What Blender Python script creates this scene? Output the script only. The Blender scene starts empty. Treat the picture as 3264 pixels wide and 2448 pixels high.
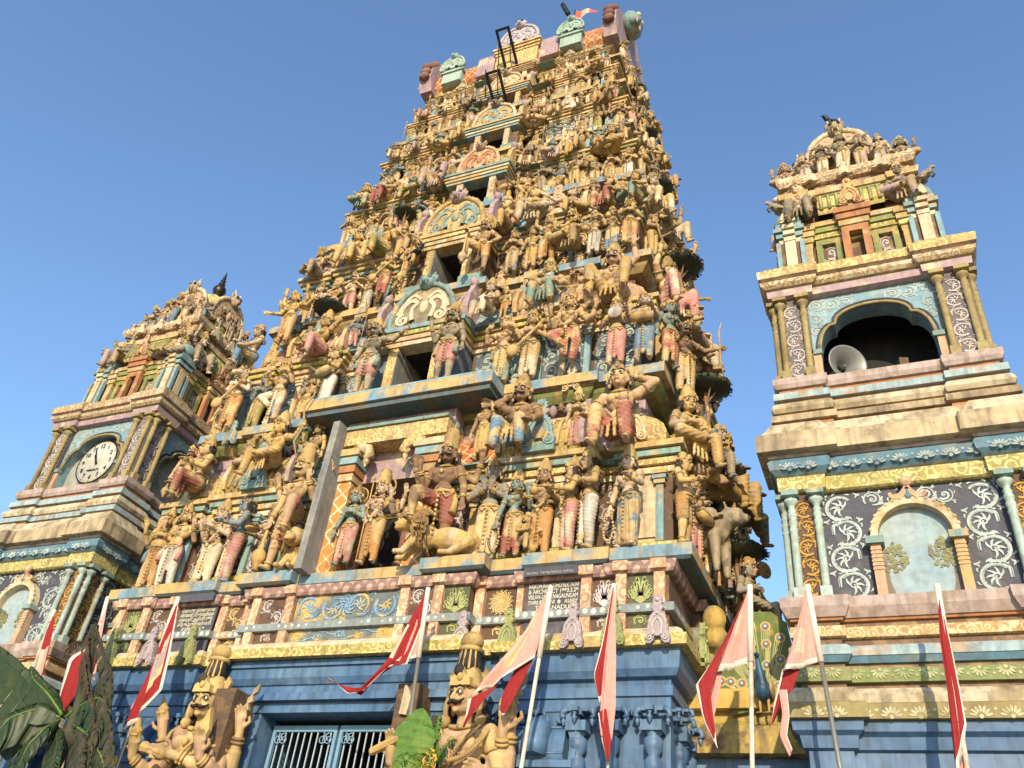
import bpy, bmesh, math, random
import numpy as np
from mathutils import Vector, Matrix, noise
rnd = random.Random(7)
SC = bpy.context.scene
COL = SC.collection
PI = math.pi
rad = math.radians
CX, CY = -7.1, 10.0            # centre line of the big tower and the plane of the fronts

# ------------------------------------------------------------------ mesh builder
class MB:
    def __init__(s): s.v = []; s.f = []; s.m = []; s.cur = 0; s.sm = []; s.smooth = False
    def add(s, vs, fs, mi=None):
        o = len(s.v); s.v += [tuple(p) for p in vs]
        for f in fs:
            s.f.append([i + o for i in f]); s.m.append(s.cur if mi is None else mi); s.sm.append(s.smooth)
        return s
    def box(s, x0, x1, y0, y1, z0, z1, mi=None):
        return s.add([(x0,y0,z0),(x1,y0,z0),(x1,y1,z0),(x0,y1,z0),(x0,y0,z1),(x1,y0,z1),(x1,y1,z1),(x0,y1,z1)],
                     [(0,3,2,1),(4,5,6,7),(0,1,5,4),(1,2,6,5),(2,3,7,6),(3,0,4,7)], mi)
    def rings(s, R, cap0=True, cap1=True, mis=None, closed=True):
        n = len(R[0]); vs = [p for r in R for p in r]; o = len(s.v)
        s.v += [tuple(p) for p in vs]
        for k in range(len(R)-1):
            for i in range(n if closed else n-1):
                j = (i+1) % n
                s.f.append([o+k*n+i, o+k*n+j, o+(k+1)*n+j, o+(k+1)*n+i])
                s.m.append(s.cur if mis is None else mis[k]); s.sm.append(s.smooth)
        if closed and cap0: s.f.append([o+i for i in range(n)][::-1]); s.m.append(s.cur if mis is None else mis[0]); s.sm.append(False)
        if closed and cap1: s.f.append([o+(len(R)-1)*n+i for i in range(n)]); s.m.append(s.cur if mis is None else mis[-1]); s.sm.append(False)
        return s
    def prism(s, poly, z0, z1, mi=None):
        n = len(poly)
        return s.add([(x,y,z0) for x,y in poly]+[(x,y,z1) for x,y in poly],
            [list(range(n))[::-1], list(range(n,2*n))]+[(i,(i+1)%n,n+(i+1)%n,n+i) for i in range(n)], mi)
    def plate(s, pts, y0, y1, mi=None, xf=None):
        # outline in (x, z), thickness from y0 (front) to y1
        n = len(pts); vs = [(x,y0,z) for x,z in pts]+[(x,y1,z) for x,z in pts]
        if xf: vs = [xf(p) for p in vs]
        return s.add(vs, [list(range(n)), list(range(n,2*n))[::-1]]+[((i+1)%n,i,n+i,n+(i+1)%n) for i in range(n)], mi)
    def lathe(s, prof, c=(0,0,0), n=16, mi=None, sx=1, sy=1):
        sm = s.smooth; s.smooth = True
        R = [[(c[0]+r*sx*math.cos(2*PI*i/n), c[1]+r*sy*math.sin(2*PI*i/n), c[2]+z) for i in range(n)] for r,z in prof]
        old = s.cur
        if mi is not None: s.cur = mi
        s.rings(R); s.cur = old; s.smooth = sm; return s
    def tube(s, pts, r, n=6, mi=None, cap=True):
        sm = s.smooth; s.smooth = True
        pts = [Vector(p) for p in pts]; R = []; up = None
        for i,p in enumerate(pts):
            t = (pts[min(i+1,len(pts)-1)]-pts[max(i-1,0)]).normalized()
            if up is None:
                a = t.cross(Vector((0,0,1)));
                if a.length < .1: a = t.cross(Vector((1,0,0)))
                up = a.normalized()
            a = (up - t*up.dot(t)).normalized(); up = a; b = t.cross(a)
            rr = r[i] if hasattr(r,'__len__') else r
            R.append([p+a*rr*math.cos(2*PI*k/n)+b*rr*math.sin(2*PI*k/n) for k in range(n)])
        old = s.cur
        if mi is not None: s.cur = mi
        s.rings(R, cap, cap); s.cur = old; s.smooth = sm; return s
    def ell(s, c, r, n=10, m=7, mi=None, R=None):
        vs = []; fs = []
        if not hasattr(r,'__len__'): r = (r,r,r)
        for j in range(m+1):
            t = PI*j/m
            for i in range(n):
                a = 2*PI*i/n
                p = Vector((r[0]*math.sin(t)*math.cos(a), r[1]*math.sin(t)*math.sin(a), -r[2]*math.cos(t)))
                if R: p = R @ p
                vs.append((c[0]+p[0], c[1]+p[1], c[2]+p[2]))
        for j in range(m):
            for i in range(n):
                k = (i+1)%n
                q = [j*n+i, j*n+k, (j+1)*n+k, (j+1)*n+i]
                if j == 0: q = [j*n+i, (j+1)*n+k, (j+1)*n+i]
                elif j == m-1: q = [j*n+i, j*n+k, (j+1)*n+i]
                fs.append(q)
        sm = s.smooth; s.smooth = True; s.add(vs, fs, mi); s.smooth = sm; return s
    def cap(s, p0, r0, p1, r1, n=10):
        # closed tapered capsule
        p0, p1 = Vector(p0), Vector(p1); d = p1-p0; L = d.length
        if L < 1e-5: return s.ell(p0, max(r0,r1), n, 6)
        t = d/L; a = t.orthogonal().normalized(); b = t.cross(a); R = []
        for ph in (-80,-50,-20): R.append((p0+t*r0*math.sin(rad(ph)), r0*math.cos(rad(ph))))
        for ph in (20,50,80): R.append((p1+t*r1*math.sin(rad(ph)), r1*math.cos(rad(ph))))
        return s.rings([[c+a*q*math.cos(2*PI*k/n)+b*q*math.sin(2*PI*k/n) for k in range(n)] for c,q in R])
    def xform(s, f, start=0):
        s.v[start:] = [tuple(f(Vector(p))) for p in s.v[start:]]; return s
    def merge(s, o, f=None, dm=0):
        k = len(s.v); s.v += [tuple(f(Vector(p))) if f else p for p in o.v]
        s.f += [[i+k for i in q] for q in o.f]; s.m += [i+dm for i in o.m]; s.sm += o.sm; return s
    def mesh(s, name, mats, o=(0,0,0)):
        me = bpy.data.meshes.new(name)
        me.from_pydata([(x-o[0],y-o[1],z-o[2]) for x,y,z in s.v], [], s.f)
        for m in (mats if isinstance(mats,(list,tuple)) else [mats]): me.materials.append(m)
        me.polygons.foreach_set('material_index', s.m); me.polygons.foreach_set('use_smooth', s.sm)
        me.update(); return me
    def build(s, name, mats, parent=None):
        o = wloc(parent); ob = bpy.data.objects.new(name, s.mesh(name, mats, o)); COL.objects.link(ob)
        if parent: ob.parent = parent
        return ob
WL = {}
def wloc(ob):
    # world location of an (unrotated) parent chain: builders write world coordinates
    p = Vector((0,0,0))
    while ob: p += ob.location; ob = ob.parent
    return p
def tag(o, label=None, cat=None, group=None, kind=None):
    if label: o['label'] = label
    if cat: o['category'] = cat
    if group: o['group'] = group
    if kind: o['kind'] = kind
    return o
def empty(name, loc, label=None, cat=None, group=None):
    o = bpy.data.objects.new(name, None); COL.objects.link(o); o.location = loc; o.empty_display_size = .3
    return tag(o, label, cat, group)
def kids(o): return [c for c in bpy.data.objects if c.parent == o]
def copy_tree(o, parent=None, children=None):
    c = o.copy(); COL.objects.link(c); c.parent = parent
    for ch in (children[o] if children else kids(o)): copy_tree(ch, c)
    return c
def offs(poly, d):
    # offset of a counter-clockwise polygon, outward by d
    n = len(poly); out = []
    for i in range(n):
        p0,p1,p2 = Vector(poly[i-1]),Vector(poly[i]),Vector(poly[(i+1)%n])
        a = (p1-p0).normalized(); b = (p2-p1).normalized()
        na = Vector((a.y,-a.x)); nb = Vector((b.y,-b.x)); k = 1+na.dot(nb)
        out.append(tuple(p1 + (na+nb)*(d/max(k,.2))))
    return out
def mould(mb, plan, prof, mis=None):
    # plan: CCW (x, y); prof: [(z, outward offset)] from bottom up
    R = [[(x,y,z) for x,y in offs(plan,d)] for z,d in prof]
    mb.rings(R, True, True, mis); return mb

# ------------------------------------------------------------------ materials
MATS = {}
def nn(nt, t, **kw):
    n = nt.nodes.new(t)
    for k,v in kw.items():
        if k in n.inputs: n.inputs[k].default_value = v
        else: setattr(n, k, v)
    return n
def ramp(nt, fac, a, b, ca=(0,0,0,1), cb=(1,1,1,1)):
    r = nt.nodes.new('ShaderNodeValToRGB'); e = r.color_ramp.elements
    e[0].position, e[1].position = a, b; e[0].color, e[1].color = ca, cb
    nt.links.new(fac, r.inputs[0]); return r.outputs[0]
def mix(nt, fac, a, b, mode='MIX'):
    m = nt.nodes.new('ShaderNodeMix'); m.data_type = 'RGBA'; m.blend_type = mode
    for i,x in ((0,fac),(6,a),(7,b)):
        if hasattr(x,'links'): nt.links.new(x, m.inputs[i])
        elif i == 0: m.inputs[0].default_value = x
        else: m.inputs[i].default_value = (*x,1) if len(x)==3 else x
    return m.outputs[2]
def paint(name, c, under=None, amt=.5, sc=3., dirt=.5, rough=.75, bump=.25, pat=None, pc=None, psc=9., var=.12, grime=(.09,.07,.05), soft=.05, spec=.3, streak=True):
    if name in MATS: return MATS[name]
    m = bpy.data.materials.new(name); m.use_nodes = True; nt = m.node_tree; L = nt.links
    b = nt.nodes['Principled BSDF']; b.inputs['Roughness'].default_value = rough; b.inputs['Specular IOR Level'].default_value = spec
    tc = nt.nodes.new('ShaderNodeTexCoord'); P = tc.outputs['Object']
    oi = nt.nodes.new('ShaderNodeObjectInfo')
    # every object gets its own patch of the noise
    sh = nn(nt,'ShaderNodeVectorMath',operation='ADD'); L.new(P, sh.inputs[0])
    ml = nn(nt,'ShaderNodeMath',operation='MULTIPLY'); L.new(oi.outputs['Random'], ml.inputs[0]); ml.inputs[1].default_value = 37.
    L.new(ml.outputs[0], sh.inputs[1]); Q = sh.outputs[0]
    n1 = nn(nt,'ShaderNodeTexNoise',Scale=sc,Detail=7.,Roughness=.62); L.new(Q, n1.inputs['Vector'])
    c = tuple(k*.90 for k in c); under = tuple(k*.90 for k in under) if under else None; col = (*c,1)
    if pat:
        if pat == 'curl':
            v = nn(nt,'ShaderNodeTexVoronoi',Scale=psc,Randomness=.75); L.new(P, v.inputs['Vector'])
            s = nn(nt,'ShaderNodeMath',operation='MULTIPLY'); L.new(v.outputs['Distance'], s.inputs[0]); s.inputs[1].default_value = 17.
            gr = nn(nt,'ShaderNodeTexNoise',Scale=psc*1.3,Detail=1.); L.new(P, gr.inputs['Vector'])
            s2 = nn(nt,'ShaderNodeMath',operation='MULTIPLY_ADD'); L.new(gr.outputs[0], s2.inputs[0]); s2.inputs[1].default_value = 9.; L.new(s.outputs[0], s2.inputs[2])
            q = nn(nt,'ShaderNodeMath',operation='SINE'); L.new(s2.outputs[0], q.inputs[0]); fac = ramp(nt, q.outputs[0], .05, .3)
        elif pat == 'lattice':
            sx = nt.nodes.new('ShaderNodeSeparateXYZ'); L.new(P, sx.inputs[0]); ms = []
            for sg in (1,-1):
                a = nn(nt,'ShaderNodeMath',operation='MULTIPLY_ADD'); L.new(sx.outputs[2], a.inputs[0]); a.inputs[1].default_value = sg; 
                xy = nn(nt,'ShaderNodeMath',operation='ADD'); L.new(sx.outputs[0], xy.inputs[0]); L.new(sx.outputs[1], xy.inputs[1]); L.new(xy.outputs[0], a.inputs[2])
                f = nn(nt,'ShaderNodeMath',operation='PINGPONG'); L.new(a.outputs[0], f.inputs[0]); f.inputs[1].default_value = 1/psc
                g = nn(nt,'ShaderNodeMath',operation='LESS_THAN'); L.new(f.outputs[0], g.inputs[0]); g.inputs[1].default_value = .14/psc; ms.append(g.outputs[0])
            o = nn(nt,'ShaderNodeMath',operation='MAXIMUM'); L.new(ms[0],o.inputs[0]); L.new(ms[1],o.inputs[1]); fac = o.outputs[0]
        elif pat == 'scallop':
            sx = nt.nodes.new('ShaderNodeSeparateXYZ'); L.new(P, sx.inputs[0])
            xy = nn(nt,'ShaderNodeMath',operation='ADD'); L.new(sx.outputs[0], xy.inputs[0]); L.new(sx.outputs[1], xy.inputs[1])
            f = nn(nt,'ShaderNodeMath',operation='PINGPONG'); L.new(xy.outputs[0], f.inputs[0]); f.inputs[1].default_value = .5/psc
            z = nn(nt,'ShaderNodeMath',operation='PINGPONG'); L.new(sx.outputs[2], z.inputs[0]); z.inputs[1].default_value = .5/psc
            h1 = nn(nt,'ShaderNodeMath',operation='POWER'); L.new(f.outputs[0],h1.inputs[0]); h1.inputs[1].default_value=2
            h2 = nn(nt,'ShaderNodeMath',operation='POWER'); L.new(z.outputs[0],h2.inputs[0]); h2.inputs[1].default_value=2
            h = nn(nt,'ShaderNodeMath',operation='ADD'); L.new(h1.outputs[0],h.inputs[0]); L.new(h2.outputs[0],h.inputs[1])
            h3 = nn(nt,'ShaderNodeMath',operation='SQRT'); L.new(h.outputs[0],h3.inputs[0])
            s = nn(nt,'ShaderNodeMath',operation='MULTIPLY'); L.new(h3.outputs[0], s.inputs[0]); s.inputs[1].default_value = 24.*psc/2
            q = nn(nt,'ShaderNodeMath',operation='SINE'); L.new(s.outputs[0], q.inputs[0]); fac = ramp(nt, q.outputs[0], .1, .35)
        elif pat == 'dots':
            v = nn(nt,'ShaderNodeTexVoronoi',Scale=psc,Randomness=.15); L.new(P, v.inputs['Vector'])
            fac = ramp(nt, v.outputs['Distance'], .3, .34, (1,1,1,1), (0,0,0,1))
        elif pat == 'wrap':
            sx = nt.nodes.new('ShaderNodeSeparateXYZ'); L.new(P, sx.inputs[0]); ab = nn(nt,'ShaderNodeMath',operation='ABSOLUTE'); L.new(sx.outputs[0], ab.inputs[0])
            a1 = nn(nt,'ShaderNodeMath',operation='MULTIPLY'); L.new(ab.outputs[0], a1.inputs[0]); a1.inputs[1].default_value = 80.
            a2 = nn(nt,'ShaderNodeMath',operation='MULTIPLY_ADD'); L.new(sx.outputs[2], a2.inputs[0]); a2.inputs[1].default_value = 170.; L.new(a1.outputs[0], a2.inputs[2])
            q = nn(nt,'ShaderNodeMath',operation='SINE'); L.new(a2.outputs[0], q.inputs[0]); fac = ramp(nt, q.outputs[0], .55, .95, (0,0,0,1), (.25,.25,.25,1))
        # worn: parts of the pattern have gone
        wr = ramp(nt, n1.outputs[0], .36, .46)
        k = nn(nt,'ShaderNodeMath',operation='MULTIPLY'); L.new(fac,k.inputs[0]); L.new(wr,k.inputs[1])
        col = mix(nt, k.outputs[0], col, pc)
    if under:
        t = 1-amt
        f = ramp(nt, n1.outputs[0], .25+.5*t-soft, .25+.5*t+soft); col = mix(nt, f, col, under)
    n2 = nn(nt,'ShaderNodeTexNoise',Scale=sc*5,Detail=4.); L.new(Q, n2.inputs['Vector'])
    col = mix(nt, .5, col, ramp(nt, n2.outputs[0], .25, .75, (.50,.48,.44,1), (1.18,1.18,1.18,1)), 'MULTIPLY')
    # grime: blotches and rain streaks running down
    mp = nt.nodes.new('ShaderNodeMapping'); mp.inputs['Scale'].default_value = (9,9,.9) if streak else (4,4,4); L.new(Q, mp.inputs[0])
    n3 = nn(nt,'ShaderNodeTexNoise',Scale=1.,Detail=5.,Roughness=.6); L.new(mp.outputs[0], n3.inputs['Vector'])
    f = ramp(nt, n3.outputs[0], .46, .70, (0,0,0,1), (dirt,dirt,dirt,1)); col = mix(nt, f, col, grime)
    n4 = nn(nt,'ShaderNodeTexNoise',Scale=sc*1.7,Detail=8.,Roughness=.7); L.new(Q, n4.inputs['Vector'])
    f = ramp(nt, n4.outputs[0], .56, .68, (0,0,0,1), (dirt*.8,)*3+(1,)); col = mix(nt, f, col, tuple(g*1.6 for g in grime))
    if var:
        hs = nt.nodes.new('ShaderNodeHueSaturation'); L.new(col, hs.inputs['Color'])
        mr = nn(nt,'ShaderNodeMapRange'); L.new(oi.outputs['Random'], mr.inputs[0]); mr.inputs[3].default_value = 1-var; mr.inputs[4].default_value = 1+var*.7
        L.new(mr.outputs[0], hs.inputs['Value']); col = hs.outputs[0]
    if hasattr(col,'links'): L.new(col, b.inputs['Base Color'])
    else: b.inputs['Base Color'].default_value = col
    if bump:
        bp = nn(nt,'ShaderNodeBump',Strength=bump,Distance=.02); L.new(n2.outputs[0], bp.inputs['Height']); L.new(bp.outputs[0], b.inputs['Normal'])
    MATS[name] = m; return m
def flat(name, c, rough=.6, metal=0., spec=.3):
    if name in MATS: return MATS[name]
    m = bpy.data.materials.new(name); m.use_nodes = True; b = m.node_tree.nodes['Principled BSDF']
    b.inputs['Base Color'].default_value = (*c,1); b.inputs['Roughness'].default_value = rough; b.inputs['Metallic'].default_value = metal; b.inputs['Specular IOR Level'].default_value = spec
    nt = m.node_tree; n = nn(nt,'ShaderNodeTexNoise',Scale=20.,Detail=4.); tc = nt.nodes.new('ShaderNodeTexCoord'); nt.links.new(tc.outputs['Object'], n.inputs['Vector'])
    cc = mix(nt, .4, (*c,1), ramp(nt, n.outputs[0], .3, .7, (.7,.7,.7,1), (1.15,1.15,1.15,1)), 'MULTIPLY'); nt.links.new(cc, b.inputs['Base Color'])
    MATS[name] = m; return m
OCH=(.59,.40,.16); OCH2=(.52,.35,.14); CREAM=(.70,.57,.37); PBLUE=(.26,.42,.46); MAUVE=(.46,.32,.33); PGREEN=(.28,.31,.10); TERRA=(.50,.22,.09); PEACH=(.66,.42,.25)
DIRTY=(.28,.22,.15)
M = {}
M['ochre'] = paint('ochre_paint', OCH, CREAM, .35, 2.2, .55)
M['ochre_scroll'] = paint('ochre_scroll', OCH2, CREAM, .25, 2.2, .5, pat='curl', pc=(.74,.55,.22), psc=7.)
M['yellow_scroll'] = paint('yellow_scroll', (.44,.34,.09), OCH, .3, 2., .4, pat='curl', pc=(.62,.53,.22), psc=8.)
M['cream'] = paint('cream_paint', CREAM, OCH, .35, 2.5, .5)
M['cream_scroll'] = paint('cream_scroll', CREAM, OCH, .3, 2.5, .5, pat='curl', pc=(.42,.25,.12), psc=8.)
M['blue'] = paint('pale_blue_paint', PBLUE, OCH, .35, 2.5, .45)
M['bluegreen'] = paint('sea_green_paint', (.24,.36,.32), OCH, .32, 2.5, .5)
M['mauve'] = paint('mauve_paint', MAUVE, CREAM, .3, 2.5, .4)
M['mauve_scroll'] = paint('mauve_scroll', (.36,.22,.19), PEACH, .25, 2.5, .4, pat='scallop', pc=(.60,.40,.30), psc=5.)
M['green'] = paint('olive_paint', PGREEN, OCH, .35, 2.5, .45)
M['green_dots'] = paint('olive_dots', (.45,.40,.10), OCH, .3, 2.5, .45, pat='dots', pc=(.70,.60,.26), psc=9.)
M['terra'] = paint('terracotta_paint', TERRA, OCH, .3, 2.5, .5)
M['peach'] = paint('peach_paint', PEACH, OCH, .3, 2.5, .45)
M['peach_scroll'] = paint('peach_scroll', (.58,.33,.19), PEACH, .25, 2.5, .4, pat='curl', pc=(.72,.50,.33), psc=6.)
M['ledge'] = paint('ledge_paint', OCH, (.20,.33,.40), .48, 1.7, .45)
M['ledge_shade'] = paint('ledge_underside_shade', (.10,.15,.17), (.16,.14,.10), .4, 2., .6)  # darker ledge colour for the undersides, their shade put into the paint
M['dirty'] = paint('weathered_plaster', (.46,.34,.19), (.25,.2,.13), .45, 2., .8)
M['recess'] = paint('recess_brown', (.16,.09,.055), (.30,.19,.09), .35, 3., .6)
M['dark'] = paint('interior_shade_and_eyes', (.015,.014,.013), None, 0, 2, .3, bump=.05)  # near-black: unlit depth of openings and rooms put into colour; also mask eyes
M['concrete'] = paint('bare_concrete', (.25,.25,.23), (.34,.32,.27), .4, 2., .5)
M['lattice_o'] = paint('orange_lattice', (.55,.17,.05), OCH, .2, 2.5, .4, pat='lattice', pc=(.72,.55,.34), psc=9.)
M['lattice_b'] = paint('blue_lattice', (.38,.50,.50), CREAM, .25, 2.5, .4, pat='lattice', pc=(.10,.13,.15), psc=9.)
M['lattice_p'] = paint('pink_lattice', (.64,.42,.30), CREAM, .25, 2.5, .4, pat='lattice', pc=(.40,.22,.13), psc=9.)
M['carved'] = paint('carved_ochre', (.48,.33,.10), (.2,.13,.06), .3, 9., .5, pat='dots', pc=(.66,.50,.18), psc=16., bump=.8)
M['wallblue'] = paint('deep_blue_paint', (.07,.155,.30), (.13,.23,.36), .45, 1.1, .75, rough=.5, bump=.3, spec=.4, grime=(.035,.06,.10), streak=True, soft=.12)
M['scroll_white'] = paint('scroll_white', (.50,.57,.53), (.45,.5,.5), .3, 4., .3)
M['scroll_lilac'] = paint('scroll_lilac', (.60,.53,.50), (.5,.4,.36), .3, 4., .3)
M['scroll_orange'] = paint('scroll_orange', (.64,.36,.08), (.5,.3,.1), .3, 4., .3)
M['scroll_gold'] = paint('scroll_gold', (.70,.52,.22), (.6,.4,.15), .3, 4., .3)
M['scroll_blue'] = paint('scroll_blue', (.22,.37,.52), (.66,.46,.14), .42, 4., .3)
M['scroll_green'] = paint('scroll_green', (.40,.42,.16), (.34,.34,.14), .3, 4., .3)
M['pan_navy'] = paint('panel_navy', (.085,.085,.11), (.15,.14,.14), .3, 3., .3)
M['pan_grey'] = paint('panel_grey', (.16,.14,.14), (.3,.2,.13), .3, 3., .3)
M['pan_brown'] = paint('panel_brown', (.15,.085,.05), (.10,.06,.04), .4, 3., .4)
M['pan_green'] = paint('panel_green', (.10,.11,.055), (.14,.13,.07), .4, 3., .4)
M['pan_teal'] = paint('panel_teal', (.15,.19,.19), (.58,.40,.13), .38, 2., .4)
M['pan_blue'] = paint('panel_sky', (.25,.40,.46), (.35,.48,.5), .4, 2., .2)
M['pan_slate'] = paint('panel_slate', (.13,.17,.20), (.2,.2,.2), .4, 3., .3)
M['gold_trim'] = paint('gold_trim', (.40,.31,.13), (.3,.22,.09), .4, 3., .45)
M['mint'] = paint('mint_column', (.42,.52,.45), (.36,.34,.24), .35, 3., .4)
M['rt_pink'] = paint('rose_ledge', (.52,.40,.35), (.38,.27,.2), .4, 2., .5)
M['rt_gold'] = paint('gold_scallop', (.34,.28,.12), (.32,.24,.1), .35, 2., .45)
M['rt_green'] = paint('green_scallop', (.27,.32,.12), (.32,.30,.14), .35, 2., .45)
M['rt_bluelotus'] = paint('blue_lotus', (.13,.26,.34), (.24,.3,.3), .35, 2., .4)
M['rt_lblue'] = paint('light_blue_band', (.40,.52,.53), (.5,.36,.22), .32, 2., .45)
M['rt_orange'] = paint('orange_scroll_band', (.56,.35,.14), (.5,.3,.12), .3, 2., .4, pat='curl', pc=(.72,.56,.33), psc=9.)
M['rt_brown'] = paint('brown_recess', (.20,.12,.075), (.34,.22,.12), .45, 4., .5)
M['rt_cream'] = paint('cream_ogee', (.64,.54,.36), (.46,.36,.2), .42, 1.6, .7)
M['rt_dirty'] = paint('stained_ogee', (.58,.45,.27), (.34,.26,.16), .45, 1.4, .8)
M['rt_goldscroll'] = paint('gold_scroll_band',(.40,.33,.10),(.5,.4,.16),.3,2.,.4,pat='curl',pc=(.60,.53,.24),psc=8.); M['fan_cream'] = paint('fan_cream',(.58,.52,.32),(.42,.36,.16),.4,4,.3); M['fan_green'] = paint('fan_green',(.46,.47,.25),(.3,.33,.14),.4,4,.3); M['fan_blue'] = paint('fan_blue',(.44,.51,.48),(.2,.3,.35),.4,4,.3)
M['stone_wood'] = paint('old_timber', (.20,.115,.055), (.12,.075,.045), .5, 5., .5, bump=.6)
M['metal_blue'] = flat('blue_grille', (.16,.29,.40), .4, .0, .5)
M['white'] = paint('white_clock', (.64,.61,.52), (.7,.66,.55), .3, 3., .15)
M['black'] = flat('black_paint', (.012,.012,.012), .5)
M['steel'] = flat('galvanised_steel', (.42,.38,.28), .38, .75, .5)
M['pvc'] = paint('white_pole', (.66,.60,.48), (.5,.4,.3), .3, 3., .4, rough=.5)
M['iron'] = flat('black_iron', (.02,.018,.017), .5, .3)
M['bronze'] = flat('dark_bronze', (.045,.035,.025), .4, .7)

# ------------------------------------------------------------------ camera, sky, sun
def cam_axes():
    y, p, r = rad(-26.8), rad(36.4), rad(7.42)
    f = Vector((math.sin(y)*math.cos(p), math.cos(y)*math.cos(p), math.sin(p)))
    r0 = Vector((math.cos(y), -math.sin(y), 0)); u0 = r0.cross(f)
    return r0*math.cos(r)+u0*math.sin(r), u0*math.cos(r)-r0*math.sin(r), f
cr, cu, cf = cam_axes()
cam = bpy.data.objects.new('camera', bpy.data.cameras.new('camera')); COL.objects.link(cam); SC.camera = cam
cam.data.sensor_width = 36; cam.data.lens = 36*2735/3264; cam.data.clip_end = 3000; cam.data.clip_start = .05
cam.matrix_world = Matrix(((cr.x,cu.x,-cf.x,0),(cr.y,cu.y,-cf.y,0),(cr.z,cu.z,-cf.z,1.6),(0,0,0,1)))
SUNEL, SUNAZ = rad(22), rad(17)           # the sun stands behind the viewer, a little to the right
sv = Vector((math.sin(SUNAZ)*math.cos(SUNEL), -math.cos(SUNAZ)*math.cos(SUNEL), math.sin(SUNEL)))
sl = bpy.data.lights.new('sun', 'SUN'); sl.energy = 2.95; sl.angle = rad(.6); sl.color = (1,.84,.60)
so = bpy.data.objects.new('sun', sl); COL.objects.link(so); so.rotation_euler = sv.to_track_quat('Z','Y').to_euler()
w = bpy.data.worlds.new('World'); SC.world = w; w.use_nodes = True; nt = w.node_tree
sky = nt.nodes.new('ShaderNodeTexSky'); sky.sky_type = 'NISHITA'; sky.sun_disc = False
sky.sun_elevation = SUNEL; sky.sun_rotation = math.atan2(sv.x, sv.y); sky.altitude = 300; sky.air_density = 1.25; sky.dust_density = .8; sky.ozone_density = 4.3
nt.links.new(sky.outputs[0], nt.nodes['Background'].inputs[0]); nt.nodes['Background'].inputs[1].default_value = .15
SC.view_settings.view_transform = 'Standard'; SC.view_settings.look = 'None'; SC.view_settings.exposure = .90; SC.view_settings.gamma = 1
SC.cycles.max_bounces = 5; SC.cycles.diffuse_bounces = 3; SC.cycles.glossy_bounces = 2; SC.cycles.use_adaptive_sampling = True
# ------------------------------------------------------------------ statues (height 1 to the crown of the head, facing -y)
def remesh(mb, vox, smooth=2, fold=None):
    me = mb.mesh('t', []); ob = bpy.data.objects.new('t', me); COL.objects.link(ob)
    r = ob.modifiers.new('r','REMESH'); r.mode = 'VOXEL'; r.voxel_size = vox; r.use_smooth_shade = True
    if smooth: s = ob.modifiers.new('s','SMOOTH'); s.factor = .5; s.iterations = smooth
    dg = bpy.context.evaluated_depsgraph_get(); out = bpy.data.meshes.new_from_object(ob.evaluated_get(dg))
    bpy.data.objects.remove(ob); bpy.data.meshes.remove(me)
    if fold:
        n = len(out.vertices); co = np.empty(n*3); no = np.empty(n*3); out.vertices.foreach_get('co',co); out.vertices.foreach_get('normal',no)
        co = co.reshape(-1,3); no = no.reshape(-1,3); co += no*fold(co)[:,None]; out.vertices.foreach_set('co',co.ravel()); out.update()
    out.polygons.foreach_set('use_smooth',[True]*len(out.polygons)); return out
ARM = dict(down=((.055,.0,-.16),(.075,-.03,-.30)), bless=((.065,.01,-.155),(.075,-.10,-.04)), chest=((.07,-.02,-.15),(-.045,-.115,-.10)), prayer=((.075,-.03,-.15),(-.095,-.14,-.10)),
    head=((.13,.01,.10),(.0,.03,.17)), hip=((.125,.03,-.12),(.03,-.03,-.24)), fwd=((.055,-.05,-.15),(.03,-.19,-.15)), up=((.10,-.03,.09),(.08,-.06,.25)), out=((.15,-.02,-.06),(.28,-.06,.0)),
    knee=((.08,-.05,-.14),(.05,-.18,-.25)), back=((.125,.03,-.08),(.175,-.0,.07)), low=((.10,.0,-.13),(.20,-.10,-.17)), cross=((.07,-.03,-.14),(-.14,-.12,-.05)), point=((.09,-.08,-.10),(.15,-.20,.0)), flute=((.09,-.04,-.12),(.06,-.15,-.0)))
ARM.update(g1=((.05,.03,-.15),(.075,-.05,-.0)), g2=((.10,.0,-.18),(.15,-.10,-.13)), g3=((.09,-.03,-.22),(.16,-.13,-.22)), g4=((.07,.03,-.15),(.10,-.02,.02)), g5=((.065,-.05,-.17),(.02,-.15,-.12)), g6=((.04,-.06,-.17),(-.10,-.15,-.13)), g7=((.07,.0,-.16),(.10,-.12,-.19)))
HAND = dict(g1=(.2,-.2,1), g2=(-.1,-.3,1), g3=(1,-.4,.3), g4=(-.1,-.2,1), g5=(-.2,-.2,1), g6=(-1,-.3,.1), g7=(-.7,-.6,.2), bless=(0,-.25,1), prayer=(.15,-.2,1), head=(-.6,.2,.3), up=(0,-.2,1), back=(.1,-.3,1), down=(.1,-.1,-1), fwd=(0,-1,.1), knee=(0,-.8,-.6), hip=(-.7,-.3,-.5), chest=(-1,-.2,.1), out=(1,-.3,.3), low=(1,-.4,0), cross=(-1,-.2,.4), point=(.3,-1,.2), flute=(-1,-.3,.1))
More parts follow.
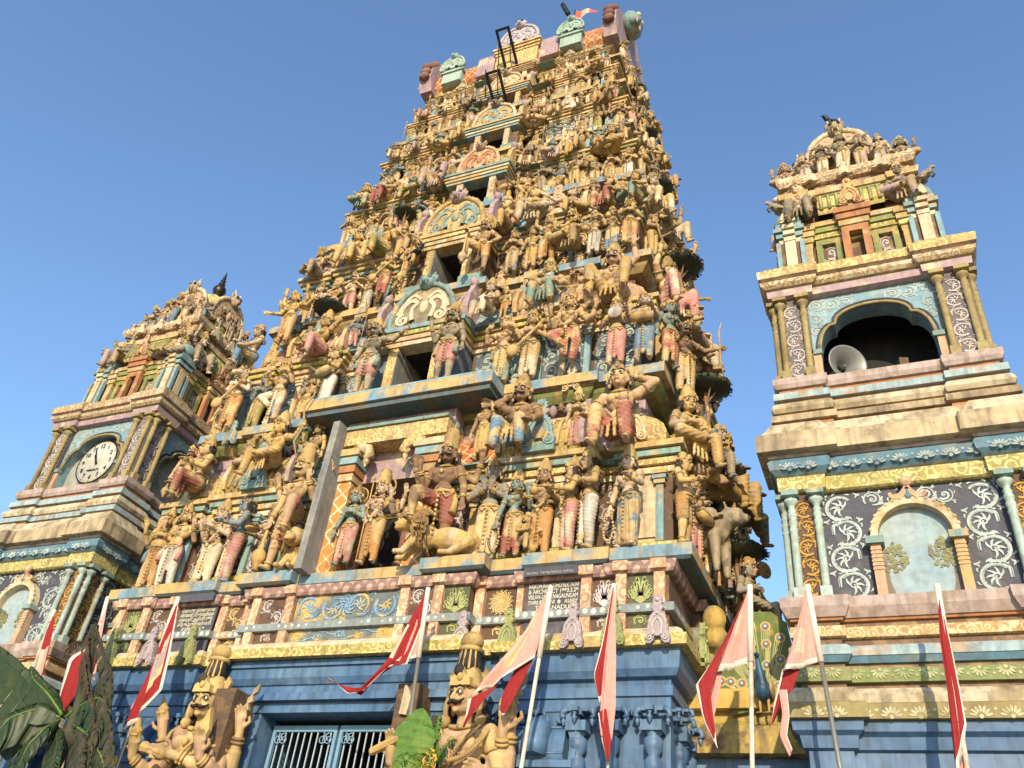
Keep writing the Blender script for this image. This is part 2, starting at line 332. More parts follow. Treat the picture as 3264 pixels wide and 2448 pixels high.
LEG = dict(stand=(.50,[(-.065,-.012,.265),(-.07,.0,.045)],[(.065,-.012,.265),(.075,.0,.045)]), wide=(.49,[(-.11,-.02,.265),(-.125,.0,.045)],[(.11,-.02,.265),(.125,.0,.045)]),
    walk=(.49,[(-.07,-.06,.27),(-.075,-.05,.045)],[(.065,.01,.26),(.07,.06,.05)]), lift=(.50,[(-.17,-.17,.50),(-.17,-.15,.27)],[(.07,.0,.265),(.08,.0,.045)]), lift2=(.50,[(-.08,.0,.265),(-.10,.0,.045)],[(.16,-.17,.52),(.14,-.16,.27)]),
    hang=(.27,[(-.10,-.22,.285),(-.11,-.23,.045)],[(.10,-.22,.285),(.12,-.22,.045)]), one=(.27,[(-.21,-.13,.29),(-.0,-.20,.26)],[(.10,-.22,.285),(.11,-.23,.045)]), one2=(.27,[(-.10,-.22,.285),(-.11,-.23,.045)],[(.21,-.13,.29),(.0,-.20,.26)]),
    squat=(.16,[(-.17,-.17,.35),(-.16,-.20,.045)],[(.17,-.17,.35),(.16,-.20,.045)]), cross=(.075,[(-.21,-.13,.085),(.05,-.20,.06)],[(.21,-.13,.085),(-.05,-.18,.075)]), dance=(.46,[(-.17,-.10,.36),(-.02,-.08,.22)],[(.12,-.06,.25),(.07,.0,.045)]), kneel=(.27,[(-.10,-.20,.27),(-.10,-.20,.045)],[(.08,-.17,.06),(.09,.05,.045)]))
def hand(mb, w, d, k=1., side=1, curl=.35):
    # palm, four unequal fingers and a thumb
    w = Vector(w); d = Vector(d).normalized(); a = d.cross(Vector((0,1,.2)));
    if a.length < .2: a = d.cross(Vector((1,0,0)))
    a.normalize(); n = a.cross(d); n = n if n.y < 0 else -n; p = w+d*.038*k
    mb.cap(w, .019*k, p+d*.012*k, .026*k, 8)
    for j,(o,l) in enumerate(((-.023,.040),(-.008,.050),(.008,.047),(.023,.036))):
        b = p+d*.024*k+a*o*k; m = b+(d*.55+n*curl*.3)*l*k; mb.cap(b, .0085*k, m, .008*k, 6); mb.cap(m, .008*k, m+(d*.5+n*curl)*l*k*.8, .006*k, 6)
    b = p+a*side*.024*k-d*.01*k; m = b+(a*side*.8+d*.5)*.026*k; mb.cap(b,.010*k,m,.0085*k,6); mb.cap(m,.0085*k,m+(d*.8+a*side*.1+n*.3)*.02*k,.007*k,6)
def face(mb, c, k=1., big=1., moust=False, rot=0., lips=True):
    # painted eyes (0 white, 1 black, 2 red)
    T = lambda x,y,z: tuple(Vector(c)+Matrix.Rotation(rot,3,'Z')@Vector((x*k,y*k,z*k)))
    for s in (-1,1):
        R = Matrix.Rotation(rot+s*-.28,3,'Z')
        mb.ell(T(s*.024,-.0605,.006),(.0145*k*big,.006*k,.0085*k*big),10,6,0,R); mb.ell(T(s*.0235,-.0645,.006),(.0078*k*big,.004*k,.0078*k*big),8,5,1)
        mb.tube([T(s*.009,-.066,.006),T(s*.024,-.0645,.0165),T(s*.040,-.056,.006)],.0022*k,4,1)
        mb.tube([T(s*.008,-.068,.024),T(s*.024,-.066,.033),T(s*.045,-.055,.022)],[.0022*k,.0032*k,.0015*k],5,1)
    mb.ell(T(0,-.0655,-.043),(.017*k,.007*k,.0055*k),8,5,2); mb.ell(T(0,-.066,.040),(.005*k,.004*k,.007*k),6,4,2)
    if moust:
        for s in (-1,1): mb.tube([T(0,-.073,-.031),T(s*.018,-.072,-.035),T(s*.034,-.062,-.032),T(s*.045,-.05,-.018)],[.008*k,.0085*k,.006*k,.002*k],6,1)
def head(mb, c, k=1., kind='human', rot=0.):
    R = Matrix.Rotation(rot,3,'Z'); T = lambda x,y,z: tuple(Vector(c)+R@Vector((x*k,y*k,z*k)))
    mb.ell(T(0,.004,.012),(.056*k,.064*k,.064*k),14,10,None,R); mb.ell(T(0,-.014,-.030),(.046*k,.048*k,.043*k),12,8,None,R)
    if kind == 'human':
        mb.ell(T(0,-.048,-.056),(.018*k,.016*k,.014*k),8,6,None,R); mb.cap(T(0,-.060,.016),.0065*k,T(0,-.076,-.018),.0105*k,6)
        for s in (-1,1):
            mb.ell(T(s*.010,-.066,-.021),(.007*k,.008*k,.006*k),6,4); mb.ell(T(s*.028,-.044,-.024),(.016*k,.016*k,.016*k),8,6)
            mb.ell(T(s*.058,.004,-.008),(.010*k,.018*k,.028*k),8,6,None,R); mb.cap(T(s*.012,-.060,.024),.007*k,T(s*.036,-.052,.024),.006*k,6)
        mb.ell(T(0,-.062,-.042),(.017*k,.009*k,.009*k),8,5)
    elif kind == 'ele':
        pts = [T(0,-.06,-.01),T(0,-.09,-.06),T(.0,-.10,-.12),T(-.02,-.10,-.17),T(-.05,-.11,-.19)]
        for i in range(4): mb.cap(pts[i],(.034-.005*i)*k,pts[i+1],(.029-.005*i)*k,8)
        for s in (-1,1): mb.ell(T(s*.085,.01,-.0),(.045*k,.014*k,.06*k),10,6,None,R); mb.cap(T(s*.035,-.07,-.05),.009*k,T(s*.04,-.11,-.06),.005*k,6)
    elif kind == 'horse':
        mb.cap(T(0,-.03,.01),.05*k,T(0,-.13,-.06),.03*k,10); mb.ell(T(0,-.14,-.065),(.032*k,.03*k,.03*k),8,6)
        for s in (-1,1): mb.cap(T(s*.03,.02,.06),.014*k,T(s*.045,.03,.12),.004*k,6)
PROTO = {}; PJ = {}; GCACHE = {}
def proto(legs='stand', L='down', R='down', sex='m', garb='dhoti', crown='mukut', extra=(), moust=False, prop=None, hd='human', fat=0., turn=0., sway=.02, vox=.0085, halo=False, garland=False, hk=1.2, key=None):
    K = (vox,legs,L,R,sex,garb,crown,tuple(extra),moust,prop,hd,fat,turn,sway,halo,garland)
    if K in PROTO: return PROTO[K]
    hz, lr, ll = LEG[legs]; st = hz > .4; B = MB(); sx = sway if st else 0
    hip = Vector((sx,0,hz)); ch = hip+Vector((-sx*1.2,-.0,.215)); nk = hip+Vector((-sx*.8,.005,.345)); hc = Vector((nk.x+sx*.3,-.012,nk.z+.082)); kx = max(1,hk/1.2)
    f = 1+fat
    B.ell(hip+Vector((0,0,.02)),(.092,.066*f,.06),14,8); B.ell(hip+Vector((-sx*.4,-.012*f,.085)),((.072 if sex == 'f' else .082)*f,.058*f*(1+fat),.062*(1+fat*.5)),14,8)
    B.ell(ch,(.100 if sex == 'f' else .112,.066,.080),14,9); B.ell(ch+Vector((0,.008,.062)),(.115 if sex == 'f' else .128,.05,.04),14,8); B.cap(nk-Vector((0,0,.03)),.036,hc-Vector((0,-.01,.03)),.032,10)
    for s in (-1,1):
        if sex == 'f': B.ell(ch+Vector((s*.045,-.056,.012)),(.040,.040,.040),12,8)
        else: B.ell(ch+Vector((s*.048,-.046,.022)),(.050,.028,.036),12,8)
    head(B, hc, hk, hd, turn)
    joints = {}
    for s,lg in ((-1,lr),(1,ll)):
        h = hip+Vector((s*.052,0,-.01)); kn = Vector(lg[0])+Vector((sx*.5 if st else 0,0,0)); an = Vector(lg[1])
        B.cap(h,.066,kn,.048,12); B.cap(kn,.049,an+(kn-an)*.72,.049,12); B.cap(kn+(an-kn)*.28,.049,an,.029,12)
        ft = Vector((s*.25,-1,0)).normalized(); B.cap(an+Vector((0,.012,-.02)),.024,an+ft*.055+Vector((0,0,-.026)),.020,8)
        for t in range(5): B.ell(an+ft*(.078-.004*t*1)+Vector((s*(-.016+.009*t),0,-.032)),(.0075,.012,.008),6,4)
        joints['leg',s] = (h,kn,an)
    arms = [(-1,R,0),(1,L,0)]+[(s,p,1) for s,p in extra]
    for n,(s,p,bk) in enumerate(arms):
        sh = hip+Vector((s*.122-sx*.9,.012+.02*bk,.285-.01*bk)); e,w = ARM[p]; e = sh+Vector((s*e[0],e[1],e[2])); w = sh+Vector((s*w[0],w[1],w[2]))
        B.ell(sh,(.045,.042,.045),10,7); B.cap(sh,.043,e,.034,10); B.cap(e,.035,e+(w-e)*.5,.033,10); B.cap(e+(w-e)*.3,.033,w,.021,10)
        d = HAND[p]; hand(B, w, (s*d[0],d[1],d[2]), 1.15, -s if p in ('bless','back','up','prayer') else -s); joints['arm',n] = (sh,e,w,s,p)
    body = remesh(B, vox, 1)
    F = MB(); face(F, hc, hk, .95, moust, turn)
    # garment
    G = MB(); q = .009
    G.ell(hip+Vector((0,0,.015)),(.092+q,.066*f+q,.062),14,8)
    for s in (-1,1):
        h,kn,an = joints['leg',s]
        if garb == 'shorts': m = h+(kn-h)*.85; G.cap(h,.066+q,m,.056+q,12)
        else:
            G.cap(h,.066+q,kn,.046+q,12); e = kn+(an-kn)*.88; G.cap(kn,.047+q,e,.034+q,12)
            if st and garb == 'sari':
                for t in (0,.35,.7,1): p = h+(e-h)*t; G.cap(Vector((sx*.5,p.y,p.z)),.07,Vector((p.x*.8,p.y,p.z)),.06,10)
    if garb != 'shorts':
        if st: G.cap(hip+Vector((0,-.07,-.02)),.022,Vector((sx*.4,-.065,.08)),.028,8)
        elif legs != 'cross':
            k1 = (joints['leg',-1][1]+joints['leg',1][1])/2
            for t in (-.05,-.017,.017,.05): G.cap(hip+Vector((t,-.05,.0)),.018,Vector((t*1.1,k1.y*.75,max(.04,hz-.03))),.016,6); G.cap(Vector((t*1.1,k1.y*.75,max(.04,hz-.03))),.016,Vector((t*1.5,k1.y*.78,max(.03,hz-.17))),.014,6)
    gf = (lambda c: .0075*np.maximum(0,np.sin(c[:,2]*170+np.abs(c[:,0])*80))**4) if garb != 'sari' else (lambda c: .0050*np.sin(np.arctan2(c[:,0]-sx*.4,-c[:,1]+.02)*17+c[:,2]*10))
    gk = (legs,garb,fat,sx); garm = GCACHE.get(gk) or remesh(G, .011, 1, gf); GCACHE[gk] = garm
    # gold: belt, chain, necklaces, armlets
    J = MB(); hb = hip+Vector((0,0,.045))
    def loop(c, rx, ry, dz, r, n=22, bead=0):
        pts = [Vector((c[0]+rx*math.sin(2*PI*i/n), c[1]-ry*math.cos(2*PI*i/n), c[2]-dz*max(0,math.cos(2*PI*i/n))**1.3)) for i in range(n+1)]
        if bead:
            for p in pts[:-1]: J.ell(p, r, 6, 4)
        else: J.tube(pts, r, 6)
    loop(hb,.100,.074*f+.004,0,.013); loop(hb-Vector((0,0,.022)),.104,.078*f+.004,.015,.007,30,1)
    loop(nk-Vector((0,0,.028)),.058,.052,.018,.010); loop(nk-Vector((0,-.012,.03)),.082,.088,.075,.009,26,1); loop(nk-Vector((0,-.02,.02)),.075,.100,.15,.006,30,1)
    J.ell(ch+Vector((0,-.075,.02)),(.018,.012,.022),8,6); J.ell(hb+Vector((0,-.08*f,0)),(.026,.014,.022),8,6)
    if st:
        for t in range(9): J.ell((sx*.7,-.096,hz-.02-.042*t),(.014,.012,.015),6,4)
        for s in (-1,1):
            J.tube([hb+Vector((s*.02,-.08,-.01)),hb+Vector((s*.06,-.085,-.07)),hb+Vector((s*.095,-.05,-.02))],.007,5)
    for k,v in joints.items():
        if k[0] == 'arm':
            sh,e,w = v[:3]
            for a,b,t,r in ((sh,e,.45,.040),(e,w,.88,.025),(e,w,.78,.026)):
                d = (b-a).normalized(); x = d.orthogonal().normalized(); y = d.cross(x); c = a+(b-a)*t; J.tube([c+(x*math.cos(2*PI*i/10)+y*math.sin(2*PI*i/10))*r for i in range(11)],.008,5)
        else:
            h,kn,an = v; d = (an-kn).normalized(); x = d.orthogonal().normalized(); y = d.cross(x); c = kn+(an-kn)*.93; J.tube([c+(x*math.cos(2*PI*i/10)+y*math.sin(2*PI*i/10))*.032 for i in range(11)],.009,5)
    for s in (-1,1): J.ell(hc+Matrix.Rotation(turn,3,'Z')@Vector((s*.066,0,-.045))*hk,(.014,.014,.02),7,5)
    # hair
    A = MB(); A.ell(hc+Vector((0,.018,.022)),(.066,.062,.068),12,8)
    if hd == 'human':
        for s in (-1,1):
            for t in range(3): A.cap(hc+Vector((s*(.058+.006*t),.03-.012*t,-.0)),.022,hc+Vector((s*(.088+.012*t),.035-.01*t,-.10)),.014,7)
        A.cap(hc+Vector((0,.05,0)),.05,hc+Vector((0,.06,-.11)),.04,8)
    A.xform(lambda p: hc+(p-hc)*kx)
    # crown
    C = MB(); c = tuple(hc+Vector((0,.012,.034)))
    if crown == 'mukut': pr = [(.072,-.0),(.078,.02),(.070,.03),(.074,.045),(.064,.058),(.070,.075),(.060,.088),(.063,.105),(.052,.118),(.054,.135),(.042,.148),(.044,.16),(.026,.172),(.030,.185),(.012,.196),(.0,.215)]
    elif crown == 'tall': pr = [(.074,0),(.080,.018),(.072,.03),(.070,.06),(.068,.10),(.070,.13),(.074,.15),(.064,.16),(.056,.185),(.062,.20),(.050,.22),(.02,.235),(0,.25)]
    elif crown == 'cone': pr = [(.072,0),(.076,.02),(.068,.032),(.060,.05),(.062,.058),(.050,.075),(.052,.083),(.040,.10),(.042,.108),(.03,.125),(.02,.15),(0,.18)]
    elif crown == 'bun': pr = [(.068,0),(.072,.02),(.066,.03),(.05,.04),(.036,.05),(.048,.07),(.05,.09),(.034,.11),(0,.12)]
    else: pr = [(.068,-.002),(.074,.012),(.068,.028),(.05,.035),(0,.04)]
    C.lathe(pr, c, 14)
    C.plate([(c[0]+x,c[2]+z) for x,z in ((-.05,.0),(.05,.0),(.045,.035),(.02,.05),(0,.085),(-.02,.05),(-.045,.035))],c[1]-.086,c[1]-.055); C.ell((c[0],c[1]-.088,c[2]+.035),(.016,.01,.018),8,5)
    for k in range(12): C.ell((c[0]+.074*math.cos(k*PI/6),c[1]+.074*math.sin(k*PI/6),c[2]+.012),.012,5,4)
    if halo: C.tube([(c[0]+.125*math.cos(t),c[1]+.05,c[2]+.02+.125*math.sin(t)) for t in [2*PI*i/20 for i in range(21)]],.012,6)
    for s in (-1,1): C.ell((c[0]+s*.082,c[1]+.0,c[2]+.0),(.022,.012,.03),7,5)
    C.xform(lambda p: hc+(p-hc)*kx)
    parts = [('body',body,['skin']),('face_paint',F,['eyewhite','eyeblack','lip']),('garment',garm,['cloth']),('jewellery',J,['gold']),('hair',A,['hair']),('crown',C,['crown'])]
    if garland:
        Q = MB(); n = 34
        for i in range(n):
            t = 2*PI*i/n; cc = max(0,math.cos(t)); p = Vector((nk.x+(.075+.02*cc)*math.sin(t)*(1+.25*max(0,math.cos(t/1))), .02-.132*(math.cos(t)*.5+.5)**.7, nk.z-.03-.30*cc**.8))
            for j in range(3): Q.ell(p+Vector((rnd.uniform(-.008,.008),rnd.uniform(-.006,.006),rnd.uniform(-.008,.008))),.013,5,4,j%2)
        Q.ell((nk.x,-.10,nk.z-.36),(.022,.02,.03),7,5,1); parts.append(('flower_garland',Q,['flower','flower2']))
    if prop:
        Q = MB(); A0 = joints['arm',0]; A1 = joints['arm',1]; wr = A0[2]+Vector((A0[3]*HAND[A0[4]][0],HAND[A0[4]][1],HAND[A0[4]][2])).normalized()*.05; wl = A1[2]+Vector((A1[3]*HAND[A1[4]][0],HAND[A1[4]][1],HAND[A1[4]][2])).normalized()*.05
        if prop == 'mace':
            b = Vector((wr.x,wr.y-.01,.05)); Q.cap(b+Vector((0,0,.12)),.018,wr+Vector((0,0,.08)),.014,8); Q.lathe([(.03,-.05),(.02,-.01),(.05,.02),(.066,.06),(.055,.11),(.02,.15),(.03,.16),(.018,.18)],b,12)
        elif prop == 'spear': Q.tube([(wr.x,wr.y-.01,.02),(wr.x,wr.y-.01,1.05)],.008,6); Q.lathe([(.01,0),(.022,.03),(.012,.07),(0,.1)],(wr.x,wr.y-.01,1.03),6)
        elif prop == 'sword': Q.cap(wr,.012,wr+Vector((0,0,.06)),.012,6); Q.plate([(wr.x-.014,wr.z+.05),(wr.x+.014,wr.z+.05),(wr.x+.02,wr.z+.32),(wr.x,wr.z+.4),(wr.x-.016,wr.z+.32)],wr.y-.006,wr.y+.006); Q.box(wr.x-.04,wr.x+.04,wr.y-.012,wr.y+.012,wr.z+.04,wr.z+.055)
        elif prop == 'tray': p = (wr+wl)/2; Q.lathe([(.0,-.012),(.08,-.01),(.10,.01),(.095,.012),(.07,.0),(0,.0)],p,14); Q.lathe([(.05,0),(.045,.03),(.02,.05),(.015,.08),(0,.1)],p,10)
        elif prop == 'drum': p = hip+Vector((0,-.14,.06)); Q.xform(lambda v: v); k = len(Q.v); Q.lathe([(0,-.14),(.05,-.14),(.07,-.05),(.07,.05),(.05,.14),(0,.14)],(0,0,0),12); Q.xform(lambda v: p+Vector((v.z,v.y,v.x*1)),k)
        elif prop == 'tamb': Q.lathe([(0,-.015),(.09,-.015),(.095,0),(.09,.015),(0,.015)],(0,0,0),16); c0 = wr+Vector((.05,-.02,.04)); Q.xform(lambda v: c0+Vector((v.x,v.z,v.y)))
        elif prop == 'veena':
            a = Vector((.16,-.13,hz-.12)); b = Vector((-.20,-.11,hz+.30)); a,b = Vector((-a.x,a.y,a.z)),Vector((-b.x,b.y,b.z)); Q.cap(a,.02,b,.018,8); Q.ell(a,(.085,.05,.09),12,8); Q.ell(a+(b-a)*.85+Vector((0,.03,0)),.045,8,6)
        elif prop == 'flute': p = hc+Vector((0,-.075,-.05)); Q.tube([p+Vector((.03,0,0)),p+Vector((-.28,-.03,-.02))],.009,6)
        elif prop == 'shield': Q.lathe([(0,-.03),(.05,-.026),(.10,-.008),(.105,.0),(.1,.01),(0,.005)],(0,0,0),16); c0 = wl+Vector((0,-.03,0)); Q.xform(lambda v: c0+Vector((v.x,v.z,v.y)))
        elif prop == 'bow': Q.tube([(wl.x+.04,wl.y,wl.z-.42),(wl.x-.03,wl.y-.04,wl.z-.22),(wl.x,wl.y,wl.z),(wl.x-.03,wl.y-.04,wl.z+.22),(wl.x+.04,wl.y,wl.z+.42)],[.006,.011,.013,.011,.006],6)
        elif prop == 'wreath':
            for i in range(26):
                t = 2*PI*i/26
                for j in range(3): Q.ell((wr.x+.055*math.sin(t)*(1.15 if math.cos(t) > 0 else .9)+rnd.uniform(-.008,.008),wr.y-.01,wr.z-.16-.165*math.cos(t)+rnd.uniform(-.008,.008)),.014,5,4,j%2)
        elif prop == 'pot': Q.lathe([(.02,-.05),(.05,-.02),(.055,.01),(.02,.04),(.035,.06)],(wr+wl)/2,10)
        elif prop == 'sash':
            for s in (-1,1): Q.tube([hip+Vector((s*.10,-.02,.04)),hip+Vector((s*.13,-.04,-.05)),hip+Vector((s*.12,-.05,-.16))],[.018,.025,.034],6)
            Q.ell(hip+Vector((.09,-.05,.04)),(.03,.022,.03),8,5)
        parts.append(({'tamb':'tambourine','veena':'lute','tray':'offering_tray','wreath':'flower_wreath'}.get(prop,prop),Q,['flower','flower2'] if prop == 'wreath' else ['cloth2'] if prop == 'sash' else ['prop']))
    P = [(n,m.mesh(n,[None]*len(s)) if isinstance(m,MB) else m,s) for n,m,s in parts]
    for n,m,s in P:
        if not len(m.materials):
            for k in s: m.materials.append(None)
    PROTO[K] = P; PJ[K] = joints; return P
def spaint(n, c, under=(.60,.42,.19), amt=.50, d=.6, pat=None): return paint(n, c, under, amt, 3.4, d, .72, .3, soft=.03, var=.16, grime=(.10,.07,.045), pat=pat, pc=(.58,.40,.17))
SKIN = dict(ochre=spaint('ochre_limewash',(.54,.38,.21),(.60,.41,.16),.5), tan=spaint('tan_limewash',(.52,.33,.19)), pale=spaint('pale_skin_paint',(.66,.49,.33),amt=.28), grey=spaint('ash_grey_paint',(.30,.26,.20),(.50,.30,.09),.30), green=spaint('sea_green_skin',(.26,.34,.28),amt=.22), blue=spaint('blue_grey_skin',(.22,.28,.31),amt=.22), gold=spaint('deep_ochre',(.58,.38,.13),(.56,.41,.24),.4), stone=spaint('weathered_stone',(.42,.34,.22),(.2,.17,.12),.38,.6), brown=spaint('brown_skin_paint',(.32,.19,.10),amt=.3))
CLOTH = dict(ochre=SKIN['gold'], red=spaint('red_cloth_paint',(.40,.12,.09),amt=0.46,pat='wrap'), pink=spaint('pink_cloth_paint',(.58,.27,.23),(.66,.52,.36),.4,.5,pat='wrap'), blue=spaint('blue_cloth_paint',(.14,.24,.33),amt=0.47,pat='wrap'), green=spaint('green_cloth_paint',(.22,.33,.26),amt=0.47,pat='wrap'), cream=spaint('cream_cloth_paint',(.70,.58,.40),amt=0.43,pat='wrap'), orange=spaint('orange_cloth_paint',(.55,.28,.09),amt=0.46,pat='wrap'), stone=SKIN['stone'], white=spaint('white_cloth_paint',(.72,.66,.56),amt=0.36,pat='wrap'), olive=spaint('olive_cloth_paint',(.34,.32,.10),amt=0.51,pat='wrap'), mauve=spaint('mauve_cloth_paint',(.45,.33,.32),amt=0.46,pat='wrap'))
GOLD = spaint('gold_ochre',(.56,.38,.14),(.30,.2,.08),.35,.6); HAIR = spaint('dark_hair_paint',(.035,.028,.022),(.30,.19,.07),.22)
FIXED = dict(eyewhite=flat('eye_white',(.62,.56,.45)), eyeblack=flat('eye_black',(.015,.012,.01)), lip=flat('lip_red',(.30,.06,.04)), gold=GOLD, hair=HAIR, crown=GOLD, flower=spaint('garland_pink',(.42,.20,.17)), flower2=spaint('garland_cream',(.60,.48,.25)))
STAT = []
def statue(loc, h, label, skin='ochre', cloth='ochre', rz=0., cloth2='blue', prop_m='ochre', group=None, name='statue', cat='statue', hair_m=None, crown_m=None, mir=False, pitch=0., **kw):
    P = proto(**kw); o = empty(name, loc, label, cat, group); o.rotation_euler = (pitch,0,rz); o.scale = (-h if mir else h, h, h)
    for n,me,sl in P:
        c = bpy.data.objects.new(n, me); COL.objects.link(c); c.parent = o
        for i,s in enumerate(sl):
            m = SKIN[skin] if s == 'skin' else CLOTH[cloth] if s == 'cloth' else CLOTH[cloth2] if s == 'cloth2' else (CLOTH.get(prop_m) or SKIN[prop_m]) if s == 'prop' else hair_m if (s == "hair" and hair_m) else crown_m if (s == "crown" and crown_m) else FIXED[s]
            c.material_slots[i].link = 'OBJECT'; c.material_slots[i].material = m
    STAT.append(o); return o
# ------------------------------------------------------------------ ornament
def ribbon(mb, pts, wd, y0, y1, mi=None):
    # flat raised ribbon in the (x, z) plane, front at y0
    if 3 <= len(pts) <= 9:                      # round the bends
        w0 = list(wd) if hasattr(wd,'__len__') else [wd]*len(pts); P = [pts[0]]+list(pts)+[pts[-1]]; q = []; ww = []
        for i in range(1,len(P)-2):
            for k in range(4):
                t = k/4; a,b,c,d = P[i-1:i+3]
                q.append(tuple(.5*((2*b[j])+(c[j]-a[j])*t+(2*a[j]-5*b[j]+4*c[j]-d[j])*t*t+(3*b[j]-a[j]-3*c[j]+d[j])*t**3) for j in (0,1))); ww.append(w0[i-1]*(1-t)+w0[i]*t)
        pts = q+[pts[-1]]; wd = ww+[w0[-1]]
    n = len(pts); A = []; B = []
    for i,p in enumerate(pts):
        a = pts[max(i-1,0)]; b = pts[min(i+1,n-1)]; dx, dz = b[0]-a[0], b[1]-a[1]; l = math.hypot(dx,dz) or 1
        w = wd[i] if hasattr(wd,'__len__') else wd
        A.append((p[0]-dz/l*w, p[1]+dx/l*w)); B.append((p[0]+dz/l*w, p[1]-dx/l*w))
    vs = []; fs = []
    for a,b in zip(A,B): vs += [(a[0],y1,a[1]),(a[0],y0,a[1]),(b[0],y0,b[1]),(b[0],y1,b[1])]
    for i in range(n-1):
        k = 4*i
        for j in range(3): fs.append((k+j, k+j+1, k+j+5, k+j+4))
    mb.add(vs, fs, mi)
def spiral(cx, cz, r, a0, turns, d, n=18, r1=.16):
    out = []
    for i in range(n+1):
        t = i/n; a = a0+d*turns*2*PI*t; q = r*(1-(1-r1)*t**.8)
        out.append((cx+q*math.cos(a), cz+q*math.sin(a)))
    return out
def disc(mb, cx, cz, r, y0, y1, mi=None, n=8):
    mb.plate([(cx+r*math.cos(2*PI*i/n), cz+r*math.sin(2*PI*i/n)) for i in range(n)], y0, y1, mi)
def leaf(mb, cx, cz, a, l, w, y0, y1, mi=None):
    c, s = math.cos(a), math.sin(a)
    q = [(0,0),(.35*l,-w),(.75*l,-.8*w),(l,.2*w),(.7*l,.9*w),(.3*l,.7*w)]
    mb.plate([(cx+x*c-z*s, cz+x*s+z*c) for x,z in q], y0, y1, mi)
def curl(mb, x, z, a, l, b, w, y0, y1, mi):
    # comma-shaped lobe: a bent tapering stroke with a round head
    P = [(x,z)]; q = a
    for k in range(5): q += b/5; P.append((P[-1][0]+l/5*math.cos(q), P[-1][1]+l/5*math.sin(q)))
    ribbon(mb, P, [w*.25,w*.5,w*.8,w,w*1.05,w*.9], y0, y1, mi); disc(mb, P[-1][0], P[-1][1], w*1.35, y0-.001, y1, mi, 7)
def scroll_panel(mb, x0, x1, z0, z1, y, mi=None, n=3, flip=1, t=.012, fine=1):
    # a climbing stem that swings left and right; each bend holds a volute packed with comma lobes and beads
    w = x1-x0; h = (z1-z0)/n; xc = (x0+x1)/2
    for i in range(n):
        d = flip if i%2 == 0 else -flip; cz = z0+h*(i+.5); r = min(h*.49, w*.45); cx = xc+d*(w*.5-r*1.03)*.8
        a0 = -PI/2-d*.6
        for off,ww in ((1.08,.035),(.99,.075),(.88,.03)) if fine else ((1.0,.11),):
            sp = [(cx+r*off*q*math.cos(a), cz+r*off*q*math.sin(a)) for a,q in [(a0+d*4.6*k/22, 1-.10*k/22) for k in range(23)]]
            ribbon(mb, sp, [r*ww*(1-.45*k/22) for k in range(23)], y-t, y, mi)
        if fine:
            for k in range(6):
                a = a0+d*(.5+k*.78); q = r*.70; curl(mb, cx+q*math.cos(a), cz+q*math.sin(a), a+PI-d*.9, r*.50, d*1.1, r*.075, y-t*.9, y, mi)
            for k in range(11): a = a0+d*(.15+k*.40); disc(mb, cx+r*.80*math.cos(a), cz+r*.80*math.sin(a), r*.042, y-t*.8, y, mi, 6)
            for k in range(5):
                a = a0+d*(.9+k*.8); q = r*1.12; curl(mb, cx+q*math.cos(a), cz+q*math.sin(a), a+d*.3, r*.30, d*1.4, r*.05, y-t*.9, y, mi)
            sp = spiral(cx, cz, r*.30, a0+PI, 1.1, d, 10); ribbon(mb, sp, r*.05, y-t, y, mi)
        else:
            sp = spiral(cx, cz, r*.72, a0+d*1.2, 1.25, d, 11); ribbon(mb, sp, [r*(.15-.08*k/len(sp)) for k in range(len(sp))], y-t, y, mi); disc(mb, cx, cz, r*.17, y-t, y, mi, 7)
            for k in range(4): a = a0+d*(.8+k*1.0); curl(mb, cx+r*1.05*math.cos(a), cz+r*1.05*math.sin(a), a+d*.4, r*.32, d*1.2, r*.07, y-t*.9, y, mi)
        if i < n-1:
            ex, ez = sp[0] if 0 else (cx+r*math.cos(a0), cz+r*math.sin(a0)); nx = xc-d*(w*.5-r*1.03)*.8
            for o,ww in ((0,.07),(r*.13,.03)) if fine else ((0,.1),): ribbon(mb, [(cx-d*r*.82-d*o,cz-r*.1),(cx-d*r*.80-d*o,cz+h*.28),(xc-d*w*.20,cz+h*.46),(nx-d*r*.1,cz+h-r*.98-o)], [r*ww*.6,r*ww,r*ww*1.2,r*ww], y-t*.95, y, mi)
        for sx in (-1,1): curl(mb, xc+sx*w*.44, cz+h*.36, PI/2, r*.38, -sx*1.3, r*.07, y-t*.8, y, mi); curl(mb, xc+sx*w*.40, cz+h*.60, -PI/2, r*.30, sx*1.3, r*.06, y-t*.8, y, mi)
def hscroll(mb, x0, x1, z0, z1, y, mi=None, n=4, t=.01, fine=0):
    k = MB(); scroll_panel(k, z0, z1, x0, x1, 0, 0, n, 1, t, fine)
    mb.merge(k, lambda p: (p.z, y+p.y, p.x), mi or 0)
def swirl_wheel(mb, cx, cz, r, y, mi=None, n=14):
    for k in range(n):
        a = 2*PI*k/n
        ribbon(mb, [(cx+r*q*math.cos(a+q*1.5), cz+r*q*math.sin(a+q*1.5)) for q in (.14,.4,.66,.9)], [r*.03,r*.06,r*.08,r*.03], y-.014, y, mi)
        disc(mb, cx+r*.96*math.cos(a+1.6), cz+r*.96*math.sin(a+1.6), r*.05, y-.012, y, mi, 6)
    disc(mb, cx, cz, r*.15, y-.02, y, mi, 10)
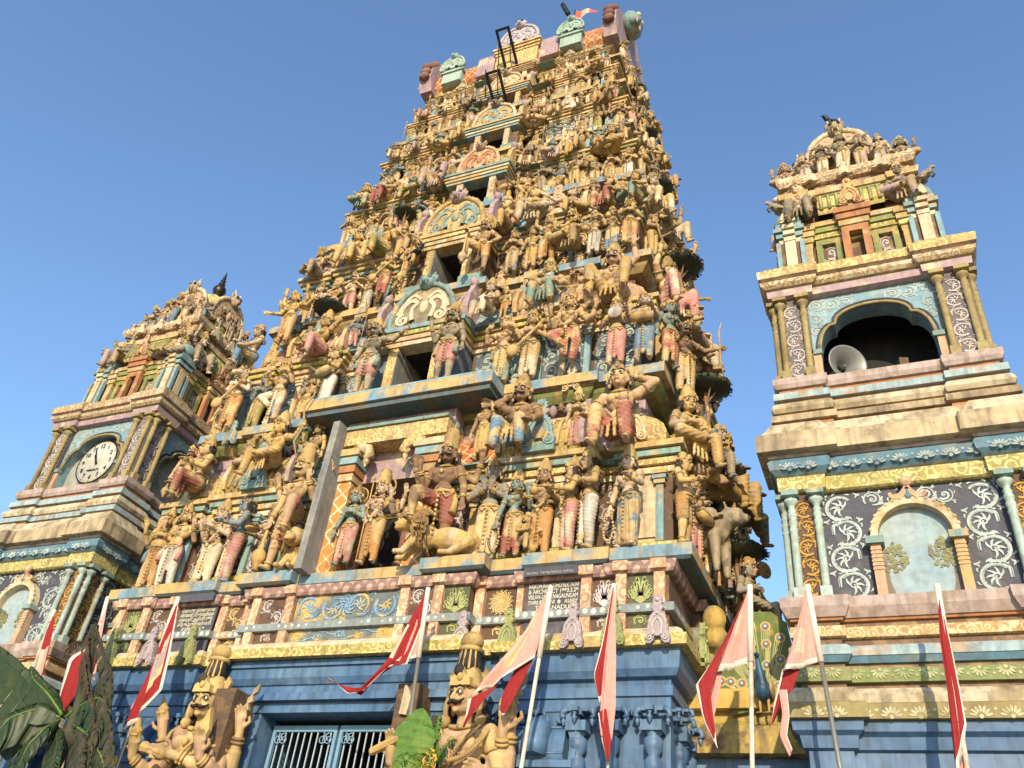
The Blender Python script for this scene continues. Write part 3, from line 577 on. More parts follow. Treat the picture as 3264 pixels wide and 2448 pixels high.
def plume_panel(mb, x0, x1, z0, z1, y, mi=None, n=5):
    # fronds spreading from a foot, like the painted plume panels
    w = x1-x0; h = z1-z0; xc = (x0+x1)/2
    for k in range(n):
        for s in (-1,1):
            q = (k+.6)/n; top = z0+h*(.98-.72*q); bx = xc+s*w*.46*min(1,.25+q)
            p = [(xc, z0+h*.04), (xc+s*w*.1*q, z0+h*.25*(1-q*.5)), (xc+s*w*.3*min(1,q+.2), top-h*.10), (bx, top), (bx-s*w*.02, top-h*.08), (bx-s*w*.07,top-h*.07)]
            ribbon(mb, p, [.008,.014,.02,.018,.014,.012], y-.012, y, mi)
            for j in range(3): leaf(mb, xc+s*w*(.08+.1*j)*(q+.3), z0+h*(.18+.2*j)*(1-q*.45), PI/2-s*(.5+q), h*.10, .012, y-.011, y, mi)
    disc(mb, xc, z0+h*.14, .05, y-.014, y, mi, 10)
def nasi_outline(w, h):
    # pierced finial plaque: two curled feet, a waist, a round top
    P = [(-.5,.06),(-.46,.0),(-.30,-.01),(-.17,.05),(-.12,.14),(.12,.14),(.17,.05),(.30,-.01),(.46,.0),(.5,.06),(.49,.16),(.42,.24),(.40,.34),(.37,.46),(.30,.55),(.20,.61),(.13,.65),(.17,.69),(.24,.72),(.23,.76),(.16,.77),(.18,.84),(.17,.92),(.10,.985),(0,1.0)]
    L = [(-x,z) for x,z in P[::-1][1:] if x > 0 and z > .06]
    return [(x*w, z*h) for x,z in P+L]
def nasi(mb, cx, y, z, w, h, mi=0, m2=1, t=.05):
    o = [(cx+x, z+q) for x,q in nasi_outline(w,h)]; mb.plate(o, y-t, y+.02, mi)
    for k in range(0, len(o)):                        # toothed rim
        if o[k][1] > z+.2*h and k%1 == 0: mb.ell((o[k][0], y-t*.7, o[k][1]), w*.045, 5, 3, mi)
    for s in (-1,1):
        ribbon(mb, spiral(cx+s*w*.31, z+h*.11, w*.15, PI/2, 1.4, -s, 12), w*.028, y-t-.016, y-t, m2)
        ribbon(mb, [(cx+s*w*.14,z+h*.16),(cx+s*w*.19,z+h*.34),(cx+s*w*.11,z+h*.45),(cx+s*w*.02,z+h*.5)], w*.032, y-t-.016, y-t, m2)
        ribbon(mb, [(cx+s*w*.35,z+h*.26),(cx+s*w*.30,z+h*.42),(cx+s*w*.17,z+h*.54),(cx+s*w*.08,z+h*.56)], w*.02, y-t-.012, y-t, m2)
    mb.ell((cx, y-t, z+h*.88), (w*.09,.03,w*.09), 8, 5, m2); mb.ell((cx, y-t, z+h*.60), (w*.07,.03,w*.07), 8, 5, m2)
def kirti(mb, cx, y, z, w, h, t=.16):
    # great horseshoe gable: two sweeping wings, ribs on the rim, a lion mask on top. slots: 0 rim, 1 field, 2 scroll, 3 mask
    half = [(.10,.10),(.14,.30),(.22,.20),(.34,.06),(.47,.0),(.56,.10),(.54,.30),(.49,.52),(.38,.72),(.22,.86),(.10,.90)]
    o = [(x*w,q*h) for x,q in half]+[(-x*w,q*h) for x,q in half[::-1]]
    mb.plate([(cx+x,z+q) for x,q in o], y-t*.6, y+.05, 1)
    rim = [(.40,.03),(.52,.04),(.57,.16),(.55,.34),(.49,.56),(.38,.75),(.22,.88),(.06,.92)]
    for s in (-1,1):
        pts = [(cx+s*x*w, y-t*.62, z+q*h) for x,q in rim]; mb.tube(pts, [.03*w,.045*w]+[.05*w]*4+[.045*w,.04*w], 6, 0)
        N = 16
        for k in range(N):
            f = k/(N-1)*(len(rim)-1); i = min(int(f), len(rim)-2); f -= i
            x = rim[i][0]*(1-f)+rim[i+1][0]*f; q = rim[i][1]*(1-f)+rim[i+1][1]*f
            mb.ell((cx+s*x*w*1.03, y-t*.62, z+q*h*1.02), (.035*w,.06*w,.035*w), 6, 4, 0)
        ribbon(mb, [(cx+s*x*w,z+q*h) for x,q in ((.16,.20),(.20,.42),(.12,.56),(.24,.62),(.36,.5),(.40,.3))], .035*w, y-t*.75, y-t*.55, 2)
        ribbon(mb, spiral(cx+s*.33*w, z+.22*h, .13*w, PI/2, 1.5, -s, 14), .026*w, y-t*.78, y-t*.55, 2)
        ribbon(mb, [(cx+s*x*w,z+q*h) for x,q in ((.06,.62),(.2,.74),(.34,.62),(.46,.36))], .026*w, y-t*.72, y-t*.55, 2)
    mb.ell((cx,y-t*.6,z+.45*h),(.08*w,.05,.14*h),10,6,2)
    Y = y-t*.8; Z = z+.97*h; q = w*.15      # the mask
    mb.ell((cx,Y,Z),(q,q*.8,q*.9),10,8,3); mb.ell((cx,Y-q*.7,Z-q*.25),(q*.5,q*.4,q*.35),8,6,3)
    for s in (-1,1):
        mb.ell((cx+s*q*.45,Y-q*.6,Z+q*.3),q*.24,8,6,4); mb.ell((cx+s*q*.9,Y,Z+q*.5),(q*.3,q*.2,q*.45),6,5,3)
        mb.cap((cx+s*q*.3,Y-q*.8,Z-q*.5),q*.1,(cx+s*q*.35,Y-q*.85,Z-q*.95),q*.03,5); mb.cap((cx+s*q*.5,Y,Z+q*.7),q*.25,(cx+s*q*.75,Y,Z+q*1.3),q*.1,6)
def barrel(mb, x0, x1, y, z, r, rz, nr=9, d=None, mi=0, m2=1):
    # half-round vault lying along x: front half bulges forward from plane y
    prof = [(-r*math.cos(a), rz*math.sin(a)) for a in [PI*i/8 for i in range(0,6)]]
    prof = [(-r*.86,-.12*rz)]+prof
    R = [[(x,y+p,z+q) for p,q in prof] for x in (x0,x1)]
    sm = mb.smooth; mb.smooth = True; mb.rings(R, closed=False, mis=[mi]); mb.smooth = sm
    for x,s in ((x0,1),(x1,-1)): mb.add([(x,y+p,z+q) for p,q in prof]+[(x,y+.3,z+prof[-1][1]),(x,y+.3,z-.12*rz)], [list(range(len(prof)+2))[::s]], mi)
    for k in range(nr):
        x = x0+(x1-x0)*(k+.5)/nr
        mb.tube([(x,y+p*1.03,z+q*1.03) for p,q in prof[1:]], (x1-x0)/nr*.23, 5, m2)
    mb.tube([(x0,y-r*.96,z+rz*.1),(x1,y-r*.96,z+rz*.1)], r*.08, 5, m2); mb.tube([(x0,y-r*.35,z+rz*.98),(x1,y-r*.35,z+rz*.98)], r*.09, 5, m2)
def lotus_band(mb, x0, x1, y, z0, z1, n, mi=0):
    w = (x1-x0)/n
    for k in range(n): mb.ell((x0+w*(k+.5),y,(z0+z1)/2),(w*.52,.09,(z1-z0)*.5),8,6,mi)
def column(mb, x, y, z0, z1, r, mi=0, mc=0, sq=True):
    # turned colonnette: square foot, octagonal shaft, rings, bulb, spreading capital
    h = z1-z0; q = r
    mb.box(x-1.5*q,x+1.5*q,y-1.5*q,y+1.5*q,z0,z0+.10*h,mi)
    prof = [(1.15*q,.10),(1.1*q,.12),(1.1*q,.62),(1.35*q,.64),(1.0*q,.66),(1.3*q,.69),(1.3*q,.72),(.95*q,.735),(1.35*q,.76),(1.35*q,.785),(.95*q,.80),(1.25*q,.825),(.85*q,.85),(1.2*q,.875),(1.9*q,.90),(2.1*q,.925),(1.2*q,.935),(1.4*q,.955)]
    mb.lathe([(a,b*h) for a,b in prof], (x,y,z0), 8, mi)
    mb.box(x-2.3*q,x+2.3*q,y-2.3*q,y+2.3*q,z0+.955*h,z1,mc)
def stepped(mb, x0, x1, yb, yf, z0, z1, n=4, grow=.12, mis=None):
    # corbelled cornice block: courses stepping out upward, front yf
    for k in range(n):
        a = z0+(z1-z0)*k/n; b = z0+(z1-z0)*(k+.86)/n; g = grow*(k/(n-1) if n > 1 else 1)
        mb.box(x0-g,x1+g,yf-g,yb,a,b,mis[k%len(mis)] if mis else None)
        if k < n-1: mb.box(x0-g*.6,x1+g*.6,yf-g*.6,yb,b,z0+(z1-z0)*(k+1)/n,mis[(k+1)%len(mis)] if mis else None)
def foil_arch(xc, hw, zs, zt, n=5):
    # cusped arch curve: a side foil, a broad crown, a side foil
    P = []; zk = zs+(zt-zs)*.62
    for i in range(n+1):
        a = PI-PI/2*i/n*1.05; P.append((xc-hw+hw*.30*(1+math.cos(a)), zs+(zk-zs)*max(0,math.sin(a))))
    x1 = P[-1][0]; r = xc-x1
    for i in range(1,2*n+4):
        a = PI-PI*i/(2*n+3); P.append((xc+r*math.cos(a), zk*1.0+(zt-zk)*math.sin(a)**.9 if math.sin(a)>0 else zk))
    P[-1] = (xc+r, zk); R = [(2*xc-x,z) for x,z in P[:n+1][::-1]]
    return P+R[1:]
def arch_wall(mb, x0, x1, z0, z1, pts, y0, y1, mi=None):
    # wall pierced by an opening whose head follows pts (left springing to right springing)
    mb.box(x0,pts[0][0],y0,y1,z0,z1,mi); mb.box(pts[-1][0],x1,y0,y1,z0,z1,mi)
    for (a,za),(b,zb) in zip(pts,pts[1:]):
        if b-a < 1e-4: continue
        mb.add([(a,y0,za),(b,y0,zb),(b,y0,z1),(a,y0,z1),(a,y1,za),(b,y1,zb),(b,y1,z1),(a,y1,z1)],[(0,1,2,3),(7,6,5,4),(0,4,5,1),(3,2,6,7)],mi)

# ------------------------------------------------------------------ the two flanking towers
def sq_plan(cx, cy, h, p, cb):
    H = h+p; f = [(-H,-H),(-H+cb,-H),(-H+cb,-h),(H-cb,-h),(H-cb,-H)]; out = []
    for k in range(4):
        c, s = round(math.cos(k*PI/2)), round(math.sin(k*PI/2)); out += [(cx+x*c-y*s, cy+x*s+y*c) for x,y in f]
    return out
def rotf(cx, cy, k):
    c, s = round(math.cos(k*PI/2)), round(math.sin(k*PI/2))
    return lambda p: (cx+(p.x-cx)*c-(p.y-cy)*s, cy+(p.x-cx)*s+(p.y-cy)*c, p.z)
def on_faces(name, mats, parent, fn, cx, cy, faces, label=None):
    for k in faces:
        mb = MB(); fn(mb)
        if k: mb.xform(rotf(cx,cy,k))
        o = mb.build(name, mats, parent)
        if label: o['label'] = label
def flank_tower(cx, sc, label, faces, clock):
    H = 1.42*sc; cy = CY+H; p = .07
    root = empty('flanking_tower', (cx,cy,0), label, 'tower')
    P1 = sq_plan(cx,cy,H-p,p,.45*sc); Hu = 1.29*sc; P2 = sq_plan(cx,cy,Hu-p,p,.44*sc)
    Yf = cy-H; Yu = cy-Hu
    mb = MB(); mould(mb, P1, [(0,-.02),(4.05,-.02)]); mould(mb, P1, [(3.9,.02),(3.98,.03),(4.0,.0),(4.22,.0),(4.24,.05),(4.36,.07),(4.40,.13),(4.50,.14)])
    base = mb.build('base_wall', M['wallblue'], root)
    bands = [('band_moulding','rt_gold',[(4.502,.08),(4.51,.2),(4.66,.2),(4.67,.19),(4.68,.17)]),('band_moulding','rt_cream',[(4.682,.17),(4.76,.165),(4.84,.10),(4.86,.08)]),
      ('band_moulding','rt_brown',[(4.862,0.01),(4.93,0.01)]),('band_moulding','rt_green',[(4.932,.07),(5.08,.08),(5.085,.06)]),('band_moulding','rt_brown',[(5.087,.02),(5.14,.02)]),
      ('band_moulding','rt_bluelotus',[(5.142,.06),(5.21,.10)]),('band_moulding','rt_lblue',[(5.212,.11),(5.30,.10),(5.34,.06)]),('band_moulding','rt_brown',[(5.342,.02),(5.42,.02)]),
      ('band_moulding','rt_orange',[(5.422,.05),(5.43,.075),(5.55,.075),(5.56,.03)]),('band_moulding','rt_brown',[(5.562,.02),(5.62,.02)]),('band_moulding','terra',[(5.622,.06),(5.65,.07)]),('band_moulding','rt_pink',[(5.652,.09),(5.76,.15),(5.88,.16),(5.885,.1)])]
    for nm,mt,pr in bands: mould(MB(), P1, pr).build(nm, M[mt], root)
    def fan(mb, x, z, r, y, up, mi):
        for k in range(7):
            a = (PI*(k+.5)/7)*(1 if up else -1); leaf(mb, x+r*.25*math.cos(a), z+r*.25*math.sin(a), a, r*.75, r*.13, y-.006, y+.01, mi)
        disc(mb, x, z, r*.2, y-.006, y+.01, mi, 8)
    def motifs(mb, z, r, d, n, up, dots):
        for x0,x1,y in ((cx-H,cx-H+.45*sc,Yf-d),(cx-H+.45*sc,cx+H-.45*sc,Yf+p-d),(cx+H-.45*sc,cx+H,Yf-d)):
            k = max(1,round((x1-x0)/(r*2.3)))
            for j in range(k):
                fan(mb, x0+(x1-x0)*(j+.5)/k, z, r, y, up, 0)
                if dots: disc(mb, x0+(x1-x0)*j/k, z+(r*.62 if up else -r*.62), r*.16, y-.005, y+.01, 0, 6)
    on_faces('painted_fans',[M['fan_cream']],root,lambda mb: motifs(mb,4.525,.115,.20,0,True,True),cx,cy,faces)
    on_faces('painted_fans',[M['fan_green']],root,lambda mb: motifs(mb,5.06,.105,.077,0,False,True),cx,cy,faces)
    on_faces('painted_fans',[M['fan_blue']],root,lambda mb: motifs(mb,7.60,.12,.150,0,True,True),cx,cy,faces)
    # painted storey
    st = mould(MB(), P1, [(5.886,-.03),(7.33,-.03)]).build('painted_storey', M['pan_navy'] , root)
    z0, z1 = 5.887, 7.32; cb = .45*sc; xi = H-cb
    def pier(mb, s):
            xa, xb = (cx-H,cx-H+cb) if s < 0 else (cx+H-cb,cx+H)
            mb.box(xa+.03,xb-.03,Yf-.004+.03,Yf+.05,z0,z1,0); scroll_panel(mb, xa+.11,xb-.11,z0+.05,z1-.1,Yf+.025,1,5,s,.012)
    for s in (-1,1): on_faces('pier_panel',[M['pan_brown'],M['scroll_orange']],st,lambda mb: pier(mb,s),cx,cy,faces)
    for k in faces:
        for s in (-1,1):
            for q in (.075,cb-.075):
                mb = MB(); column(mb, cx+s*(H-q), Yf-.02, z0, z1, .044, 0, 1)
                if k: mb.xform(rotf(cx,cy,k))
                mb.build('colonnette',[M['mint'],M['bluegreen']],st)
    def panel(mb):
        y = Yf+p+.028; mb.box(cx-xi+.002,cx+xi-.002,y,y+.05,z0,z1,0)
        for s in (-1,1):
            a,b = sorted((cx+s*(xi-.01),cx+s*.57)); scroll_panel(mb, a,b,z0+.03,z1-.04,y,1,4,-s,.012)
            a,b = sorted((cx+s*.5,cx+s*.10)); hscroll(mb, a,b,z1-.26,z1-.02,y,1,2)
    on_faces('scroll_panel',[M['pan_navy'],M['scroll_white']],st,panel,cx,cy,faces)
    def niche(mb):
        y = Yf+p-.06; aw = .40; zs = 6.62
        arc = [(cx+aw*math.cos(a), zs+.40*math.sin(a)) for a in [PI-PI*i/16 for i in range(17)]]
        mb.plate([(cx-aw,z0)]+arc+[(cx+aw,z0)], y+.075, y+.10, 0)                      # painted landscape
        out = [(cx+(aw+.085)*math.cos(a), zs+.50*math.sin(a)) for a in [PI-PI*i/16 for i in range(17)]]
        for i in range(16):
            a,b,c,d = arc[i],arc[i+1],out[i+1],out[i]
            mb.add([(x,yy,z) for yy in (y-.06,y+.09) for x,z in (a,b,c,d)],[(0,1,2,3),(0,4,5,1),(1,5,6,2),(2,6,7,3),(3,7,4,0)],1)
        for i in range(17): mb.ell((cx+(aw+.08)*math.cos(PI*i/16),y-.05,zs+.485*math.sin(PI*i/16)),.028,6,4,1)
        for s in (-1,1):
            mb.box(cx+s*(aw+.045)-.055,cx+s*(aw+.045)+.055,y-.04,y+.09,z0,zs-.09,2); mb.box(cx+s*(aw+.045)-.10,cx+s*(aw+.045)+.10,y-.09,y+.09,zs-.09,zs,3)
            for q in range(6): mb.box(cx+s*(aw+.045)-.062,cx+s*(aw+.045)+.062,y-.05,y-.03,z0+.32+q*.05,z0+.345+q*.05,2)
            ribbon(mb,[(cx,zs+.62),(cx+s*.07,zs+.52),(cx+s*.17,zs+.50),(cx+s*.2,zs+.56)],[.03,.035,.03,.015],y-.07,y+.04,2)
        mb.ell((cx,y-.05,zs+.70),(.075,.05,.075),10,6,2); mb.ell((cx,y-.09,zs+.70),(.03,.02,.03),8,5,1)
        for s in (-1,1): mb.cap((cx,y-.04,zs+.5),.05,(cx,y-.04,zs+.64),.025,8)
        # painted shore, trees and water inside the arch
        for s,cxx,czz in ((-1,cx-.29,6.40),(1,cx+.28,6.42)):
            for q in range(110):
                a = rnd.uniform(0,2*PI); r = .17*math.sqrt(rnd.random()); disc(mb, min(max(cxx+r*math.cos(a),cx-.37),cx+.37), czz+1.1*r*math.sin(a), rnd.uniform(.012,.028), y+.066-.00005*q, y+.08, 4+(q%3 == 0), 6)
            ribbon(mb,[(cxx-s*-.07,6.30),(cxx-s*-.08,6.1),(cxx-s*-.06,5.93)],[.012,.03,.05],y+.071,y+.08,5)
    sw = M.setdefault('niche_paint', paint('niche_picture',(.27,.40,.45),(.44,.49,.47),.5,2.2,.2,bump=.05,var=0,soft=.25,streak=True))
    on_faces('niche',[sw,M['cream'],M['peach'],M['bluegreen'],flat('painted_leaf',(.20,.20,.08)),flat('painted_bark',(.16,.13,.09))],st,niche,cx,cy,faces)
    up = [('rt_goldscroll',[(7.331,.03),(7.35,.06),(7.53,.07)]),('rt_lblue',[(7.532,.04),(7.56,.10)]),('rt_bluelotus',[(7.562,.08),(7.62,.14),(7.72,.16),(7.78,.12)]),('rt_pink',[(7.782,.14),(7.82,.16)]),('rt_dirty',[(7.822,.22),(7.83,.27),(8.08,.27),(8.1,.25)]),('rt_cream',[(8.102,.22),(8.2,.16),(8.34,.09)])]
    for mt,pr in up: mould(MB(), P1, pr).build('cornice_band', M[mt], root)
    st2 = [('terra',[(8.342,.15),(8.40,.14)]),('rt_lblue' if clock else 'rt_dirty',[(8.402,.20),(8.50,.20),(8.52,.16)]),('terra',[(8.522,.13),(8.56,.13)]),('rt_cream',[(8.562,.16),(8.62,.19),(8.70,.16),(8.74,.13)]),('terra',[(8.742,.09),(8.79,.09)]),('rt_lblue',[(8.792,.15),(8.90,.15),(8.92,.11)]),('terra',[(8.922,.07),(9.0,.07)]),('rt_pink',[(9.002,.11),(9.06,.14),(9.16,.14),(9.17,.10)])]
    for mt,pr in st2: mould(MB(), P2, pr).build('step_moulding', M[mt], root)
    # belfry storey: piers, cusped arches, room painted dark in place of shade
    z0, z1 = 9.171, 10.70; cbu = .44*sc; xi = Hu-cbu; ro = .62
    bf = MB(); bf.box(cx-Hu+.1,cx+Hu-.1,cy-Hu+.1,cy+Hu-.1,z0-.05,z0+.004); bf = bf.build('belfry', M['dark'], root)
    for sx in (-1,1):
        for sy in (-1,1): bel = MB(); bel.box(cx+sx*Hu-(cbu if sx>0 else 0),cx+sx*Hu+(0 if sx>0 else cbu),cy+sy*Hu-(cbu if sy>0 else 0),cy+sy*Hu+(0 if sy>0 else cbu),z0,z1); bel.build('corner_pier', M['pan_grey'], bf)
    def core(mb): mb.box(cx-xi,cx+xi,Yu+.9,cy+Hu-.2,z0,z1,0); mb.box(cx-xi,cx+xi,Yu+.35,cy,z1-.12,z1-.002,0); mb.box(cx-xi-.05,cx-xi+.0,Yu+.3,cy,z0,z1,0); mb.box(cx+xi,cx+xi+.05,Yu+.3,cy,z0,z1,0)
    mb = MB(); core(mb); mb.build('painted_dark_room', M['dark'], bf)
    def pier2(mb, s):
            xa, xb = (cx-Hu,cx-Hu+cbu) if s < 0 else (cx+Hu-cbu,cx+Hu)
            mb.box(xa+.02,xb-.02,Yu-.006,Yu+.02,z0,z1,0); scroll_panel(mb, xa+.10,xb-.10,z0+.06,z1-.12,Yu-.006,1,5,s,.01)
    for s in (-1,1): on_faces('pier_panel',[M['pan_grey'],M['scroll_lilac']],bf,lambda mb: pier2(mb,s),cx,cy,faces)
    for k in faces:
        for s in (-1,1):
            for q in (.06,cbu-.06):
                mb = MB(); column(mb, cx+s*(Hu-q), Yu-.04, z0, z1, .042, 0, 0)
                if k: mb.xform(rotf(cx,cy,k))
                mb.build('colonnette',M['gold_trim'],bf)
    pts = foil_arch(cx, xi-.10, 9.70, 10.44)
    def arch(mb):
        y = Yu+p+.01; arch_wall(mb, cx-xi-.0,cx+xi+.0,z0,z1,pts,y,y+.30,0)
        off = [(cx+(a-cx)*1.07, 9.70+(b-9.70)*1.09) for a,b in pts]
        mb.tube([(a,y-.02,b) for a,b in pts],.028,5,1); mb.tube([(a,y-.004,b) for a,b in off],.018,5,2)
        for s in (-1,1):
            mb.box(cx+s*(xi-.05)-.052,cx+s*(xi-.05)+.052,y-.05,y-.001,z0,9.62,3); mb.box(cx+s*(xi-.05)-.10,cx+s*(xi-.05)+.07,y-.08,y-.001,9.62,9.70,4)
            a,b = sorted((cx+s*xi*.98,cx+s*xi*.25)); hscroll(mb, a,b,10.44,10.66,y,5,3,.008)
            scroll_panel(mb, *sorted((cx+s*xi*.99,cx+s*xi*.80)),9.98,10.42,y,5,2,s,.008)
    on_faces('arch_wall',[M['pan_blue'],M['gold_trim'],M['pan_navy'],M['peach'],M['bluegreen'],M['scroll_white']],bf,arch,cx,cy,faces)
    if clock:
        def infill(mb):
            y = Yu+p+.20; mb.box(cx-xi,cx+xi,y,y+.06,z0,z1,0); mb.tube([(cx+.5*math.cos(a),y-.005,9.86+.5*math.sin(a)) for a in [2*PI*i/24 for i in range(25)]],.012,5,0)
        on_faces('arch_infill', paint('grey_infill',(.33,.33,.28),(.42,.40,.33),.4,1.5,.2), bf, infill, cx, cy, faces)
    for mt,pr in [('mauve',[(10.701,.04),(10.72,.10),(10.84,.11)]),('gold_trim',[(10.842,.08),(10.87,.14)]),('cream_scroll',[(10.872,.13),(10.92,.18),(10.98,.19),(11.01,.15)]),('rt_pink',[(11.012,.12),(11.04,.20)]),('ochre_scroll' if not clock else 'cream_scroll',[(11.042,.21),(11.19,.22),(11.2,.18)]),('ochre',[(11.202,.10),(11.30,.12),(11.31,.06)])]:
        mould(MB(), P2, pr).build('top_cornice', M[mt], root)
    # ---- little shrine storeys on top
    h2 = 1.16*sc; sh = MB(); sh.box(cx-h2+.18,cx+h2-.18,cy-h2+.18,cy+h2-.18,11.311,12.35,0); shr = sh.build('shrine_storey', M['recess'], root)
    yw = cy-h2+.18; zb = 11.312
    def centre(mb):
        mb.box(cx-.62,cx+.62,yw-.10,yw,zb,zb+.07,5)
        for x in (-.56,.56,-.27,.27): mb.box(cx+x-.045,cx+x+.045,yw-.07,yw-.002,zb+.07,zb+.46,1)
        for s in (-1,1): scroll_panel(mb, *sorted((cx+s*.52,cx+s*.31)),zb+.08,zb+.44,yw,3,2,s,.01,0)
        stepped(mb, cx-.60,cx+.60,yw,yw-.07,zb+.46,zb+.78,4,.09,[1,2,1,4])
        for s in (-1,1): mb.box(cx+s*.15-.055,cx+s*.15+.055,yw-.20,yw-.1,zb+.07,zb+.5,0)
        mb.box(cx-.23,cx+.23,yw-.23,yw-.1,zb,zb+.07,5); stepped(mb, cx-.20,cx+.20,yw-.1,yw-.2,zb+.5,zb+.86,4,.08,[0,4,0,0])
        for s in (-1,1):
            mb.box(cx+s*.72-.06,cx+s*.72+.06,yw-.12,yw,zb,zb+.4,4); stepped(mb, cx+s*.72-.07,cx+s*.72+.07,yw,yw-.12,zb+.4,zb+.74,4,.07,[4,2,4,4])
            scroll_panel(mb, cx+s*.86-.06,cx+s*.86+.06,zb+.02,zb+.36,yw,3,2,s,.01,0)
    on_faces('aedicule',[M['terra'],M['green'],M['yellow_scroll'],M['scroll_lilac'],M['ochre'],M['blue']],shr,centre,cx,cy,faces)
    def vault(mb): barrel(mb, cx-.5,cx+.5,yw+.02,zb+.88,.26,.36,8)
    on_faces('vault_roof',[M['yellow_scroll'],M['green']],shr,vault,cx,cy,faces)
    on_faces('gable_plaque',[M['peach'],M['terra']],shr,lambda mb: nasi(mb,cx,yw-.25,zb+.86,.34,.42),cx,cy,faces)
    kq = [(-1,-1),(1,-1),(1,1)] if not clock else [(-1,-1),(1,-1),(1,1)]
    for sx,sy in kq:
        mb = MB(); x, y = cx+sx*(h2-.18), cy+sy*(h2-.18); mb.box(x-.24,x+.24,y-.24,y+.24,zb,zb+.08,2); mb.box(x-.16,x+.16,y-.16,y+.16,zb+.08,zb+.52,0)
        for a in (-1,1):
            for b in (-1,1): mb.box(x+a*.18-.035,x+a*.18+.035,y+b*.18-.035,y+b*.18+.035,zb+.08,zb+.52,1)
        mb.box(x-.08,x+.08,y-.215,y+.215,zb+.08,zb+.52,3); mb.box(x-.215,x+.215,y-.08,y+.08,zb+.08,zb+.52,3)
        for k in range(3):
            g = .17+.035*k; mb.box(x-g,x+g,y-g,y+g,zb+.52+k*.08,zb+.58+k*.08,[3,1,2][k]); g += .02; mb.box(x-.09,x+.09,y-g-.03,y+g+.03,zb+.53+k*.08,zb+.59+k*.08,3)
        mb.box(x-.20,x+.20,y-.20,y+.20,zb+.76,zb+.82,1)
        mb.lathe([(.22,.82),(.25,.87),(.24,.94),(.17,1.02),(.08,1.06),(.05,1.09),(.07,1.13),(.02,1.18)],(x,y,zb),8,2); k = shr
        mb.plate([(x+a,zb+.80+b) for a,b in nasi_outline(.24,.26)],y-.27,y-.20,3)
        mb.build('corner_shrine',[M['recess'],M['blue'],M['bluegreen'],M['cream']],k)
    h3 = 1.0*sc; P3 = sq_plan(cx,cy,h3-.05,.05,.3)
    for mt,pr in [('recess',[(12.30,-.05),(12.48,-.05)]),('rt_cream',[(12.482,.0),(12.54,.04)]),('peach',[(12.542,.02),(12.62,.02)]),('ochre',[(12.622,.08),(12.70,.10),(12.72,.05)]),('mauve_scroll',[(12.722,-.02),(12.84,-.02)]),('cream_scroll',[(12.842,.05),(12.90,.10),(12.98,.10),(12.99,.05)])]:
        mould(MB(), P3, pr).build('upper_moulding', M[mt], root)
    def kud(mb):
        for x in (-.55,0,.55): mb.plate([(cx+x+a,12.80+b) for a,b in nasi_outline(.26,.22)],cy-h3-.13,cy-h3-.07,0)
    on_faces('kudu_row',[M['cream']],root,kud,cx,cy,faces)
    mb = MB(); mb.lathe([(.74,12.99),(.74,13.16),(.80,13.19),(.80,13.24),(.66,13.28),(.62,13.36),(.68,13.39),(.62,13.44),(.66,13.55),(.68,13.70),(.62,13.88),(.48,14.03),(.28,14.12),(.16,14.15),(.0,14.16)],(cx,cy,0),8)
    mb.build('dome', M['yellow_scroll'], root)
    for k in range(4):
        def shield(mb): kirti(mb, cx, cy-.60, 13.36, .98, .66, .14)
        mb = MB(); shield(mb)
        if k: mb.xform(rotf(cx,cy,k))
        mb.build('shield_gable',[M['cream'],M['cream_scroll'],M['peach'],M['dirty'],M['dark']],root)
    if clock:
        MB().lathe([(.10,14.15),(.06,14.2),(.05,14.24),(.13,14.30),(.17,14.38),(.14,14.45),(.06,14.50),(.09,14.54),(.05,14.58),(.07,14.62),(.035,14.66),(.045,14.70),(.015,14.80),(0,14.86)],(cx,cy,0),12).build('kalasha_finial', M['bronze'], root)
    else: 
        MB().lathe([(.10,14.15),(.05,14.22),(.09,14.3),(.07,14.42),(.10,14.5),(.02,14.58)],(cx,cy,0),10).build('finial', M['dirty'], root)
    def stretch(o):
        for ch in kids(o):
            if ch.type == 'MESH':
                for v in ch.data.vertices:
                    if v.co.z > 11.311: v.co.z = 11.311+(v.co.z-11.311)*1.42
            stretch(ch)
    stretch(root)
    return root, cy, Yf, Yu
# ------------------------------------------------------------------ the big gateway tower
TZ = [6.74, 9.98, 12.98, 15.85, 18.05, 20.08, 21.62, 22.45]
TY = [9.96, 10.18, 10.60, 11.08, 11.38, 11.62, 11.85, 12.0]
TH = [4.92, 4.50, 4.16, 3.84, 3.50, 3.20, 2.95, 2.72]
YM = 13.1
def gplan(hw, yf, cb, pc, sa, sb, ps, ka, pk):
    # bays of the front: centre |u|<cb, side bay sa..sb, corner bay ka..hw; the flank has one middle bay
    yb = 2*YM-yf; r = [(cb,yf-pc),(cb,yf),(sa,yf),(sa,yf-ps),(sb,yf-ps),(sb,yf),(ka,yf),(ka,yf-pk),(hw+pk,yf-pk)]
    k = hw*.24; d = YM-yf
    s = [(hw+pk,yf+.55*hw/4.5),(hw,yf+.55*hw/4.5),(hw,YM-d*.42),(hw+ps+.1,YM-d*.42),(hw+ps+.1,YM+d*.42),(hw,YM+d*.42),(hw,yb)]
    R = r+s; return [(CX+x,y) for x,y in R]+[(CX-x,y) for x,y in R[::-1]]
def front(u): return CX+u
tower = empty('temple_gateway_tower', (CX,YM,0), 'tall tapering temple gateway tower crowded with painted statues, between the two smaller towers', 'tower')
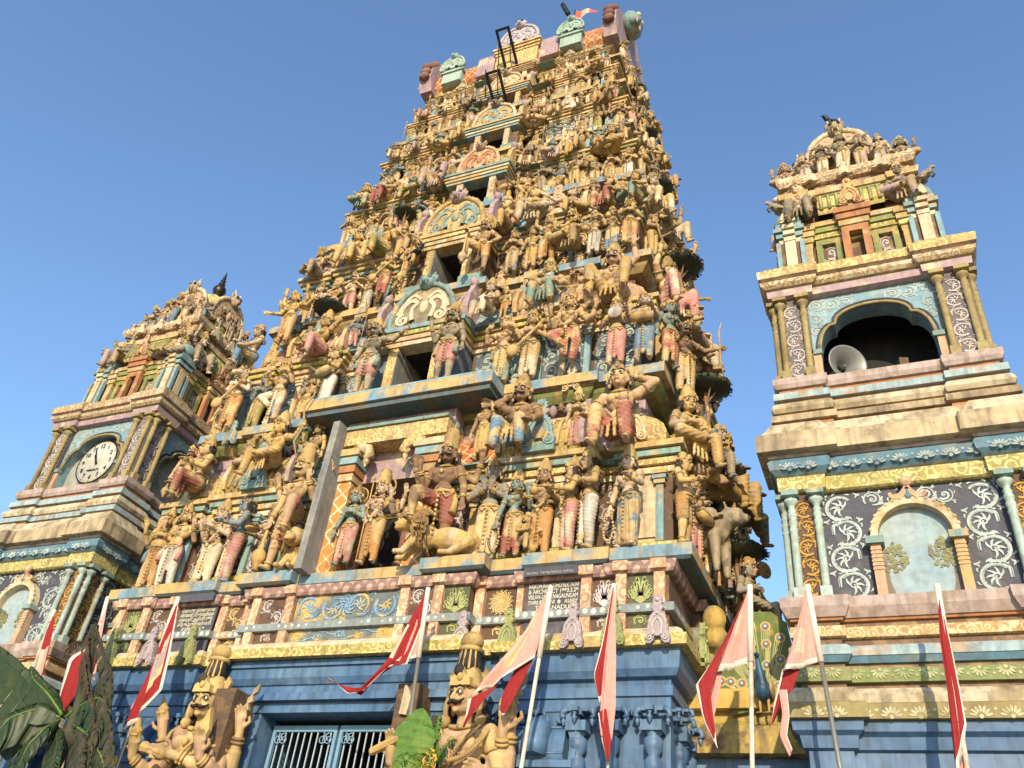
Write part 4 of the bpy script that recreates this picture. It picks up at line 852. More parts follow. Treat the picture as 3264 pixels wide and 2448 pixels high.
# ---- blue ground storey with the gate
HW = 4.62
def base_plan(d=0): 
    yb = 2*YM-10.0
    R = [(1.12,9.93),(1.86,9.93),(1.86,10.12),(2.9,10.12),(2.9,10.02),(HW,10.02),(HW,11.2),(HW+.1,11.2),(HW+.1,yb-1.2),(HW,yb-1.2),(HW,yb)]
    return [(CX+x,y) for x,y in R]
gs = MB()
for s in (-1,1):
    P = base_plan(); P = P+[(CX+1.12,2*YM-10.0)]
    P = [(2*CX-x,y) for x,y in P][::-1] if s < 0 else P
    gs.prism(P, 0, 4.66)
ground = gs.build('ground_storey', M['wallblue'], tower)
def fplan(yo=0):
    yb = 2*YM-10.0
    R = [(1.86,9.93+yo),(1.86,10.12+yo),(2.62,10.12+yo),(2.62,10.02+yo),(3.9,10.02+yo),(3.9,9.98+yo),(HW,9.98+yo),(HW,11.3),(HW+.1,11.3),(HW+.1,yb-1.2),(HW,yb-1.2),(HW,yb)]
    return [(CX+x,y) for x,y in R]+[(CX-x,y) for x,y in R[::-1]]
FP = fplan()
mould(MB(), FP, [(4.662,.02),(4.80,.02),(4.81,.05),(4.93,.05),(4.94,.02),(5.0,.03),(5.02,.10),(5.10,.15),(5.20,.16),(5.33,.17)]).build('lintel_cornice', M['wallblue'], tower)
mould(MB(), FP, [(5.332,.22),(5.335,.27),(5.47,.27),(5.475,.23)]).build('eaves_moulding', M['yellow_scroll'], tower)
mould(MB(), FP, [(5.477,.23),(5.54,.20),(5.60,.12),(5.62,.05)]).build('eaves_moulding', M['cream'], tower)
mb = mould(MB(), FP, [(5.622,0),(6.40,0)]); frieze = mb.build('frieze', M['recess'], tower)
mould(MB(), FP, [(5.83,.05),(5.832,.08),(5.94,.08),(5.942,.05)]).build('jewel_band', paint('jewel_grey',(.30,.35,.34),OCH,.3,2.,.4,pat='dots',pc=(.72,.70,.60),psc=8.5), frieze)
mould(MB(), FP, [(6.36,.07),(6.40,.10),(6.50,.12),(6.51,.08)]).build('frieze_cap', M['mauve_scroll'], frieze)
def yfr(u):
    a = abs(u); return 9.93 if a < 1.86 else 10.12 if a < 2.62 else 10.02 if a < 3.9 else 9.98
for s,pil in ((1,[.86,1.40,1.95,2.58,3.53,4.01,4.51]),(-1,[1.10,1.72,2.02,2.5,3.42,3.98,4.5])):
    for u in pil:
        y = yfr(u); w = .07; mb = MB()
        mb.box(CX+s*u-w,CX+s*u+w,y-.07,y+.01,5.625,5.828); mb.box(CX+s*u-w,CX+s*u+w,y-.07,y+.01,5.945,6.358); mb.box(CX+s*u-w-.03,CX+s*u+w+.03,y-.13,y,6.385,6.52)
        mb.build('pilaster', M['peach_scroll'], frieze)
pans = [(-4.42,-4.06,'pan_green','scroll_green','plume'),(-3.9,-3.5,'pan_brown','scroll_lilac','scroll'),(-2.42,-2.07,'pan_brown','scroll_gold','scroll'),(-1.64,-1.19,'pan_brown','scroll_lilac','scroll'),(-1.0,.77,'pan_teal','scroll_blue','wide'),
        (.95,1.31,'pan_brown','scroll_lilac','scroll'),(1.49,1.86,'pan_green','scroll_green','plume'),(2.04,2.49,'pan_brown','scroll_gold','wheel'),(2.67,3.44,'pan_navy','',''),(3.62,3.92,'pan_brown','scroll_lilac','plume'),(4.10,4.42,'pan_green','scroll_green','plume'),(-3.33,-2.59,'pan_navy','','')]
pans.append((1.8,1.9,'pan_brown','scroll_gold',''))
for a,b,m1,m2,kind in pans[:-1]:
    y = yfr((a+b)/2)-.012; mb = MB(); mb.box(CX+a,CX+b,y,y+.02,5.945,6.36,0); mb.box(CX+a,CX+b,y+.002,y+.02,5.63,5.828,0)
    if kind == 'plume': plume_panel(mb,CX+a,CX+b,5.96,6.35,y,1)
    elif kind == 'scroll': scroll_panel(mb,CX+a+.01,CX+b-.01,5.955,6.35,y,1,2,1)
    elif kind == 'wheel': swirl_wheel(mb,CX+(a+b)/2,6.155,.19,y,1,16)
    elif kind == 'wide': hscroll(mb,CX+a,CX+b,5.97,6.35,y,1,4,.012,1); swirl_wheel(mb,CX-.1,6.16,.17,y-.004,1,9)
    if kind: hscroll(mb,CX+a,CX+b,5.65,5.82,y+.002,1,max(1,int((b-a)/.3)),.01,0)
    mb.build('carved_panel' if kind else 'sign_board', [M[m1],M[m2] if m2 else M['pan_navy']], frieze)
def text(s, x, y, z, size, mat, name, parent, wmax=None, rot=None, align='CENTER', slant=0):
    cu = bpy.data.curves.new('t','FONT'); cu.body = s; cu.size = size; cu.align_x = align; cu.align_y = 'CENTER'; cu.extrude = .004; cu.offset = .001*size/.1
    t = bpy.data.objects.new('t', cu); COL.objects.link(t); dg = bpy.context.evaluated_depsgraph_get(); me = bpy.data.meshes.new_from_object(t.evaluated_get(dg)); bpy.data.objects.remove(t)
    if not len(me.vertices): return None
    xs = [v.co.x for v in me.vertices]; k = min(1, wmax/(max(xs)-min(xs))) if wmax else 1
    o = wloc(parent)
    for v in me.vertices:
        p = Vector((v.co.x*k, v.co.z, v.co.y))
        if rot: c,sn = math.cos(rot),math.sin(rot); p = Vector((p.x*c-p.z*sn, p.y, p.x*sn+p.z*c))
        v.co = Vector((x+p.x, y-p.y, z+p.z))-o
    me.materials.clear(); me.materials.append(mat); ob = bpy.data.objects.new(name, me); COL.objects.link(ob); ob.parent = parent; return ob
W1 = flat('sign_lettering',(.60,.55,.40)); W2 = flat('shaded_lettering',(.30,.29,.24))  # second lettering is a darker copy, the ledge's shade put into its colour
yy = yfr(3)-.016
for k,(s,m_,sz) in enumerate([('RAJKOPURAMCONSTRUCTION',W1,.085),('& ARCHITECT 1993.3.29',W1,.085),('VISUVA LMR.V.NAGALINGAM',W1,.085),('THIRUPULANI  \u273f   ASARY',W1,.08),('TAMILNADU',W1,.085)]):
    text(s, CX+3.055, yy, 6.30-.076*k, sz, m_, 'sign_lettering', frieze, .70)
for k,s in enumerate(['\u0bc7\u0b95\u0bbe\u0baa\u0bc1\u0bb0 \u0ba8\u0bbf\u0bb0\u0bcd\u0bae\u0bbe\u0ba3\u0bae\u0bcd','\u0bb5\u0bbf\u0bb8\u0bcd\u0bb5\u0bb8\u0bcd\u0bb0\u0bc0, \u0ba4\u0bbf\u0bb0\u0bc1 \u0ba8\u0bbe\u0b95\u0bb2\u0bbf\u0b99\u0bcd\u0b95\u0bae\u0bcd','\u0bb8\u0bcd\u0ba4\u0baa\u0ba4\u0bbf \u0b86\u0b9a\u0bbe\u0bb0\u0bbf 1993','\u0ba4\u0bbf\u0bb0\u0bc1\u0baa\u0bcd\u0baa\u0bc1\u0bb2\u0bcd\u0bb2\u0bbe\u0ba3\u0bbf','\u0ba4\u0bae\u0bbf\u0bb4\u0bcd \u0ba8\u0bbe\u0b9f\u0bc1']):
    text(s, CX-2.96, yy, 6.30-.076*k, .08, W1, 'sign_lettering', frieze, .66)
for s in (-1,1):
    mb = MB(); u0,u1 = (2.67,3.44) if s > 0 else (-3.33,-2.59); mb.box(CX+u0,CX+u1,9.845,9.86,6.385,6.512); mb.build('sign_board', M['pan_navy'], frieze)
for k,t in enumerate(['KOVAI, TAMILNADU, INDIA.']): text(t, CX+3.055, 9.842, 6.42, .055, W2, 'sign_lettering', frieze, .66)
# ledge of the first statues
def lplan():
    yb = 2*YM-10.0
    R = [(1.1,9.90),(1.1,9.72),(2.12,9.72),(2.12,9.95),(2.62,9.95),(2.62,9.84),(3.85,9.84),(3.85,9.90),(4.94,9.90),(4.94,11.9),(4.98,11.9),(4.98,yb-1),(4.9,yb-1),(4.9,yb)]
    return [(CX+x,y) for x,y in R]+[(CX-x,y) for x,y in R[::-1]]
LP = lplan()
lm_ = [M['ledge'],M['ledge_shade']]
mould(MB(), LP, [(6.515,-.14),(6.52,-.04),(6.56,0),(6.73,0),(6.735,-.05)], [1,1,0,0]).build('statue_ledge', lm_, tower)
# plaques standing on the eaves
for k,(u,c) in enumerate([(1.88,'mauve'),(2.55,'green'),(3.47,'mauve'),(4.0,'green'),(4.56,'mauve'),(-4.18,'green'),(-2.62,'green'),(-3.4,'mauve'),(-4.62,'mauve')]):
    mb = MB(); nasi(mb, CX+u, yfr(u)-.29, 5.33, .30, .60, 0, 1, .05); mb.build('eaves_plaque', [paint('plaque_lilac',(.47,.39,.41),(.52,.45,.42),.3,4,.3) if c == 'mauve' else paint('plaque_olive',(.30,.33,.14),(.45,.38,.12),.35,3,.35), M['scroll_lilac'] if c == 'mauve' else M['scroll_green']], tower)
for k,y in enumerate((10.6,11.3)):
    mb = MB(); nasi(mb, 0, 0, 5.33, .30, .60, 0, 1, .05); mb.xform(lambda p: (CX+HW+.27-p.y, y+p.x, p.z)); mb.build('eaves_plaque', [MATS['plaque_olive' if k == 0 else 'plaque_lilac'], M['scroll_green']], tower)
# gate lintel (centre bay), jamb recess, passage painted near-black in place of shade
mb = MB()
for z0,z1,y,hw in ((4.66,4.80,9.90,1.9),(4.80,4.90,9.80,1.95),(4.90,5.16,9.86,1.92),(5.16,5.24,9.78,1.98),(5.24,5.331,9.73,2.03)): mb.box(CX-hw,CX+hw,y,10.2,z0+.001,z1)
mb.build('gate_lintel', M['wallblue'], tower)
mb = MB()
for z0,z1,y,hw in ((5.332,5.47,9.60,2.08),): mb.box(CX-hw,CX+hw,y,10.0,z0,z1)
mb.build('gate_eaves', M['yellow_scroll'], tower)
mb = MB(); R = [[(CX-h,9.99,z),(CX-h,y,z),(CX+h,y,z),(CX+h,9.99,z)] for z,y,h in ((5.472,9.61,2.07),(5.53,9.65,2.03),(5.60,9.76,1.95),(5.63,9.9,1.9))]; mb.rings(R); mb.build('gate_eaves', M['cream'], tower)
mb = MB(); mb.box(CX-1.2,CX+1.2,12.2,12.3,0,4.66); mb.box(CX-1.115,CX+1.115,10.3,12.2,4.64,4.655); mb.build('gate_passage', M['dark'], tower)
# blue brackets, colonnettes and little shrine niches on the ground storey
wb = M['wallblue']
def bracket(mb, x, y, z, s=1):
    mb.box(x-.07*s,x+.07*s,y-.12*s,y,z-.10*s,z); mb.box(x-.15*s,x+.15*s,y-.10*s,y,z-.05*s,z)
    for a in (-1,1):
        mb.tube([(x+a*.15*s,y-.05*s,z-.01),(x+a*.22*s,y-.05*s,z-.04*s),(x+a*.24*s,y-.05*s,z-.1*s),(x+a*.19*s,y-.05*s,z-.13*s)],[.045*s,.045*s,.04*s,.03*s],6)
        mb.lathe([(0,-.24*s),(.03*s,-.2*s),(.035*s,-.17*s),(.015*s,-.14*s),(.03*s,-.12*s)],(x+a*.21*s,y-.05*s,z),6)
    mb.box(x-.05*s,x+.05*s,y-.24*s,y-.1*s,z-.08*s,z-.01); mb.lathe([(0,-.24*s),(.035*s,-.19*s),(.04*s,-.16*s),(.015*s,-.12*s),(.035*s,-.09*s)],(x,y-.2*s,z),6)
def bcol(mb, x, y, z0, z1, r=.07):
    h = z1-z0; mb.lathe([(r,0),(r,.5*h),(r*1.3,.505*h),(r*.9,.52*h),(r*1.25,.54*h),(r*.9,.56*h),(r*.95,.70*h),(r*1.35,.715*h),(r*.85,.73*h),(r*.8,.78*h),(r*1.15,.80*h),(r*.75,.815*h),(r*1.6,.84*h),(r*1.7,.87*h),(r*1.0,.89*h),(r*1.75,.91*h),(r*1.8,.94*h),(r*1.1,.955*h),(r*1.9,.965*h)],(x,y,z0),12)
    mb.box(x-r*2,x+r*2,y-r*2,y+r*2,z0+.965*h,z1)
for s in (-1,1):
    for u in (2.05,2.5,3.55,3.95,4.45):
        mb = MB(); y = (10.12 if u < 2.62 else 10.02)-.13; bcol(mb, CX+s*u, y+.02, 1.2, 4.50,.062); bracket(mb, CX+s*u, y+.02, 4.655, .85); mb.build('bracket_column', wb, ground)
    mb = MB(); x = CX+s*3.05; y = 10.0
    mb.box(x-.42,x+.42,y-.16,y+.02,3.9,3.98); mb.box(x-.36,x+.36,y-.12,y+.02,1.2,3.9); mb.box(x-.47,x+.47,y-.20,y+.02,3.98,4.06); barrel(mb,x-.36,x+.36,y,4.10,.20,.36,1,None,0,0)
    for a in (-1,1): ribbon(mb,[(x+a*.46,4.06),(x+a*.47,4.3),(x+a*.40,4.5),(x+a*.46,4.58)],.04,y-.18,y)
    for q in range(4): mb.lathe([(.03,4.5),(.045,4.54),(.02,4.57),(.0,4.62)],(x-.24+.16*q,y-.05,0),6)
    mb.build('shrine_niche', wb, ground)
    for q in range(5):
        mb = MB(); bracket(mb, CX+s*(2.05+q*.6+.3), 10.0, 4.655, .6); mb.build('bracket', wb, ground)
for k in range(5):
    mb = MB(); bcol(mb, CX+HW+.02, 10.35+k*.42, 1.2, 4.50,.06); bracket(mb, CX+HW+.02, 10.35+k*.42, 4.655, .8); mb.build('bracket_column', wb, ground)
# ---- the seven statue storeys
BODY = ['recess','ochre','dirty','ochre','dirty','ochre','dirty']
stor = []
for i in range(7):
    z0, z1 = TZ[i], TZ[i+1]; h = z1-z0; q = h/3.24; yl, yn = TY[i], TY[i+1]; hw = TH[i]-.42; hn = TH[i+1]
    if i == 6: yn, hn = TY[7], TH[7]
    yw = yl+.44*min(1,q+.15); ns = TH[i]/4.92
    cb, sa, sb, ka = .98*ns, 2.05*ns, 3.45*ns, 3.92*ns
    P = gplan(hw, yw, cb, -.62, sa, sb, .16, ka, .10)
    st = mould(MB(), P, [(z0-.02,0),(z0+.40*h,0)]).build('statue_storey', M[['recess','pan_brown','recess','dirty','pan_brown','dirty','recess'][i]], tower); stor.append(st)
    mould(MB(), P, [(z0+.001,.05),(z0+.03*h,.05),(z0+.035*h,.09),(z0+.06*h,.09),(z0+.065*h,.05)]).build('plinth_course', M[['green_dots','ochre','green_dots','ochre','cream','ochre','ochre'][i]], st)
    # entablature courses
    cs = [['cream','ochre_scroll','bluegreen','ochre'],['cream','peach','green_dots','ochre'],['ochre','bluegreen','ochre_scroll','cream'],['ochre_scroll','ochre','green','ochre'],['ochre','cream','ochre_scroll','ochre'],['ochre','peach','ochre','ochre_scroll'],['ochre','cream','ochre','ochre']][i]
    for k in range(4):
        a, b = z0+h*(.40+.035*k), z0+h*(.40+.035*(k+1)); g = (.04+.055*k)*min(1,q+.2)
        mould(MB(), P, [(a+.002,g-.03),(a+.006,g),(b-.012*q,g),(b-.008*q,g-.035),(b,g-.035)]).build('entablature', M[cs[k]], st)
    # roof zone core, neck, ledge
    yr = yn+.30; hr = hn-.36
    PR = gplan(hr, yr, cb, .25, sa*hr/hw, sb*hr/hw, .10, ka*hr/hw, .05)
    mould(MB(), PR, [(z0+.53*h,0),(z0+.77*h,0)]).build('roof_core', M[['mauve','recess','peach','ochre','dirty','ochre','dirty'][i]], st)
    PN = gplan(hr-.02, yr+.02, cb, .25, sa*hr/hw, sb*hr/hw, .10, ka*hr/hw, .05)
    if i < 6:
        nk = mould(MB(), PN, [(z0+.771*h,-.04),(z0+.79*h,.02),(z0+.80*h,-.03),(z0+.87*h,-.03)]).build('neck_band', M[['mauve','recess','mauve','recess','recess','mauve','recess'][i]], st)
        PL = gplan(hn-.13, yn+.12, cb*.98, .20, sa*hn/hw*.97, sb*hn/hw*.97, .08, ka*hn/hw*.97, .03)
        mould(MB(), PL, [(z0+.871*h,-.10),(z0+.90*h,0),(z0+.915*h,.03),(z0+.925*h,.0)],[0,0,0]).build('ledge_soffit', [M['green' if i%2 == 0 else 'ochre']], st)
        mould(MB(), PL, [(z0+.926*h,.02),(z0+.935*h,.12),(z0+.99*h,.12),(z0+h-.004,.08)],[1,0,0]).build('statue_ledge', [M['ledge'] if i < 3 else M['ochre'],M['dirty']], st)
        if i < 2:
            for s in (-1,1):
                mb = MB(); w = .62*ns; lotus_band(mb, CX+s*(sa+sb)/2*hr/hw-w, CX+s*(sa+sb)/2*hr/hw+w, yr-.12, z0+.80*h, z0+.87*h, 9); mb.build('lotus_band', M['mauve'], st)
                mb = MB()
                for k in range(5):
                    x = CX+s*(sa+sb)/2*hr/hw-w+w*.5*k; mb.lathe([(.06,0),(.06,.02),(.03,.05),(.07,.07),(.03,.1),(.05,.13),(.0,.2)],(x,yr-.24,z0+.80*h),6)
                mb.build('vase_row', M['recess'], st)
    # pilasters with capitals along the front
    us = sorted(set([sa*.97, sa+(sb-sa)*.34, sa+(sb-sa)*.66, sb, ka*1.01, hw*.985, (cb+sa)/2]))
    for u in us:
        for s in (-1,1):
            yy = yw-(.16 if sa <= u <= sb else .10 if u >= ka else 0)-.02; w = .055*ns; mb = MB()
            za, zb = z0+.065*h, z0+.40*h
            mb.box(CX+s*u-w,CX+s*u+w,yy-.06*ns,yy+.02,za,za+(zb-za)*.74,0)
            for k in range(4):
                g = w*(1.15+.32*k)*(1 if k else .8); mb.box(CX+s*u-g,CX+s*u+g,yy-.06*ns-g+w,yy+.02,za+(zb-za)*(.745+.065*k),za+(zb-za)*(.80+.065*k),1 if k%2 else 0)
            mb.build('pilaster', [M[['cream','bluegreen','ochre','blue'][(int(u*7)+i)%4]],M[['bluegreen','ochre','cream'][(int(u*5)+i)%3]]], st)
    # painted panels between the pilasters
    for a,b,py in ((cb,sa,0),(sa,sb,.16),(sb,ka,0),(ka,hw,.10)):
        for s in (-1,1):
            if i > 4: continue
            x0,x1 = sorted((CX+s*(a+.06),CX+s*(b-.06))); yy = yw-py-.012; mb = MB()
            mb.box(x0,x1,yy,yy+.02,z0+.07*h,z0+.395*h,0)
            if i == 0 and a == ka:
                mb.box(x0+.04,x1-.04,yy-.03,yy,z0+.09*h,z0+.36*h,0); mb.build('cream_pilaster', [M['cream']], st); continue
            n = max(1,round((x1-x0)/(.38*ns)))
            for k in range(n): scroll_panel(mb, x0+(x1-x0)*(k+.1)/n, x0+(x1-x0)*(k+.9)/n, z0+.09*h, z0+.38*h, yy, 1, 3, s, .01, 0)
            mb.build('painted_panel', [M[['pan_brown','pan_slate','pan_brown','ochre','pan_brown'][i]], M[['scroll_lilac','scroll_white','scroll_gold','scroll_gold','scroll_lilac'][i]]], st)
    # side-bay vaults and corner domes with plaques
    zr = z0+.56*h; rr = .30*min(1,q+.1); rz = .20*h*.95
    vm = [('carved','ochre'),('lattice_p','ochre'),('lattice_p','peach'),('ochre','carved'),('carved','ochre'),('cream','ochre'),('ochre','carved')][i]
    for s in (-1,1):
        xc = CX+s*(sa+sb)/2*(hr/hw*.5+.5); bw = (sb-sa)*.46
        mb = MB(); barrel(mb, xc-bw, xc+bw, yw-.10, zr, rr, rz, 9, None, 0, 1); v = mb.build('vault_roof', [M[vm[0]],M[vm[1]]], st)
        mb = MB(); mb.box(xc-.26*ns,xc+.26*ns,yw-rr-.16,yw-.1,z0+.53*h,zr+.02*h,1); nasi(mb, xc, yw-rr-.12, zr+.0*h, .52*ns, .26*h, 0, 1, .06); mb.build('gable_plaque', [M[['blue','bluegreen','peach','cream','ochre','cream','ochre'][i]],M[['bluegreen','cream','cream','ochre','cream','ochre','cream'][i]]], v)
        for e in (-1,1):                                   # curling vault ends
            mb = MB(); x = xc+e*(bw+.03)
            mb.plate([(yw-.1+p,zr+z) for p,z in [(-rr*1.1,-.02),(-rr*1.25,rz*.35),(-rr*1.05,rz*.8),(-rr*.55,rz*1.15),(-rr*.35,rz*1.5),(-rr*.1,rz*1.35),(0,rz*1.0),(0,-.02)]], -.045, .045, 0)
            mb.xform(lambda p: (x+p.y, p.x, p.z)); mb.build('vault_end', M[['ochre','mauve','peach','ochre','blue','ochre','ochre'][(i+e)%7]], v)
        xk = CX+s*(hw*.90); kw = .44*ns; yk = yw-.10
        mb = MB(); mb.smooth = True
        R = []
        for rr2,zz in ((.95,0),(1.05,.2),(1.08,.42),(.95,.62),(.68,.8),(.3,.92)):
            R.append([(xk+s*.0+kw*rr2*math.cos(PI/8+PI/4*j), yk+.35*ns+kw*1.05*rr2*math.sin(PI/8+PI/4*j)-.05, zr+rz*1.15*zz) for j in range(8)])
        mb.smooth = False; mb.rings(R); mb.lathe([(.10,0),(.05,.04),(.08,.08),(.02,.16),(0,.2)],(xk,yk+.3*ns,zr+rz*1.05),8,1); kd = mb.build('corner_dome', [M[['ochre_scroll','peach','cream','ochre','ochre_scroll','ochre','ochre'][i]],M['dirty']], st)
        mb = MB(); nasi(mb, xk, yk-.12*ns, zr, .42*ns, .22*h, 0, 1, .05); mb.build('gable_plaque', [M[['cream','ochre','mauve','peach','cream','ochre','cream'][i]],M['ochre']], kd)
        # small lattice roofs beside the centre
        xl = CX+s*(cb+sa)/2; lw = (sa-cb)*.42
        mb = MB(); R = [[(xl-lw,y,z),(xl+lw,y,z)] for y,z in ((yw-.30,zr-.03*h),(yw-.26,zr+.04*h),(yw-.12,zr+.14*h),(yw+.05,zr+.19*h))]
        mb.rings(R, closed=False); mb.box(xl-lw,xl+lw,yw-.32,yw,z0+.54*h,zr-.03*h,1); mb.build('sloping_roof', [M[['lattice_b' ,'lattice_b','lattice_b','blue','lattice_b','ochre','ochre'][i] if s < 0 else ['lattice_o','lattice_b','blue','ochre','ochre','ochre','ochre'][i]],M['bluegreen']], st)
        for x in (xl-lw-.04,xl+lw+.04):
            mb = MB(); mb.plate([(yw+p*ns,zr+z*q) for p,z in [(-.30,-.05),(-.42,.10),(-.40,.34),(-.30,.55),(-.26,.78),(-.16,.82),(-.12,.68),(-.16,.5),(-.06,.3),(0,-.05)]], -.05, .05, 0)
            mb.ell((yw-.2*ns,-.0,zr+.75*q),(.1*ns,.08,.1*ns),7,5,1); mb.xform(lambda p: (x+p.y, p.x, p.z)); mb.build('makara_end', [M[['green','ochre','mauve','blue','ochre','peach','ochre'][(i+int(s>0))%7]],M['bluegreen']], st)
    # kudu crests sitting on the ledge edge
    if i < 6:
        for u in (1.45*ns, 2.2*ns, 3.3*ns, 4.1*ns):
            for s in (-1,1):
                mb = MB(); nasi(mb, CX+s*u*hn/TH[i], yn-.02, z0+.90*h, .30*ns, .16*h, 0, 1, .03); mb.build('ledge_crest', [M[['blue','cream','blue','cream','peach','ochre'][(i+int(u*3))%6]],M['ochre']], st)
    # flank face: repeat vaults and plaques on the side towards the right tower
    xs = CX+hw+.16+.10; d = YM-yw
    for s in (1,):
        mb = MB(); barrel(mb, -d*.36, d*.36, 0, zr, rr, rz, 7, None, 0, 1); nasi(mb, 0, -rr-.1, zr, .5*ns, .26*h, 1, 1, .06)
        for k in (-1,1): barrel(mb, k*d*.68-.3*ns, k*d*.68+.3*ns, .2, zr, rr*.9, rz, 5, None, 0, 1)
        mb.xform(lambda p: (xs-p.y*1.0-.02, YM+p.x, p.z)); mb.build('vault_roof', [M[vm[0]],M[vm[1]]], st)
        for k in range(7):
            mb = MB(); yy = yw+.35+k*(2*d-.7)/6; mb.box(xs-.30,xs+.02,yy-.07*ns,yy+.07*ns,z0+.06*h,z0+.40*h,0); mb.build('pilaster', M[['ochre','bluegreen','cream'][k%3]], st)
        mb = MB(); lotus_band(mb, YM-d*.38, YM+d*.38, 0, z0+.78*h, z0+.88*h, 9); mb.xform(lambda p: (CX+hr+.12-p.y, p.x, p.z)); mb.build('lotus_band', M['mauve'], st)
    # the centre: a projecting window bay with vault and great horseshoe gable
    yc = yl-.12; cw = .92*ns
    if i > 0:
        ow = [.0,.37,.36,.33,.32,.31,.28][i]; zt = z0+.40*h
        for s in (-1,1):
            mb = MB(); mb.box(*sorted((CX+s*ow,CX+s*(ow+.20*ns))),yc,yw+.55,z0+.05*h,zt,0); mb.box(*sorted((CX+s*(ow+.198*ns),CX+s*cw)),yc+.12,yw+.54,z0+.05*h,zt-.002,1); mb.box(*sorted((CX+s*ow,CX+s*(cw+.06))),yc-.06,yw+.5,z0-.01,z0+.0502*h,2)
            mb.build('window_jamb', [M['ochre_scroll' if i < 3 else 'cream_scroll'],M['pan_slate' if i == 1 else 'recess'],M['bluegreen']], st)
        mb = MB(); mb.box(CX-ow-.0,CX-ow+.012,yc+.02,yw+.52,z0+.05*h,zt); mb.build('window_reveal', M['concrete'], st)
        mb = MB(); mb.box(CX-ow-.02,CX+ow+.02,yw+.56,yw+.58,z0-.0*h,zt); mb.box(CX-ow+.013,CX+ow,yc+.25,yw+.56,zt-.02,zt-.004); mb.build('painted_dark_opening', M['dark'], st)  # black back panel stands in for the unlit depth of the window
        for k in range(4):
            a, b = zt+h*.035*k, zt+h*.035*(k+1); g = .03*k; mb = MB()
            mb.box(CX-cw-.04-g,CX+cw+.04+g,yc-.03-g,yw,a+.001,b-.01*q); mb.box(CX-cw-g,CX+cw+g,yc-g,yw,b-.01*q,b); mb.build('window_lintel', M[[['cream','peach','green_dots','blue'],['ochre','cream','ochre_scroll','ochre'],['bluegreen','ochre','cream','bluegreen'],['blue','cream','bluegreen','ochre'],['ochre','blue','cream','ochre'],['peach','cream','ochre','peach']][i-1][k]], st)
        bm = [('carved','mauve'),('lattice_p','ochre'),('blue','carved'),('ochre','mauve'),('peach','ochre'),('mauve','ochre')][i-1]
        mb = MB(); barrel(mb, CX-cw*1.05, CX+cw*1.05, yc+.26, zt+.15*h, .24, .24*h, 14 if i == 1 else 10, None, 0, 1); v = mb.build('vault_roof', [M[bm[0]],M[bm[1]]], st)
        km = [('bluegreen','dirty','cream','bluegreen','pan_slate'),('ochre','ochre_scroll','bluegreen','mauve','pan_slate'),('peach','peach','terra','dirty','dark'),('cream','blue','ochre','dirty','dark'),('peach','peach','cream','bluegreen','dark'),('mauve','mauve','mauve','mauve','dark')][i-1]
        if i < 6:
            kw, kh = [0,1.18,1.2,.90,1.0,.85][i], [0,1.15,1.1,.88,.82,.72][i]
            mb = MB(); kirti(mb, CX, yc+.06, zt+.12*h, kw, kh, .16); mb.build('horseshoe_gable', [M[k] for k in km], v)
        for e in (-1,1):
            mb = MB(); x = CX+e*(cw*1.05+.04); mb.plate([(yc+.26+p,zt+.15*h+z*q) for p,z in [(-.26,-.03),(-.36,.2),(-.33,.55),(-.22,.8),(-.18,1.05),(-.06,1.0),(0,.7),(0,-.03)]], -.05, .05, 0); mb.ell((yc+.10,0,zt+.15*h+1.0*q),(.11,.09,.11),8,6,1)
            mb.xform(lambda p: (x+p.y, p.x, p.z)); mb.build('makara_end', [M['mauve' if i < 3 else 'ochre'],M['mauve']], st)
    else:
        # open shrine bay: piers, brackets, beam, room backed by a sheet of painted shade, projecting concrete slabs
        zt = z0+.70*h; mb = MB()
        for s in (-1,1):
            mb.box(*sorted((CX+s*.62,CX+s*.98)),9.98,yw+.3,z0,z0+.50*h,0); 
        sh = mb.build('shrine_pier', paint('orange_diamond',(.55,.25,.06),OCH,.3,2.,.35,pat='lattice',pc=(.74,.62,.42),psc=7.), st)
        for s in (-1,1):
            mb = MB(); stepped(mb, *sorted((CX+s*.60,CX+s*1.0)), yw+.2, 9.94, z0+.50*h, z0+.68*h, 4, .09, [0,1,2,0]); mb.build('pier_capital', [M['ochre'],M['terra'],M['blue']], st)
            mb = MB(); x = CX+s*.52; mb.tube([(x+s*.14,9.96,zt-.08),(x,9.93,zt-.06),(x-s*.14,9.9,zt-.12),(x-s*.20,9.9,zt-.24),(x-s*.14,9.9,zt-.29),(x-s*.1,9.9,zt-.22)],[.09,.10,.10,.09,.06,.03],8,0); mb.lathe([(0,-.46),(.04,-.4),(.055,-.34),(.02,-.29),(.05,-.26)],(x-s*.15,9.9,zt),8); mb.build('scroll_bracket', M['ochre_scroll'], st)
        mb = MB(); mb.box(CX-1.05,CX+1.05,9.88,yw+.2,zt,zt+.09*h); mb.build('shrine_beam', M['ochre_scroll'], st)
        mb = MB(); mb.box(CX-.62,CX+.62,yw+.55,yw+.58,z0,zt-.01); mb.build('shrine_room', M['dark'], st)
        mb = MB(); mb.box(CX-1.06,CX+1.06,9.84,yw+.2,zt+.092*h,zt+.11*h); mb.build('shrine_beam', M['bluegreen'], st)
        mb = MB(); lotus_band(mb, CX-1.0, CX+1.0, yw-.28, zt+.12*h, zt+.18*h, 10); mb.box(CX-1.05,CX+1.05,yw-.30,yw,zt+.11*h,zt+.19*h,0); mb.build('lotus_band', M['mauve'], st)
        mb = MB(); mb.box(CX-1.85,CX+1.85,9.66,10.3,zt+.222*h,zt+.285*h,0); mb.box(CX-1.80,CX+1.80,9.72,10.3,zt+.19*h,zt+.221*h,1); mb.box(CX-1.80,CX+1.80,9.66,10.3,zt+.286*h,z1-.01,2); mb.build('balcony_slab', [M['ledge'],M['ledge_shade'],M['blue']], st)
